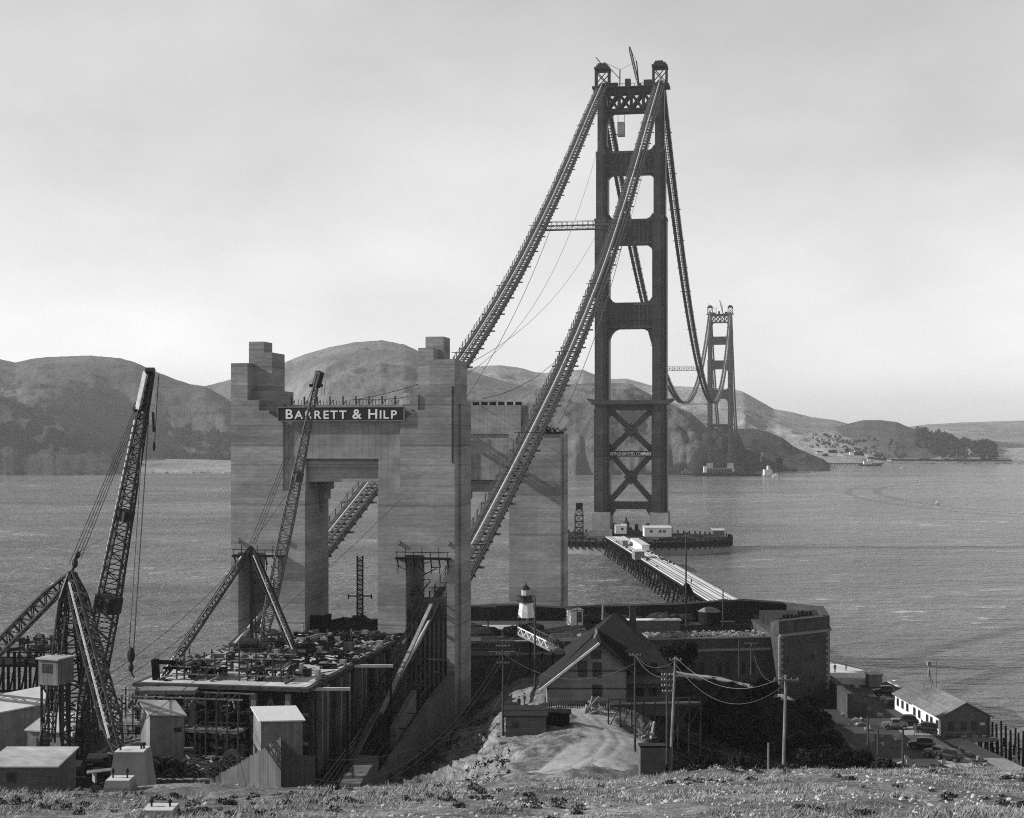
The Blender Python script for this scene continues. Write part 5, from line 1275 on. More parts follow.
# ================================================================ DERRICKS, YARD, POLES
def derrick1():
    D = 145.0
    base = at(76, 742, D); base.z = 18.2; mt = at(72, 573, D); ft = at(80, 735, D-1); ft.z = 20.5; hd = at(151, 369, D-6)
    th = thing('guy_derrick', 'tall dark lattice boom derrick with stiff legs and operator cab at far left', 'derrick', tuple(base))
    b = MB(); lattice(b, tuple(base+Vector((0, 0, 1))), tuple(mt), .8, 2.2, .5, 16, .26, .14); b.build('mast', 'crane_steel', th)
    b = MB(); lattice(b, tuple(ft), tuple(hd), .9, 1.9, .55, 40, .17, .09, taper=.15, taper2=.6)
    dr = (hd-ft).normalized()
    for u0, u1, w_ in ((.385, .425, 1.95), (.62, .645, 1.4)): b.beam(tuple(ft.lerp(hd, u0)), tuple(ft.lerp(hd, u1)), w_, w_)
    b.build('boom', 'crane_steel', th)
    b = MB(); b.beam(tuple(ft.lerp(hd, .895)), tuple(hd), .5, .6); b.beam(tuple(ft.lerp(hd, .9)+Vector((-.5, 0, .0))), tuple(hd+Vector((-.4, 0, -.2))), .2, .2); b.tube(tuple(hd+Vector((-.4, -.3, -.2))), tuple(hd+Vector((.4, -.3, -.2))), .35, 10)
    b.build('boom_head', 'dark_steel', th)
    b = MB(); b.beam(tuple(ft.lerp(hd, .9)+Vector((-.48, -.2, 0))), tuple(hd+Vector((-.4, -.2, -.3))), .42, .5); b.build('head_plate', 'crane_pale', th)  # pale box added on the left, painting the head's sunlit side
    b = MB()          # batten plates on the left chords, sunlight painted in as their pale colour
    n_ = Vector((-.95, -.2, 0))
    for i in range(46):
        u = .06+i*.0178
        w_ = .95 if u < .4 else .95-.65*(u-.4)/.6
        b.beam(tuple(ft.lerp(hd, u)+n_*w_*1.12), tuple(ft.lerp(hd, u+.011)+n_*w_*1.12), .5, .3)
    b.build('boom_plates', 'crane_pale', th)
    for k, (p_, Yp) in enumerate(((at(-60, 708, D+18), 0), (at(119, 752, 118), 0), (at(20, 742, D+30), 0))):
        if k == 2: continue
        b = MB(); lattice(b, tuple(mt), tuple(p_), .4, 1.25, .5, 22, .2, .11); b.build('stiff_leg', 'crane_steel', th)
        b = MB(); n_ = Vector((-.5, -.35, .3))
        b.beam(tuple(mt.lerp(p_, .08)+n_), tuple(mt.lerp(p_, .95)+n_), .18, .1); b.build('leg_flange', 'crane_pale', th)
    b = MB(); lattice(b, tuple(at(66, 590, D)), tuple(at(47, 742, D-4)), .3, .9, 1.2, 12, .15, .09); b.build('ladder_frame', 'crane_steel', th)
    b = MB(); lattice(b, tuple(at(78, 590, D)), tuple(at(92, 742, D+3)), .3, 1.1, 1.2, 12, .18, .1); b.build('back_frame', 'crane_steel', th)
    b = MB(); ah = ft.lerp(hd, .905)+Vector((-.8, 0, 0))
    for i in range(4): b.tube(tuple(ah+Vector((i*.18, 0, 0))), tuple(mt+Vector((-.25+i*.4, 0, 1.0+i*.2))), .05, 4)
    b.tube(tuple(ft.lerp(hd, .6)), tuple(mt+Vector((.4, 0, 2))), .04, 4); b.build('topping_lift', 'rope', th)
    b = MB(); b.blob(tuple(mt+Vector((.3, 0, 1.0))), (.32, .3, .5), 8, 6); b.blob(tuple(mt+Vector((.6, 0, 1.9))), (.28, .25, .4), 8, 6); b.beam(tuple(mt), tuple(mt+Vector((.6, 0, 2))), .2); b.blob(tuple(ah), (.35, .3, .5), 8, 6); b.build('sheave_block', 'dark_steel', th)
    hk = at(131, 651, D-6)
    b = MB(); b.tube(tuple(ft.lerp(hd, .91)), tuple(hk+Vector((-.2, 0, 0))), .05, 4); b.tube(tuple(ft.lerp(hd, .91)+Vector((.5, 0, 0))), tuple(hk+Vector((.25, 0, 0))), .05, 4)
    b.tube(tuple(hk-Vector((0, 0, 2))), tuple(at(124, 745, D-10)), .035, 4); b.build('load_line', 'rope', th)
    b = MB(); b.blob(tuple(hk-Vector((0, 0, .4))), (.4, .25, .8), 8, 6); b.blob(tuple(hk-Vector((0, 0, 1.6))), (.28, .2, .5), 8, 5); b.tube(tuple(hk-Vector((0, 0, 2))), tuple(hk-Vector((-.3, 0, 2.6))), .09, 6); b.build('hook_block', 'dark_steel', th)
    h2 = hd+Vector((.75, 0, -.6))
    b = MB(); b.tube(tuple(h2), tuple(at(154, 452, D-6)), .04, 4); b.tube(tuple(at(153, 412, D-6)), tuple(at(153.6, 432, D-6)), .14, 6); b.blob(tuple(at(154, 446, D-6)), (.17, .17, .5), 6, 5); b.build('whip_line', 'dark_steel', th)
    b = MB((X(55, D-3), D-3, Z(683, D-3)), -.35); b.box(-1.05, 1.25, -1.2, 1.3, 0, 2.5); cab = b.build('cab', 'board_siding', th)
    b = MB((X(55, D-3), D-3, Z(683, D-3)), -.35); b.box(-1.25, 1.45, -1.4, 1.5, 2.5, 2.65); b.build('cab_roof', 'tin_roof', cab)
    b = MB((X(55, D-3), D-3, Z(683, D-3)), -.35); b.box(-.6, .6, -1.24, -1.2, 1.2, 2.1); b.build('cab_window', 'glass', cab)
    b = MB(); z0 = Z(683, D-3)
    for x in (-1.0, 1.1):
        for y in (-1, 1.1): b.beam((X(55, D-3)+x, D-3+y, 18), (X(55, D-3)+x, D-3+y, z0), .2)
    for i in range(14): b.box(X(48, D-4)-.3, X(48, D-4)+.3, D-4.6, D-4.5, 18.3+i*.42, 18.5+i*.42)
    b.build('cab_tower', 'crane_steel', th)
    b = MB(); rr = random.Random(2); o = base
    b.box(o.x-2.2, o.x+2.2, D-3, D+3, 18, 18.7)
    b.tube((o.x-2, D-2.4, 19.8), (o.x+1.4, D-2.4, 19.8), .8, 14); b.tube((o.x+.3, D+2, 19.6), (o.x+3, D+2, 19.6), .7, 14)
    for i in range(20): x = o.x+rr.uniform(-2.2, 3.6); y = D+rr.uniform(-3, 3); b.box(x-.3, x+.3, y-.3, y+.3, 18, 18.6+rr.random()*2.2)
    b.build('winch', 'dark_steel', th)
derrick1()
def derrick2():
    D = 203.0
    base = at(252, 646, D-2); base.z = 22.9; mt = at(251, 547, D-2); ft = at(262, 643, D-3); ft.z = 23.4; hd = at(318.5, 374, D-14)
    th = thing('guy_derrick', 'slim lattice boom derrick standing on the anchorage deck in front of the name sign', 'derrick', tuple(base))
    b = MB(); b.beam(tuple(base), tuple(mt), .45, .45); b.beam(tuple(base+Vector((.7, 0, 0))), tuple(mt), .2); b.build('mast', 'crane_steel', th)
    b = MB(); lattice(b, tuple(ft), tuple(hd), .6, 1.45, .45, 44, .13, .08, taper=.15, taper2=.5); b.beam(tuple(ft.lerp(hd, .625)), tuple(ft.lerp(hd, .655)), 1.2, 1.2); b.build('boom', 'crane_grey', th)
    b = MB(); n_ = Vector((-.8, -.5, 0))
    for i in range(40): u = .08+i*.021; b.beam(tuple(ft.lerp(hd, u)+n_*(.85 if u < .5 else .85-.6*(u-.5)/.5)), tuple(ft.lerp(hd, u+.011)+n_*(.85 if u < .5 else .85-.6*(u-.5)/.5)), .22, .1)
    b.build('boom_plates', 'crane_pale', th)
    b = MB(); b.beam(tuple(ft.lerp(hd, .955)), tuple(hd+Vector((.2, 0, .3))), .8, .9); b.beam(tuple(ft.lerp(hd, .96)+Vector((-.9, 0, 0))), tuple(ft.lerp(hd, .96)+Vector((.9, 0, 0))), .4); b.build('boom_head', 'dark_steel', th)
    for e in (at(163, 678, D-24), at(296, 655, D-14)):
        b = MB(); lattice(b, tuple(mt), tuple(e), .3, .8, .4, 20, .15, .09); b.build('stiff_leg', 'crane_steel', th)
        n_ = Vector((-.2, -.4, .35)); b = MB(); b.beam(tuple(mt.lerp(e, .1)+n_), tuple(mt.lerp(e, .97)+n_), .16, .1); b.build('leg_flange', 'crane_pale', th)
    b = MB(); ah = ft.lerp(hd, .96)
    for i in range(3): b.tube(tuple(ah+Vector((-.3+i*.25, 0, 0))), tuple(mt+Vector((i*.4-.2, 0, .4))), .05, 4)
    b.tube(tuple(ft.lerp(hd, .62)), tuple(mt+Vector((.2, 0, .6))), .05, 4); b.build('topping_lift', 'rope', th)
    b = MB()
    for dx in (0, .5): b.tube(tuple(hd+Vector((.4+dx, 0, -1))), tuple(at(322+dx*4, 396, D-14)), .04, 4)
    b.build('load_line', 'rope', th)
    b = MB(); o = base; b.box(o.x-2, o.x+1.6, D-4, D+1, 22.8, 23.4); b.tube((o.x-1.5, D-3, 24), (o.x+1, D-3, 24), .7, 12); b.build('winch', 'dark_steel', th)
derrick2()
# sloping pale timber struts at the left edge of the deck
for k, (p0, p1, Y, lb) in enumerate((((229, 644), (247, 628), 207, 'pale slanting board at the foot of the slim derrick'), ((160, 688), (205, 684), 176, 'long pale plank at the front left edge of the anchorage deck'))):
    b = MB(); a = at(*p0, Y); q = at(*p1, Y); b.beam(tuple(a), tuple(q), .5, .3); tag(b.build('slanting_board', 'plank', origin=tuple(a)), lb, 'board')
# frame with dark beam at left front of deck
th = thing('beam_frame', 'dark timber beam frame at the left front corner of the anchorage deck', 'frame', tuple(at(158, 684, 177)))
b = MB(); b.beam(tuple(at(156.5, 682, 177)), tuple(at(155, 659, 177)), .8, .8); b.beam(tuple(at(157, 662, 177)), tuple(at(200, 663, 180)), .5, .5); b.beam(tuple(at(163, 668, 178)), tuple(at(198, 668, 180)), .3, .3); b.build('beam', 'dark_timber', th)
b = MB(); b.beam(tuple(at(152, 687, 175)), tuple(at(200, 686, 175)), .7, .6); b.build('sill', 'dark_timber', th)
# pale frame left under the deck
th = thing('portal_frame', 'pale timber portal frame under the left end of the anchorage deck', 'frame', (X(143, 172), 172, 14))
b = MB()
for px in (142, 192): b.beam((X(px, 172), 172, 14), (X(px, 172), 172, 22), .55, .5)
b.box(X(140, 172), X(196, 172), 171.2, 174, 22.0, 22.5); b.beam((X(142, 172), 172, 20), (X(150, 172), 172, 22), .35); b.build('frame', 'grey_timber', th)

# yard sheds
g = 18.0
shed('pale_roof_shed', 'tall shed with a bright sloping roof at the left edge of the yard', (X(22, 156), 156, g), .5, 5.4, 5, 5.2, .9, 'board_siding', 'pale_roof', over=.3, slope=-.35)
shed('gable_shed', 'grey gabled shed with a window beneath the derrick cab', (X(47, 150), 150, g+.8), -.25, 4.6, 4, 3.1, 1.1, 'board_siding', 'tin_roof', gable=False, wins=[(-.6, 1.8, 1.2, 1.2)])
shed('low_workshop', 'low wide workshop with a broad pale roof in the bottom left corner', (X(21, 133), 133, 19.3), 0, 6.6, 6.0, 2.8, .45, 'dark_siding', 'tin_roof', over=.25, wins=[(-.9, 1.9, .8, .9)], door=2.2)
shed('tall_shed', 'tall narrow shed with sunlit left wall and pale sloping roof in front of the anchorage', (X(167, 152), 152, g-.4), .55, 3.7, 3.2, 5.6, 1.0, 'board_siding', 'tin_roof', slope=.25, over=.25, wins=[(1.2, 4.0, .7, .4)])
shed('tall_shed_white_roof', 'tall dark fronted shed with a bright white roof in front of the anchorage, right of the other tall shed', (X(282, 154), 154, g-1.6), .42, 4.6, 3.4, 5.8, .9, 'board_siding', 'white_paint', slope=.15, over=.25)
# small dark hut right of the big derrick
shed('tool_hut', 'small grey hut between the big derrick and the concrete pier', (X(92, 158), 158, g), 0, 2.6, 2.2, 2.4, .2, 'dark_siding', 'tin_roof')
# background timber platform at left
th = thing('timber_platform', 'dark timber platform on braced posts over the water at far left', 'platform', (X(20, 188), 188, 18))
b = MB(); ZP = 23.6
for px in range(-30, 60, 11):
    for y in (184, 190): x = X(px, 188); b.beam((x, y, 12), (x, y, ZP+1.6 if px % 2 else ZP+.6), .3)
    b.beam((X(px, 188), 184, 16), (X(px+11, 188), 184, ZP-.5), .2)
b.build('posts', 'dark_timber', th)
b = MB(); b.box(X(-30, 188), X(57, 188), 183.6, 190.4, ZP-.3, ZP)
for h in (.9, 1.6): b.beam((X(-30, 188), 183.7, ZP+h), (X(57, 188), 183.7, ZP+h), .14)
b.beam((X(-30, 188), 183.7, 20.2), (X(57, 188), 183.7, 20.2), .3)
b.build('deck', 'dark_timber', th)
rr = random.Random(17); b = MB()
for i in range(46):
    x = X(rr.uniform(22, 57), 187); y = rr.uniform(184, 189); z = rr.uniform(ZP, ZP+3.2)
    b.beam((x, y, z), (x+rr.uniform(-2, 2), y+rr.uniform(-1, 1), z+rr.uniform(-.2, .2)), rr.choice((.14, .3, .45)))
for px in (25, 33, 41, 49, 56): b.beam((X(px, 187), 185, ZP), (X(px, 187), 185, ZP+3.6), .18)
b.build('steel_rack', 'dark_steel', th)
# concrete anchor piers
def anchor_block(px, pt, pb, wt, wb, Y, label, gz=None, bolts=((-.3, 0), (.3, 0)), bh=.5):
    x = X(px, Y); zt = Z(pt, Y); zb = Z(pb, Y) if gz is None else gz
    th = thing('anchor_pier', label, 'anchor block', (x, Y, zb), 'concrete anchor piers for the derrick')
    W, Wb = wt*Y/F, wb*Y/F
    b = MB(); b.frus(x, Y+Wb*.4, zb, zt, Wb, Wb*.9, W, W*.9); b.build('block', 'pier_concrete' if W > 1.5 else 'concrete', th)
    b = MB(); b.frus(x, Y+Wb*.4, zt, zt+.02*W, W*.99, W*.89, W*.97, W*.87); b.build('cap', 'pale_concrete', th)
    for bx_, by_ in bolts:
        b = MB(); r_ = W*.035; b.tube((x+bx_*W, Y+Wb*.4+by_*W, zt), (x+bx_*W, Y+Wb*.4+by_*W, zt+bh), r_, 8); b.tube((x+bx_*W, Y+Wb*.4+by_*W, zt+bh*.55), (x+bx_*W, Y+Wb*.4+by_*W, zt+bh*.85), r_*2.1, 6); b.build('anchor_bolt', 'dark_steel', th)
anchor_block(128, 753, 800, 30, 42, 116, 'large tapered concrete pier that carries a stiff leg of the big derrick', bolts=((-.35, -.2), (.3, 0), (.36, .1)), bh=.55)
def crest(px, lo=30, hi=60):
    ys_ = np.arange(lo, hi, .5); k = np.argmax((Hn((px-512)/F*ys_, ys_)-CH)/ys_); return float(ys_[k])
yc_ = crest(117)-.8
anchor_block(117, 781, 801, 24, 29, yc_, 'small tapered concrete block with two bolts at the hill crest below the large pier', gz=H(X(117, yc_), yc_)-.08, bh=.28)
anchor_block(157, 811, 830, 31, 38, 27.5, 'small concrete block with two bolts cut by the bottom edge of the photo', gz=Z(834, 27.5), bh=.16)
# plank fence around the yard
def board_fence(pts, label, mat='dark_plank'):
    th = thing('board_fence', label, 'fence', (pts[0][0], pts[0][1], pts[0][2]), 'board fences of the yard')
    b = MB()
    for (x0, y0, z0, t0_), (x1, y1, z1, t1_) in zip(pts, pts[1:]):
        n_ = max(2, int(math.hypot(x1-x0, y1-y0)/.34)); d_ = Vector((x1-x0, y1-y0, 0)).normalized()
        for i in range(n_):
            u = i/n_; v = (i+.93)/n_; j = random.uniform(-.08, .08)
            a = (x0+(x1-x0)*u, y0+(y1-y0)*u); c_ = (x0+(x1-x0)*v, y0+(y1-y0)*v); zb = z0+(z1-z0)*u; zt = t0_+(t1_-t0_)*u+j; o_ = random.uniform(0, .03)
            b.hexa([(a[0], a[1]-o_, zb), (c_[0], c_[1]-o_, zb), (c_[0], c_[1]+.05, zb), (a[0], a[1]+.05, zb), (a[0], a[1]-o_, zt), (c_[0], c_[1]-o_, zt), (c_[0], c_[1]+.05, zt), (a[0], a[1]+.05, zt)])
    b.build('boards', mat, th)
    b = MB()
    for (x0, y0, z0, t0_), (x1, y1, z1, t1_) in zip(pts, pts[1:]):
        for f_ in (.25, .8): b.beam((x0, y0+.1, z0+(t0_-z0)*f_), (x1, y1+.1, z1+(t1_-z1)*f_), .1)
    b.build('rail', 'timber', th)
def fp(px, Y, pt, pb): return (X(px, Y), Y, Z(pb, Y), Z(pt, Y))
board_fence([fp(148, 142, 779, 797), fp(208, 142, 780, 797), fp(236, 138, 764, 797), fp(262, 134, 748, 797), fp(281, 131, 737, 797)], 'plank fence curving up to the right in front of the anchorage yard', 'fence_plank')
board_fence([fp(281, 132, 739, 800), fp(298, 136, 755, 800), fp(315, 141, 757, 800)], 'short dark continuation of the plank fence beside the trench', 'dark_plank')
# yard machinery: coils, wheels, winches
rr = random.Random(44)
for k, (px, py, r_, lb) in enumerate(((152, 785, .95, 'leftmost dark cable reel behind the plank fence'), (170, 783, 1.0, 'second dark cable reel behind the plank fence'), (190, 782, 1.0, 'third dark cable reel behind the plank fence'), (215, 774, .8, 'pale rimmed cable reel behind the bend of the fence'), (231, 762, .8, 'spoked wheel reel standing highest by the fence'))):
    Y = 147; x = X(px, Y); z = Z(py, Y)+.3; th = thing('cable_reel', lb, 'cable reel', (x, Y, z), 'cable reels in the yard')
    b = MB()
    for y in (Y-.5, Y+.5):
        for i in range(18):
            a0, a1 = i*math.pi/9, (i+1)*math.pi/9; b.beam((x+r_*math.cos(a0), y, z+r_*math.sin(a0)), (x+r_*math.cos(a1), y, z+r_*math.sin(a1)), .12, .2)
        for i in range(6): a0 = i*math.pi/3; b.beam((x, y, z), (x+r_*math.cos(a0), y, z+r_*math.sin(a0)), .09)
    b.build('flange', 'grey_timber' if k > 2 else 'timber', th)
    b = MB(); b.tube((x, Y-.5, z), (x, Y+.5, z), r_*.6, 12); b.build('drum', 'dark_steel', th)
for k, (px, lb) in enumerate(((165, 'dark hoisting winch in front of the sunlit tall shed'), (240, 'dark hoisting winch in front of the white roofed tall shed'))):
    Y = 149; x = X(px, Y); z = 17.2; th = thing('winch', lb, 'winch', (x, Y, z), 'winches in the yard')
    b = MB(); b.box(x-2.2, x+2.2, Y-1, Y+1, z-1, z+.5)
    for i in range(16): q = rr.uniform(-2, 2); h = rr.uniform(.6, 2.0); b.box(x+q-.2, x+q+.2, Y-.8, Y+.6, z+.4, z+.4+h)
    b.build('bed', 'dark_steel', th)
    b = MB()
    for sx, s_ in ((-1.0, 1.1), (1.2, .8)):
        pts = [(x+sx+s_*math.cos(a0), Y-1.1, z+1.2+s_*1.3*math.sin(a0)) for a0 in [math.pi*i/12 for i in range(13)]]; b.sweep(pts, .16, 6)
    b.build('brake_hoop', 'crane_steel', th)
    b = MB(); b.tube((x-1.6, Y, z+1.1), (x+1.6, Y, z+1.1), .65, 14); b.build('drum', 'timber', th)
for k, (px, py, Y, L_, a, lb) in enumerate(((108, 776, 128, 3.6, .5, 'pale planks laid across trestles beside the large pier'), (185, 785, 145, 5.5, .02, 'pale plank lying among the cable reels'), (20, 797, 136, 3.0, .1, 'pale board on the ground in front of the low workshop'), (215, 790, 143, 4.0, .1, 'pale board lying at the foot of the fence'))):
    o = (X(px, Y), Y, Z(py, Y)); b = MB(o, a)
    for i in range(4): b.box(-L_/2+rr.uniform(-.3, .3), L_/2+rr.uniform(-.3, .3), -.5+i*.26, -.3+i*.26, .5, .6)
    for x in (-L_/3, L_/3): b.box(x-.08, x+.08, -.5, .5, -.4, .5)
    tag(b.build('plank_stack', 'plank', origin=o), lb, 'planks')
for k, (px, py) in enumerate(((96, 778), (104, 780), (100, 786))):
    o = (X(px, 124), 124, 18.1); b = MB(o); b.lathe(0, 0, [(.28, 0), (.3, .05), (.28, .3), (.3, .45), (.28, .88)], 12); tag(b.build('oil_drum', 'dark_steel', origin=(o[0]+k*.2, 124-k*.7, 18.1) if False else o), ['dark oil drum nearest the plank trestles', 'dark oil drum touching the large pier', 'dark oil drum in front of the other two'][k], 'oil drum', 'oil drums in the yard')
b = MB(); rr = random.Random(77)
for i in range(420):
    px = rr.uniform(60, 300); Y = rr.uniform(122, 168); x = X(px, Y)
    z = H(x, Y); b.m = rr.choice((0, 1, 2)); L_ = rr.uniform(.3, 2.2); a = rr.uniform(0, 3.1); b.beam((x, Y, z+.1), (x+L_*math.cos(a), Y+L_*math.sin(a), z+rr.uniform(.1, .5)), rr.uniform(.1, .3))
tag(b.build('yard_debris', ['timber', 'dark_timber', 'plank'], origin=(-30, 145, 18)), 'scattered timber offcuts and scrap covering the yard ground', 'debris', kind='stuff')
# foot rail on posts at back of the yard
th = thing('yard_railing', 'thin dark railing at the seaward edge of the yard', 'railing', (X(120, 165), 165, 18)); b = MB()
for px in range(96, 146, 8): b.beam((X(px, 165), 165, 17), (X(px, 165), 165, 19.6), .12)
for h in (18.6, 19.5): b.beam((X(96, 165), 165, h), (X(146, 165), 165, h), .1)
b.build('rail', 'dark_timber', th)

# ---- utility poles
POLES = {}
def pole(key, px, pt, Y, pb, label, arms=((0, 1.2),), lean=0, r_=.13, mat='bark'):
    x = X(px, Y); zt = Z(pt, Y); zb = Z(pb, Y) if pb else H(x, Y); zb = min(zb, H(x, Y)) if 30 < Y < 240 and x < 50 else zb
    zb -= .3
    th = thing('utility_pole', label, 'utility pole', (x+lean*Y/F, Y, zb), 'utility poles')
    b = MB(); b.tube((x+lean*Y/F, Y, zb), (x, Y, zt), r_*1.15, 8, r_*.8); b.build('pole', mat, th)
    for dz, hw in arms:
        b = MB(); b.box(x-hw, x+hw, Y-.2, Y-.08, zt-dz-.12, zt-dz+.02); am = b.build('crossarm', 'grey_timber', th)
        b = MB()
        for sx in (-1, -.45, .45, 1): b.lathe(x+sx*hw*.9, Y-.14, [(.03, zt-dz), (.05, zt-dz+.08), (.03, zt-dz+.15)], 6)
        b.build('insulator', 'granite' if key != 'k' else 'white_paint', am)
    POLES[key] = Vector((x, Y, zt))
    return th
pole('a', 503, 643, 178, 737, 'pole with two crossarms on the rocky edge left of the road shed', ((.3, .9), (1.3, .9), (2.4, .8)), mat='timber')
pole('b', 535, 598, 214, 690, 'tall bare pole in front of the lighthouse', (), r_=.15)
pole('c', 488, 606, 262, 626, 'short T-shaped pole at the left end of the fort', ((.1, 1.5),), mat='timber')
pole('d', 635, 652, 165, 734, 'pole with a short crossarm in front of the right side of the house', ((.3, .7),), mat='timber')
pole('e', 675.5, 657, 118, 757, 'leaning pole with one small crossarm above the dark shed', ((.2, .5),), lean=-6.5, mat='grey_timber')
pole('f', 786, 675, 102, 775, 'tallest pole of the brushy slope, with a loaded crossarm', ((.3, .9),), lean=-4, mat='grey_timber')
pole('g', 751, 642, 239, 696, 'pole in front of the fort wall, right of a pair', ((.2, 1.1),))
pole('h', 739, 641, 243, 688, 'thin pole in front of the fort wall, left of a pair', (), mat='timber')
pole('i', 686, 534, 272, 625, 'very tall bare mast rising from the fort beside the stair tower', (), r_=.17, mat='timber')
pole('j', 723, 589, 268, 625, 'pole with a short crossarm on the fort roof beside the round tank', ((1.9, .9),), mat='timber')
pole('k', 667, 673, 150, 728, 'pole with pale insulators stacked near its top, beside the walkway', ((.15, .6), (.7, .6), (1.3, .6), (1.9, .5)))
pole('l', 868, 716, 215, 749, 'short dark post at the left end of the parking lot', (), r_=.17)
pole('m', 878, 725, 213, 753, 'shorter dark post right beside another at the edge of the lot', (), r_=.17)
pole('n', 903, 730, 205, 767, 'dark post in front of the parked cars', (), r_=.2)
pole('o', 768.5, 743, 98, 772, 'thin stump of a pole in the brush left of the tallest slope pole', (), r_=.08, mat='grey_timber')
pole('p', 543, 651, 230, 688, 'small pole with one crossarm beneath the footbridge', ((.2, 1.0),), mat='timber')
pole('q', 694, 685, 225, 712, 'stubby pole on the bank below the fort path', (), mat='timber')
pole('r', 577, 604, 268, 625, 'thin short pole just right of the lighthouse on the fort', (), r_=.1, mat='timber')
pole('s', 603, 605, 272, 618, 'short thick post right of the white hut on the fort', (), r_=.25, mat='grey_timber')
k = 0
for a, q, sag, dz, mt in (('e', 'f', 1.7, 0, 'pale_wire'), ('e', 'f', 2.3, .6, 'wire'), ('a', 'b', 1, .3, 'wire'), ('d', 'k', .8, .4, 'pale_wire'), ('f', 'n', 3, .3, 'wire'), ('g', 'f', 2.5, .1, 'wire'), ('d', 'e', 1.0, .3, 'wire'), ('a', 'd', 2.5, 1.3, 'wire')):
    mb = MB(); A_, B_ = POLES[a]-Vector((0, 0, dz)), POLES[q]-Vector((0, 0, dz)); mb.sweep([tuple(p_) for p_ in catenary(A_, B_, sag, 18)], .015, 4)
    tag(mb.build('overhead_wire', mt, origin=tuple(A_)), ['upper pale wire sagging from the leaning pole to the tallest slope pole', 'lower dark wire sagging from the leaning pole to the tallest slope pole', 'wire from the rocky edge pole to the pole before the lighthouse', 'wire from the pole before the house to the pole with stacked insulators', 'wire from the tallest slope pole down to the parking lot', 'wire from the tallest slope pole to the fort wall pole', 'wire from the pole before the house to the leaning pole', 'wire between the rocky edge pole and the pole before the house'][k], 'wire', 'overhead wires between poles'); k += 1
# lines sweeping down from the pylon opening to the lower right ridge
for i, (p0, Y0, p1, Y1, sag) in enumerate((((300, 775), 150, (503, 652), 178, 6), ((310, 792), 150, (503, 660), 178, 5), ((330, 760), 165, (560, 640), 225, 5), ((345, 790), 150, (520, 648), 215, 9))):
    mb = MB(); A_, B_ = at(*p0, Y0), at(*p1, Y1); mb.sweep([tuple(p_) for p_ in catenary(A_, B_, sag, 18)], .035, 4)
    tag(mb.build('guy_wire', 'wire', origin=tuple(A_)), ['uppermost guy wire crossing the dark trench', 'second guy wire crossing the dark trench', 'guy wire running from the trench to the footbridge', 'lowest slack guy wire crossing the dark trench'][i], 'wire', 'guy wires over the trench')
for i, (p0, Y0, p1, Y1, lb) in enumerate((((251, 548), 200, (105, 677), 150, 'guy wire from the slim derrick mast down to the big derrick'), ((400, 500), 212, (95, 757), 140, 'guy wire from the pylon leg down to the yard'), ((240, 580), 200, (108, 688), 150, 'lower guy wire from the slim derrick towards the large pier'))):
    mb = MB(); A_, B_ = at(*p0, Y0), at(*p1, Y1); mb.sweep([tuple(p_) for p_ in catenary(A_, B_, 1.2, 14)], .045, 4)
    tag(mb.build('guy_wire', 'wire', origin=tuple(A_)), lb, 'wire', 'guy wires of the derricks')
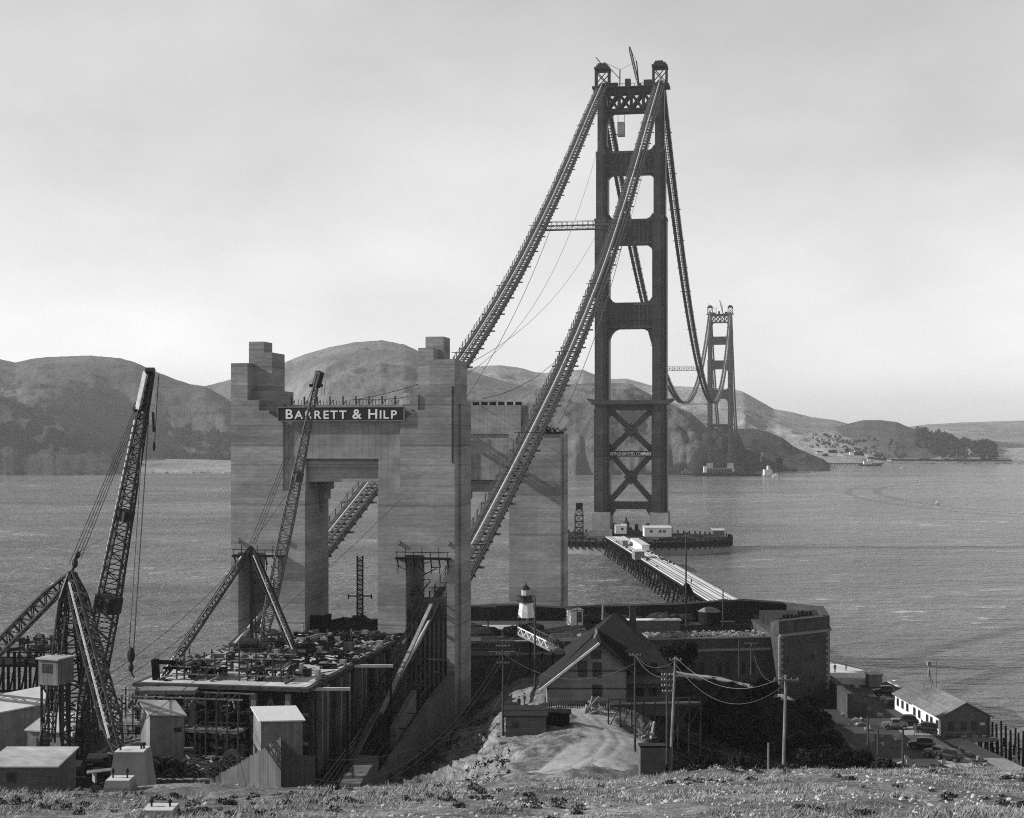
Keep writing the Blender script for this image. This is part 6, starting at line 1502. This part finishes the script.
# ================================================================ CARS, PEOPLE, SHIPS
def make_car(name, paint, label, kind):
    th = thing(name, label, 'car', (0, 0, 0), 'cars in the parking lot')
    b = MB(); n_ = 10     # body: cross-sections along the length
    secs = [(-2.05, .38, .55, .95), (-1.9, .58, .45, 1.1), (-1.3, .66, .42, 1.15), (-.9, .7, .42, 1.2), (.0, .74, .42, 1.2), (.75, .7, .42, 1.2), (.9, .42, .45, 1.18), (1.95, .33, .5, 1.08), (2.05, .28, .55, 1.0)]
    vs = []
    for y, hw, z0, z1 in secs: vs += [(-hw, y, z0), (-hw*1.03, y, (z0+z1)/2), (-hw*.9, y, z1), (hw*.9, y, z1), (hw*1.03, y, (z0+z1)/2), (hw, y, z0)]
    fs = [(i*6+j, i*6+(j+1) % 6, (i+1)*6+(j+1) % 6, (i+1)*6+j) for i in range(len(secs)-1) for j in range(6)]+[(5, 4, 3, 2, 1, 0), tuple(range(len(secs)*6-6, len(secs)*6))]
    b.add(vs, fs); b.build('body', paint, th)
    b = MB(); cs = [(-1.75, .55, 1.1, 1.18), (-1.55, .62, 1.1, 1.6), (-1.1, .63, 1.1, 1.78), (.2, .64, 1.1, 1.8), (.62, .62, 1.1, 1.7), (.8, .6, 1.1, 1.2)] if kind == 'sedan' else [(-.9, .55, 1.1, 1.2), (-.75, .62, 1.1, 1.7), (-.1, .63, 1.1, 1.78), (.4, .63, 1.1, 1.76), (.62, .62, 1.1, 1.65), (.8, .6, 1.1, 1.2)]
    vs = []
    for y, hw, z0, z1 in cs: vs += [(-hw*1.1, y, z0), (-hw, y, z1-.08), (-hw*.8, y, z1), (hw*.8, y, z1), (hw, y, z1-.08), (hw*1.1, y, z0)]
    fs = [(i*6+j, i*6+(j+1) % 6, (i+1)*6+(j+1) % 6, (i+1)*6+j) for i in range(len(cs)-1) for j in range(6)]+[(5, 4, 3, 2, 1, 0), tuple(range(len(cs)*6-6, len(cs)*6))]
    b.add(vs, fs); cb = b.build('cabin', paint, th)
    b = MB()
    for sx in (-1, 1):
        for y0, y1 in (((-1.35, -.75), (-.65, -.05), (.05, .5)) if kind == 'sedan' else ((-.6, -.05), (.02, .5))): b.hexa([(sx*.69, y0, 1.25), (sx*.72, y0, 1.25), (sx*.72, y1, 1.25), (sx*.69, y1, 1.25), (sx*.645, y0, 1.62), (sx*.675, y0, 1.62), (sx*.675, y1, 1.62), (sx*.645, y1, 1.62)])
    b.box(-.5, .5, .71, .78, 1.25, 1.6); b.build('window', 'glass', cb)
    for sx in (-1, 1):
        for yw in (-1.35, 1.35):
            b = MB(); pts = [(sx*.78, yw+.52*math.cos(a), .34+.5*math.sin(a)) for a in [math.pi*i/8 for i in range(9)]]
            for p_, q in zip(pts, pts[1:]): b.hexa([(sx*.58, p_[1], p_[2]), (sx*.92, p_[1], p_[2]), (sx*.92, q[1], q[2]), (sx*.58, q[1], q[2]), (sx*.58, p_[1], p_[2]+.06), (sx*.92, p_[1], p_[2]+.06), (sx*.92, q[1], q[2]+.06), (sx*.58, q[1], q[2]+.06)])
            b.build('fender', paint, th)
            b = MB(); b.tube((sx*.66, yw, .36), (sx*.84, yw, .36), .36, 14); wl = b.build('wheel', 'rubber', th)
            b = MB(); b.tube((sx*.84, yw, .36), (sx*.87, yw, .36), .2, 10); b.build('hubcap', 'chrome', wl)
        b = MB(); b.box(min(sx*.62, sx*.9), max(sx*.62, sx*.9), -.85, .85, .36, .42); b.build('running_board', 'black_paint', th)
        b = MB(); b.blob((sx*.45, 1.95, .95), (.13, .12, .13), 8, 6); b.build('headlight', 'chrome', th)
    b = MB(); b.box(-.75, .75, 2.15, 2.22, .45, .55); b.box(-.75, .75, -2.25, -2.18, .45, .55); b.build('bumper', 'chrome', th)
    return th
car_spots = [(906, 722, 240, 1.45, 0, 'black sedan parked closest to the white side wall of the shore building, behind the others'), (926, 733, 234, 1.25, 0, 'black sedan parked against the middle of the white side wall'), (895, 729, 237, 1.5, 1, 'grey coupe parked left of the row by the white wall'),
             (922, 748, 222, 1.35, 0, 'black sedan parked in front of the row, right of the dark post'), (898, 708, 258, 1.5, 1, 'dark coupe parked alone at the far side of the lot'), (938, 757, 216, 1.0, 1, 'dark coupe partly hidden by the brush at the near edge of the lot'), (949, 760, 214, .8, 0, 'dark sedan beside the boardwalk at the near edge of the lot'), (884, 700, 268, 1.55, 0, 'dark sedan parked near the pale kiosk')]
cs = make_car('parked_car', 'car_paint', car_spots[0][5], 'sedan'); cc = make_car('parked_coupe', 'grey_car_paint', car_spots[2][5], 'coupe')
used = set()
for px, py, Y, rz, kd, lb in car_spots:
    src = (cs, cc)[kd]; loc = (X(px, Y), Y, 4.37)
    if kd not in used: used.add(kd); src.location = loc; src.rotation_euler = (0, 0, rz); src['label'] = lb
    else: dup(src, loc, rz, lb)
# people
def make_person(label, pose='stand', coat='cloth'):
    J = {'pel': (0, 0, .95), 'wst': (0, 0, 1.12), 'chs': (0, .01, 1.38), 'nek': (0, .01, 1.52), 'hd1': (0, -.01, 1.60), 'hd2': (0, -.01, 1.74)}
    st = .16 if pose == 'walk' else .03
    ed = [('pel', 'wst'), ('wst', 'chs'), ('chs', 'nek'), ('nek', 'hd1'), ('hd1', 'hd2')]
    rad = {'pel': .15, 'wst': .14, 'chs': .17, 'nek': .06, 'hd1': .085, 'hd2': .085}
    for s, sg in (('l', -1), ('r', 1)):
        J.update({'hp'+s: (sg*.10, 0, .90), 'kn'+s: (sg*.11, -st*sg*.7-.02, .50), 'an'+s: (sg*.12, st*sg*-1, .09), 'to'+s: (sg*.14, -.17-st*sg, .04),
                  'sh'+s: (sg*.19, .01, 1.43), 'el'+s: (sg*.25, .02+st*sg*.6, 1.15), 'wr'+s: (sg*.25, -.08+st*sg, .92), 'ha'+s: (sg*.245, -.11+st*sg, .83)})
        rad.update({'hp'+s: .10, 'kn'+s: .065, 'an'+s: .05, 'to'+s: .04, 'sh'+s: .075, 'el'+s: .052, 'wr'+s: .038, 'ha'+s: .035})
        ed += [('pel', 'hp'+s), ('hp'+s, 'kn'+s), ('kn'+s, 'an'+s), ('an'+s, 'to'+s), ('chs', 'sh'+s), ('sh'+s, 'el'+s), ('el'+s, 'wr'+s), ('wr'+s, 'ha'+s)]
    ks = list(J); me = bpy.data.meshes.new('person'); me.from_pydata([J[k] for k in ks], [(ks.index(a), ks.index(c_)) for a, c_ in ed], [])
    o = bpy.data.objects.new('person', me); col.objects.link(o)
    md = o.modifiers.new('skin', 'SKIN')
    for i, k in enumerate(ks): v = me.skin_vertices[0].data[i]; v.radius = (rad[k], rad[k]*.8 if k in ('pel', 'wst', 'chs') else rad[k]); v.use_root = (k == 'pel')
    sb = o.modifiers.new('sub', 'SUBSURF'); sb.levels = 1; sb.render_levels = 1
    dg = bpy.context.evaluated_depsgraph_get(); m2 = bpy.data.meshes.new_from_object(o.evaluated_get(dg)); bpy.data.objects.remove(o)
    m2.materials.clear()
    for q in (coat, 'skin', 'black_paint'): m2.materials.append(M[q])
    for p_ in m2.polygons:
        z = p_.center.z; p_.material_index = 1 if (z > 1.52 or (z < .93 and abs(p_.center.x) > .2)) else (2 if z < .1 else 0); p_.use_smooth = True
    p = bpy.data.objects.new('person', m2); col.objects.link(p); ORG[p.name] = (0, 0, 0); tag(p, label, 'person', 'people at the site')
    b = MB(); b.lathe(0, 0, [(.17, 1.76), (.17, 1.78), (.10, 1.79), (.09, 1.88), (.04, 1.9)], 12); b.build('hat', 'cloth', p)
    return p
pst = make_person('x'); pwk = make_person('x', 'walk'); ppl = make_person('x', 'walk', 'pale_cloth')
def trestle_xy(u, s): q = TR(u, s, 8.02); return q
people = [((X(519, 207), 207, None), .4, 0, 'dark clothed person in a hat at the left of the pair standing on the road'), ((X(524.5, 208), 208, None), 2.2, 0, 'dark clothed person in a hat at the right of the pair standing on the road'),
          ((X(846, 288), 288, 5.6), 1.2, 1, 'person in dark clothes walking on the bright seawall'), ((X(835, 286), 286, 5.6), 3, 0, 'person in dark clothes standing close to the fort corner on the seawall'),
          ((X(913, 233), 231.5, 4.37), .5, 2, 'person in pale clothes standing between the parked cars'), (BR(-5.1, -473, 22.85), 1, 2, 'person in pale clothes standing by the left pylon leg on the deck'),
          (trestle_xy(112, -1.5), 0, 1, 'person walking on the near part of the trestle deck'), (trestle_xy(180, 1.8), 2, 0, 'person standing farther out on the trestle deck'), (BR(4, -478, 22.85), 2, 0, 'dark clothed person standing in the middle of the anchorage deck'), (BR(-4, -486, 22.85), 1, 0, 'dark clothed person near the front of the anchorage deck')]
used = {}
for loc, rz, kd, lb in people:
    src = (pst, pwk, ppl)[kd]; loc = (loc[0], loc[1], loc[2] if loc[2] is not None else max(H(loc[0], loc[1]), H(loc[0], loc[1]-1))+.22)
    if kd not in used: used[kd] = 1; src.location = loc; src.rotation_euler = (0, 0, rz); src['label'] = lb
    else: dup(src, loc, rz, lb)

# ---- far shore: ship, boats, docks, rocks, village
def hull(b, L_, W, h, z=0):
    n_ = 12; vs = []
    for i in range(n_+1):
        u = i/n_; w_ = W/2*min(1, (math.sin(math.pi*min(1, u*1.0+.03))**.45)) if u > .02 else .05
        sh = h*(1+.35*(abs(u-.45)*2)**2); x = -L_/2+L_*u
        vs += [(x, -w_, z+sh), (x, -w_*.7, z-.5), (x, w_*.7, z-.5), (x, w_, z+sh)]
    fs = [(i*4+j, i*4+j+1, (i+1)*4+j+1, (i+1)*4+j) for i in range(n_) for j in range(3)]+[(i*4+3, i*4, (i+1)*4, (i+1)*4+3) for i in range(n_)]+[(3, 2, 1, 0), tuple(range(n_*4, n_*4+4))]
    b.add(vs, fs)
def boat(px, Y, L_, hullm, label, rz=0, mast=8, house=.3, name='boat', housem='white_paint', hh=3):
    o = (X(px, Y), Y, 0); th = thing(name, label, 'ship' if L_ > 18 else 'boat', o)
    b = MB(o, rz); hull(b, L_, L_*.24, L_*.055+.6); b.build('hull', hullm, th)
    z = L_*.055+.7; b = MB(o, rz); b.box(-L_*house*.5-L_*.1, L_*house*.5-L_*.1, -L_*.07, L_*.07, z, z+hh); b.box(-L_*.12, L_*.02, -L_*.05, L_*.05, z+hh, z+hh*1.7); b.build('deckhouse', housem, th)
    b = MB(o, rz); b.tube((L_*.12, 0, z), (L_*.12, 0, z+mast), .2+L_*.004, 6); b.beam((L_*.12, 0, z+mast*.6), (L_*.3, 0, z+mast*.3), .2); b.build('mast', 'dark_steel', th)
    b = MB(o, rz); b.lathe(-L_*.1, 0, [(L_*.025, z+hh), (L_*.022, z+hh*2.1)], 8); b.build('funnel', 'black_paint', th)
boat(769, 1900, 24, 'white_paint', 'white ship with a tall white deckhouse right of the farther tower', .5, 9, .55, 'ship', hh=7)
boat(777, 1860, 14, 'white_paint', 'small pale boat just right of the white ship', .1, 4, .4, hh=2)
boat(687, 1950, 24, 'dark_steel', 'dark work boat with a mast left of the farther tower', .1, 16, .4, 'work_boat', 'board_siding', 4)
boat(903, 2350, 9, 'white_paint', 'tiny white launch on open water right of the docks', .2, 2, .5, hh=1.6)
boat(870, 2560, 42, 'dark_steel', 'dark vessel with a white deckhouse moored at the far dock', 0, 20, .35, 'steamer', 'white_paint', 6)
boat(828, 2520, 14, 'white_paint', 'small white boat left of the far dock', 0, 5, .4, hh=3)
boat(938, 1120, 5, 'white_paint', 'speck of a white boat on the open water at right', .4, 1, .5, hh=.8)
# farther tower fender and huts
th = thing('far_pier', 'low dark working pier with a long pale shed at the foot of the farther tower', 'pier', (X(722, 1900), 1900, 0))
b = MB(); b.box(X(694, 1905), X(752, 1905), 1900, 1925, -2, 5); b.box(X(752, 1910), X(768, 1910), 1903, 1915, -2, 3); b.build('quay', 'dark_timber', th)
b = MB(); b.box(X(706, 1905), X(732, 1905), 1901, 1911, 5, 10.5)
b.build('shed', 'grey_timber', th)
b = MB()
for i in range(9): px = 708+i*2.8; b.box(X(px, 1905)-1, X(px, 1905)+1, 1900.4, 1901, 6, 9)
b.build('opening', 'dark_timber', th)
b = MB(); b.box(X(703.5, 1905), X(706.5, 1905), 1899, 1906, 5, 13); b.build('hut', 'white_paint', th)
o = (X(760, 1990), 1990, 3); th = thing('far_derrick', 'pale inclined lattice conveyor on the shore behind the white ship', 'derrick', o)
b = MB(); lattice(b, tuple(at(762, 454, 1990)), tuple(at(779, 461, 1990)), 3, 3.4, 3, 10, .9, .6); b.beam(tuple(at(762, 452, 1990)), tuple(at(761, 462, 1990)), 1.4); b.build('truss', 'plank', th)
b = MB(); b.box(X(776, 1990), X(782, 1990), 1985, 1995, 4, Z(458, 1990)); b.beam(tuple(at(763, 462, 1990)), (X(763, 1990), 1990, 2), 1.2); b.build('tower', 'dark_timber', th)
# sea stacks
rr = random.Random(6)
for k, (pts, Y, lb) in enumerate((([(797, 469.5), (799, 462), (803, 456), (806.5, 452.5), (809, 457), (812, 463), (815, 469.5)], 2290, 'dark pointed sea rock at the tip of the headland'), ([(795.5, 464), (797.5, 457), (800, 452), (801.5, 453.5), (801, 458), (803, 465)], 2420, 'slim slanting sea rock just left of and behind the pointed one'))):
    P_ = [(X(a, Y), Z(c_, Y)) for a, c_ in pts]; x0 = P_[0][0]; x1 = P_[-1][0]; cx = (x0+x1)/2; n_ = 14; vs = []; rings = 9; top = max(z for _, z in P_); xt = [x for x, z in P_ if z == top][0]
    for i in range(rings):
        u = i/(rings-1); z = -2+(top+2)*u
        lft = np.interp(z, [P_[j][1] for j in range(len(P_)) if P_[j][0] <= xt], [P_[j][0] for j in range(len(P_)) if P_[j][0] <= xt]); rgt = np.interp(z, [P_[j][1] for j in range(len(P_)-1, -1, -1) if P_[j][0] >= xt], [P_[j][0] for j in range(len(P_)-1, -1, -1) if P_[j][0] >= xt])
        for j in range(n_):
            a = 2*math.pi*j/n_; r_ = max(.3, (rgt-lft)/2); kk = 1+rr.uniform(-.16, .16); vs.append(((lft+rgt)/2+r_*math.cos(a)*kk, Y+r_*1.2*math.sin(a)*kk, z))
    b = MB(); b.add(vs, [(i*n_+j, i*n_+(j+1) % n_, (i+1)*n_+(j+1) % n_, (i+1)*n_+j) for i in range(rings-1) for j in range(n_)]+[tuple(range((rings-1)*n_, rings*n_))]); tag(b.build('sea_rock', 'rock', origin=(cx, Y, 0)), lb, 'rock')
# docks and village houses on the far shore
rr = random.Random(10)
vill = [(820, 459, 14, 6, 1), (826, 458, 10, 6, 0), (833, 460, 18, 7, 0), (842, 459, 12, 9, 1), (848, 458, 12, 8, 0), (852, 456, 8, 10, 1), (859, 460, 20, 8, 0), (866, 457, 10, 9, 1), (878, 459, 14, 6, 0), (889, 457, 9, 5, 1), (902, 456.5, 16, 4, 1), (925, 457, 22, 5, 0), (948, 456, 12, 5, 1), (960, 458, 26, 5, 0), (985, 458, 16, 5, 0), (838, 452, 8, 6, 1), (846, 450, 8, 6, 1), (857, 451, 8, 6, 1)]
for i, (px, py, w_, h, lt) in enumerate(vill):
    Y = 2790+rr.uniform(0, 90)+(70 if py < 453 else 0); x = X(px, Y); z = max(2, far_z(x, Y)-1)
    th = thing('far_house', ('white' if lt else 'dark')+' little building on the far shore, number %d'%(i+1) if False else ('white' if lt else 'dark')+' little far shore building '+['at the left end of the dock row', 'second from the left of the dock row', 'low and wide behind the small white boat', 'left of the moored vessel', 'just left of the tall white one', 'tall and narrow left of the moored vessel', 'wide behind the moored vessel', 'tall right of the moored vessel mast', 'right after the moored vessel', 'small between the docks and the open beach', 'low and long on the beach', 'long and dark in the middle of the beach', 'small on the beach below the wood', 'longest of the beach', 'near the right edge of the photo', 'leftmost of three on the hillside', 'middle of three on the hillside', 'rightmost of three on the hillside'][i], 'house', (x, Y, z), 'little buildings on the far shore')
    b = MB((x, Y, z), rr.uniform(-.3, .3)); b.box(-w_/2, w_/2, 0, 9, -3, h*.65); b.build('wall', 'white_paint' if lt else 'dark_timber', th)
    b = MB((x, Y, z), rr.uniform(-.3, .3)); b.vprism([(-w_/2-.5, h*.65), (w_/2+.5, h*.65), (w_/4, h), (-w_/4, h)], -.4, 9.4); b.build('roof', 'grey_shingle' if i % 2 else 'shingle', th)
th = thing('far_dock', 'long low dark dock along the far shore', 'dock', (X(850, 2640), 2640, 0)); b = MB(); b.box(X(805, 2640), X(884, 2640), 2640, 2652, 2.2, 3.4)
for i in range(30): x = X(806+i*2.6, 2640); b.box(x-.6, x+.6, 2640, 2641, -2, 2.2)
b.build('deck', 'dark_timber', th)
th = thing('far_wall', 'long low dark fence line above the beach on the far shore', 'wall', (X(930, 2800), 2800, 0)); b = MB(); 
for i in range(24): px = 868+i*6; x0 = X(px, 2800); x1 = X(px+6.1, 2800); z = far_z(x0, 2800); b.box(x0, x1, 2800+i*.01, 2803, z-4, z+3.2)
b.build('boards', 'dark_timber', th)

# ================================================================ VEGETATION
def leaf_cloud(n_, clumps, size, seed, flat=.6):
    r_ = np.random.RandomState(seed); C_ = np.array([c_[:3] for c_ in clumps]); Rr = np.array([c_[3] for c_ in clumps]); w_ = Rr**2/np.sum(Rr**2)
    k = r_.choice(len(clumps), n_, p=w_); d_ = r_.normal(size=(n_, 3)); d_ /= np.linalg.norm(d_, axis=1)[:, None]
    P_ = C_[k]+d_*(Rr[k]*(r_.rand(n_)**.35))[:, None]*np.array([1, 1, flat+.25])
    a = r_.normal(size=(n_, 3)); a /= np.linalg.norm(a, axis=1)[:, None]; c_ = np.cross(a, r_.normal(size=(n_, 3))); c_ /= np.linalg.norm(c_, axis=1)[:, None]
    s_ = (size*(.5+r_.rand(n_)))[:, None]
    V_ = np.stack([P_-a*s_, P_+c_*s_*.5, P_+a*s_, P_-c_*s_*.5], 1).reshape(-1, 3)
    return V_, np.arange(4*n_).reshape(-1, 4)
def make_bush(name, label, cat, seed, w_, h, n_, size, mat, stems=5, trunk=0):
    rr = random.Random(seed); cl = []
    for i in range(9): a = rr.uniform(0, 6.28); r_ = rr.uniform(0, .33)*w_; cl.append((r_*math.cos(a), r_*math.sin(a), trunk+rr.uniform(.2, .75)*h, rr.uniform(.16, .3)*w_))
    V_, Fc = leaf_cloud(n_, cl, size, seed)
    V_ = V_[:, :]; V_[:, 2] = np.maximum(V_[:, 2], .02)
    th = thing(name, label, cat, (0, 0, 0), None)
    me = soup('foliage', V_, Fc, 4, M[mat]); o = bpy.data.objects.new('foliage', me); col.objects.link(o); o.parent = th; ORG[o.name] = (0, 0, 0)
    b = MB()
    for i in range(stems): c_ = cl[i % len(cl)]; b.tube((0, 0, -.2), (c_[0]*.8, c_[1]*.8, c_[2]), .04*h if not trunk else .06*h, 5, .012*h)
    b.build('trunk' if trunk else 'stem', 'bark', th)
    return th
bushes = [make_bush('shrub', 'x', 'shrub', 1, 2.6, 1.4, 2600, .10, 'dry_leaf'), make_bush('shrub', 'x', 'shrub', 2, 3.4, 1.9, 3200, .12, 'leaf'), make_bush('shrub', 'x', 'shrub', 3, 4.6, 2.6, 3600, .16, 'dark_leaf')]
used = {}; rr = random.Random(15)
def put_bush(kd, px, Y, sc, lb, grp, dz=0):
    src = bushes[kd]; x = X(px, Y); loc = (x, Y, H(x, Y)+dz); rz = rr.uniform(0, 6.28)
    if kd not in used: used[kd] = 1; src.location = loc; src.scale = (sc,)*3; src.rotation_euler = (0, 0, rz); src['label'] = lb; src['group'] = grp
    else: dup(src, loc, rz, lb, sc, grp)
# crest shrubs (photo columns), brush in the hollow and slope
for i, (px, Y, sc, lb) in enumerate(((352, 58, .5, 'small shrub at the crest above the dark trench'), (700, 66, .8, 'rounded pale shrub at the crest below the dark shed'), (716, 62, .9, 'broad rounded shrub at the crest right of the dark shed'), (733, 66, .7, 'low shrub left of the thin pole stump'), (757, 70, .7, 'low shrub right of the thin pole stump'), (795, 68, 1.0, 'rounded shrub at the crest below the tallest slope pole'), (815, 66, .9, 'rounded shrub just right of the tallest slope pole foot'), (838, 70, 1.1, 'broad shrub at the crest in the dark brush'), (868, 64, .9, 'pale shrub left of the dark posts'), (890, 62, .8, 'shrub with pale stones in front of the dark posts'), (940, 66, .8, 'shrub in front of the parking lot cars'), (915, 70, .9, 'shrub below the post in front of the cars'), (975, 66, .6, 'low shrub in front of the boardwalk'), (668, 72, .6, 'tiny shrub at the foot of the leaning pole'))):
    put_bush(i % 2, px, Y, sc*.62, lb, 'shrubs along the crest', -.05)
for i in range(118):
    px = rr.uniform(692, 850); Y = rr.uniform(80, 231)
    if rr.random() < .3: px = rr.uniform(790, 865); Y = min(Y, 205)
    put_bush(2 if i % 3 else 1, px, Y, rr.uniform(.5, 1.15)*(.5+Y/300), 'dark leafy bush in the brushy hollow right of the road', 'bushes in the dark hollow', -.3)
for i in range(16): put_bush(2 if i % 2 else 1, rr.uniform(645, 700), rr.uniform(112, 150), rr.uniform(.5, .9), 'dark bush on the slope around the leaning pole', 'bushes around the leaning pole', -.3)
for i in range(14):
    px = 470+i*11+rr.uniform(-4, 4); put_bush(0 if i % 3 else 1, px, rr.uniform(96, 104), rr.uniform(.5, .85), ORD[i]+' feathery shrub from the left at the near end of the road', 'shrubs at the near end of the dirt road', -.1)
for i in range(9): put_bush(1, rr.uniform(850, 960), rr.uniform(180, 204), rr.uniform(.5, .9), 'bush at the near edge of the parking lot', 'bushes at the near edge of the lot', -.2)
# dark round tree by the fort
th = make_bush('tree', 'dark dense round-crowned tree between the house and the fort wall', 'tree', 9, 9.5, 5.6, 9000, .26, 'dark_leaf', 7, 2.2); x = X(679, 240); th.location = (x, 240, 11.3)
th = make_bush('tree', 'smaller dark tree behind the right wing of the house', 'tree', 19, 4.5, 4.0, 4000, .2, 'dark_leaf', 5, 1.6); x = X(662, 226); th.location = (x, 226, 12.5)
# far wood on the hill
cl = []; r_ = np.random.RandomState(2)
for i in range(230):
    px = r_.uniform(918, 996); f_ = (px-918)/78; py = np.interp(px, [918, 925, 945, 965, 980, 996], [430, 427, 427, 430, 434, 440])+r_.uniform(0, 1)**1.5*np.interp(px, [918, 940, 970, 996], [10, 19, 18, 8]); Y = 3440-(py-426)*26
    x = X(px, Y); z = far_z(x, Y); hh = r_.uniform(7, 14); cl.append((x, Y, z+hh*.5, hh*.55)); cl.append((x+r_.uniform(-4, 4), Y, z+hh*.9, hh*.38))
for i in range(110):
    px = r_.uniform(808, 905); Y = 2950+r_.uniform(-40, 160); x = X(px, Y); z = far_z(x, Y); hh = r_.uniform(3, 6); cl.append((x, Y, z+hh*.4, hh*.6))
for i in range(70):
    px = r_.uniform(165, 240); Y = 2600+r_.uniform(0, 110); x = X(px, Y); z = far_z(x, Y); hh = r_.uniform(6, 12); cl.append((x, Y, z+hh*.4, hh*.7))
V_, Fc = leaf_cloud(32000, cl, 2.2, 4, .9); me = soup('far_wood', V_, Fc, 4, M['leaf']); o = bpy.data.objects.new('far_wood', me); col.objects.link(o); ORG[o.name] = (0, 0, 0)
tag(o, 'dark far-off woods on the hills and shore across the water', 'wood', kind='stuff')
# scrub covering the banks of the hollow
cl = []; r_ = np.random.RandomState(12)
Yb = 85+148*r_.rand(5200)**.8; pb = r_.uniform(648, 868, 5200); xb = (pb-512)/F*Yb; zb = Hn(xb, Yb); rd_ = road_mask(xb, Yb); dn = fbm(xb/6, Yb/6, 3)
for i in range(len(xb)):
    if rd_[i] < .2 and dn[i] > .40 and zb[i] > 3 and not (xb[i] > 49 and Yb[i] > 202): cl.append((xb[i], Yb[i], zb[i]+.05, r_.uniform(.25, .75)))
Yb = r_.uniform(140, 222, 1500); pb = r_.uniform(430, 512, 1500); xb = (pb-512)/F*Yb; zb = Hn(xb, Yb); dn = fbm(xb/5, Yb/5, 3)
for i in range(len(xb)):
    if dn[i] > .52: cl.append((xb[i], Yb[i], zb[i], r_.uniform(.15, .45)))
V_, Fc = leaf_cloud(110000, cl, .13, 17, .5); me = soup('scrub', V_, Fc, 4, M['dark_leaf']); o = bpy.data.objects.new('scrub', me); col.objects.link(o); ORG[o.name] = (0, 0, 0); tag(o, 'dark low scrub matting the banks of the hollow and the ridge sides', 'scrub', kind='stuff')
# foreground grass and stones
def scatter(n_, f, seed):
    r_ = np.random.RandomState(seed); Y = f(r_, n_); px = r_.uniform(-60, 1090, n_); x = (px-512)/F*Y; return r_, x, Y, Hn(x, Y), px
r_, x, Y, z, px = scatter(52000, lambda r, n_: 24+46*r.rand(n_)**1.1, 3)
dens = fbm(x/1.7, Y/1.7, 4); keep = dens > .5+.06*(px < 300); x, Y, z = x[keep], Y[keep], z[keep]; n_ = len(x)
nb = 9; sz = .025+.11*r_.rand(n_)**2.5
bx = np.repeat(x, nb)+r_.normal(0, .06, n_*nb); by = np.repeat(Y, nb)+r_.normal(0, .06, n_*nb); bz = np.repeat(z, nb)-.02; hh = np.repeat(sz, nb)*(.5+r_.rand(n_*nb)); an = r_.uniform(0, 6.28, n_*nb); ln = r_.uniform(.3, 1.5, n_*nb)*hh; w_ = .006+.012*r_.rand(n_*nb)
V_ = np.stack([np.stack([bx-w_*np.sin(an), by+w_*np.cos(an), bz], -1), np.stack([bx+w_*np.sin(an), by-w_*np.cos(an), bz], -1), np.stack([bx+ln*np.cos(an), by+ln*np.sin(an), bz+hh], -1)], 1).reshape(-1, 3)
me = soup('dry_grass', V_, np.arange(len(V_)).reshape(-1, 3), 3, M['dry_grass']); o = bpy.data.objects.new('dry_grass', me); col.objects.link(o); ORG[o.name] = (0, 0, 0); tag(o, 'short dry grass tufts over the foreground bluff', 'grass', kind='stuff')
cl = []; r_, x, Y, z, px = scatter(1500, lambda r, n_: 25+38*r.rand(n_), 8); dens = fbm(x/3+9, Y/3, 4)
for i in range(len(x)):
    if dens[i] > .54: cl.append((x[i], Y[i], z[i]+.02, r_.uniform(.05, .19)))
V_, Fc = leaf_cloud(38000, cl, .03, 7, .35); me = soup('low_weeds', V_, Fc, 4, M['leaf']); o = bpy.data.objects.new('low_weeds', me); col.objects.link(o); ORG[o.name] = (0, 0, 0); tag(o, 'low dark weeds between the grass on the foreground bluff', 'weeds', kind='stuff')
b = MB(); r_, x, Y, z, px = scatter(9000, lambda r, n_: 25+45*r.rand(n_), 5); rr = random.Random(1); dens = fbm(x/4+3, Y/4, 4)
for i in range(len(x)):
    if dens[i]+(.12 if px[i] > 330 else 0) > .55:
        s_ = .012+.05*rr.random()**3; b.blob((x[i], Y[i], z[i]+s_*.2), (s_*rr.uniform(.8, 1.6), s_*rr.uniform(.8, 1.3), s_*.7), 6, 4, .34, rr)
tag(b.build('stones', 'stone', origin=(0, 40, 43)), 'pale loose stones scattered over the foreground bluff', 'stones', kind='stuff')

# ================================================================ AIR
HAZE = 0.000068
if HAZE:
    m = bpy.data.materials.new('haze'); m.use_nodes = True; n = m.node_tree; n.nodes.clear(); oo = n.nodes.new('ShaderNodeOutputMaterial'); pv = n.nodes.new('ShaderNodeVolumePrincipled')
    pv.inputs['Color'].default_value = (.95, .95, .95, 1); pv.inputs['Density'].default_value = HAZE; pv.inputs['Anisotropy'].default_value = .35
    n.links.new(pv.outputs[0], oo.inputs['Volume']); M['haze'] = m
    b = MB(); b.box(-9500, 9500, -80, 14100, -16, 420); tag(b.build('haze', 'haze'), 'pale sea haze in the air', 'haze', kind='stuff')
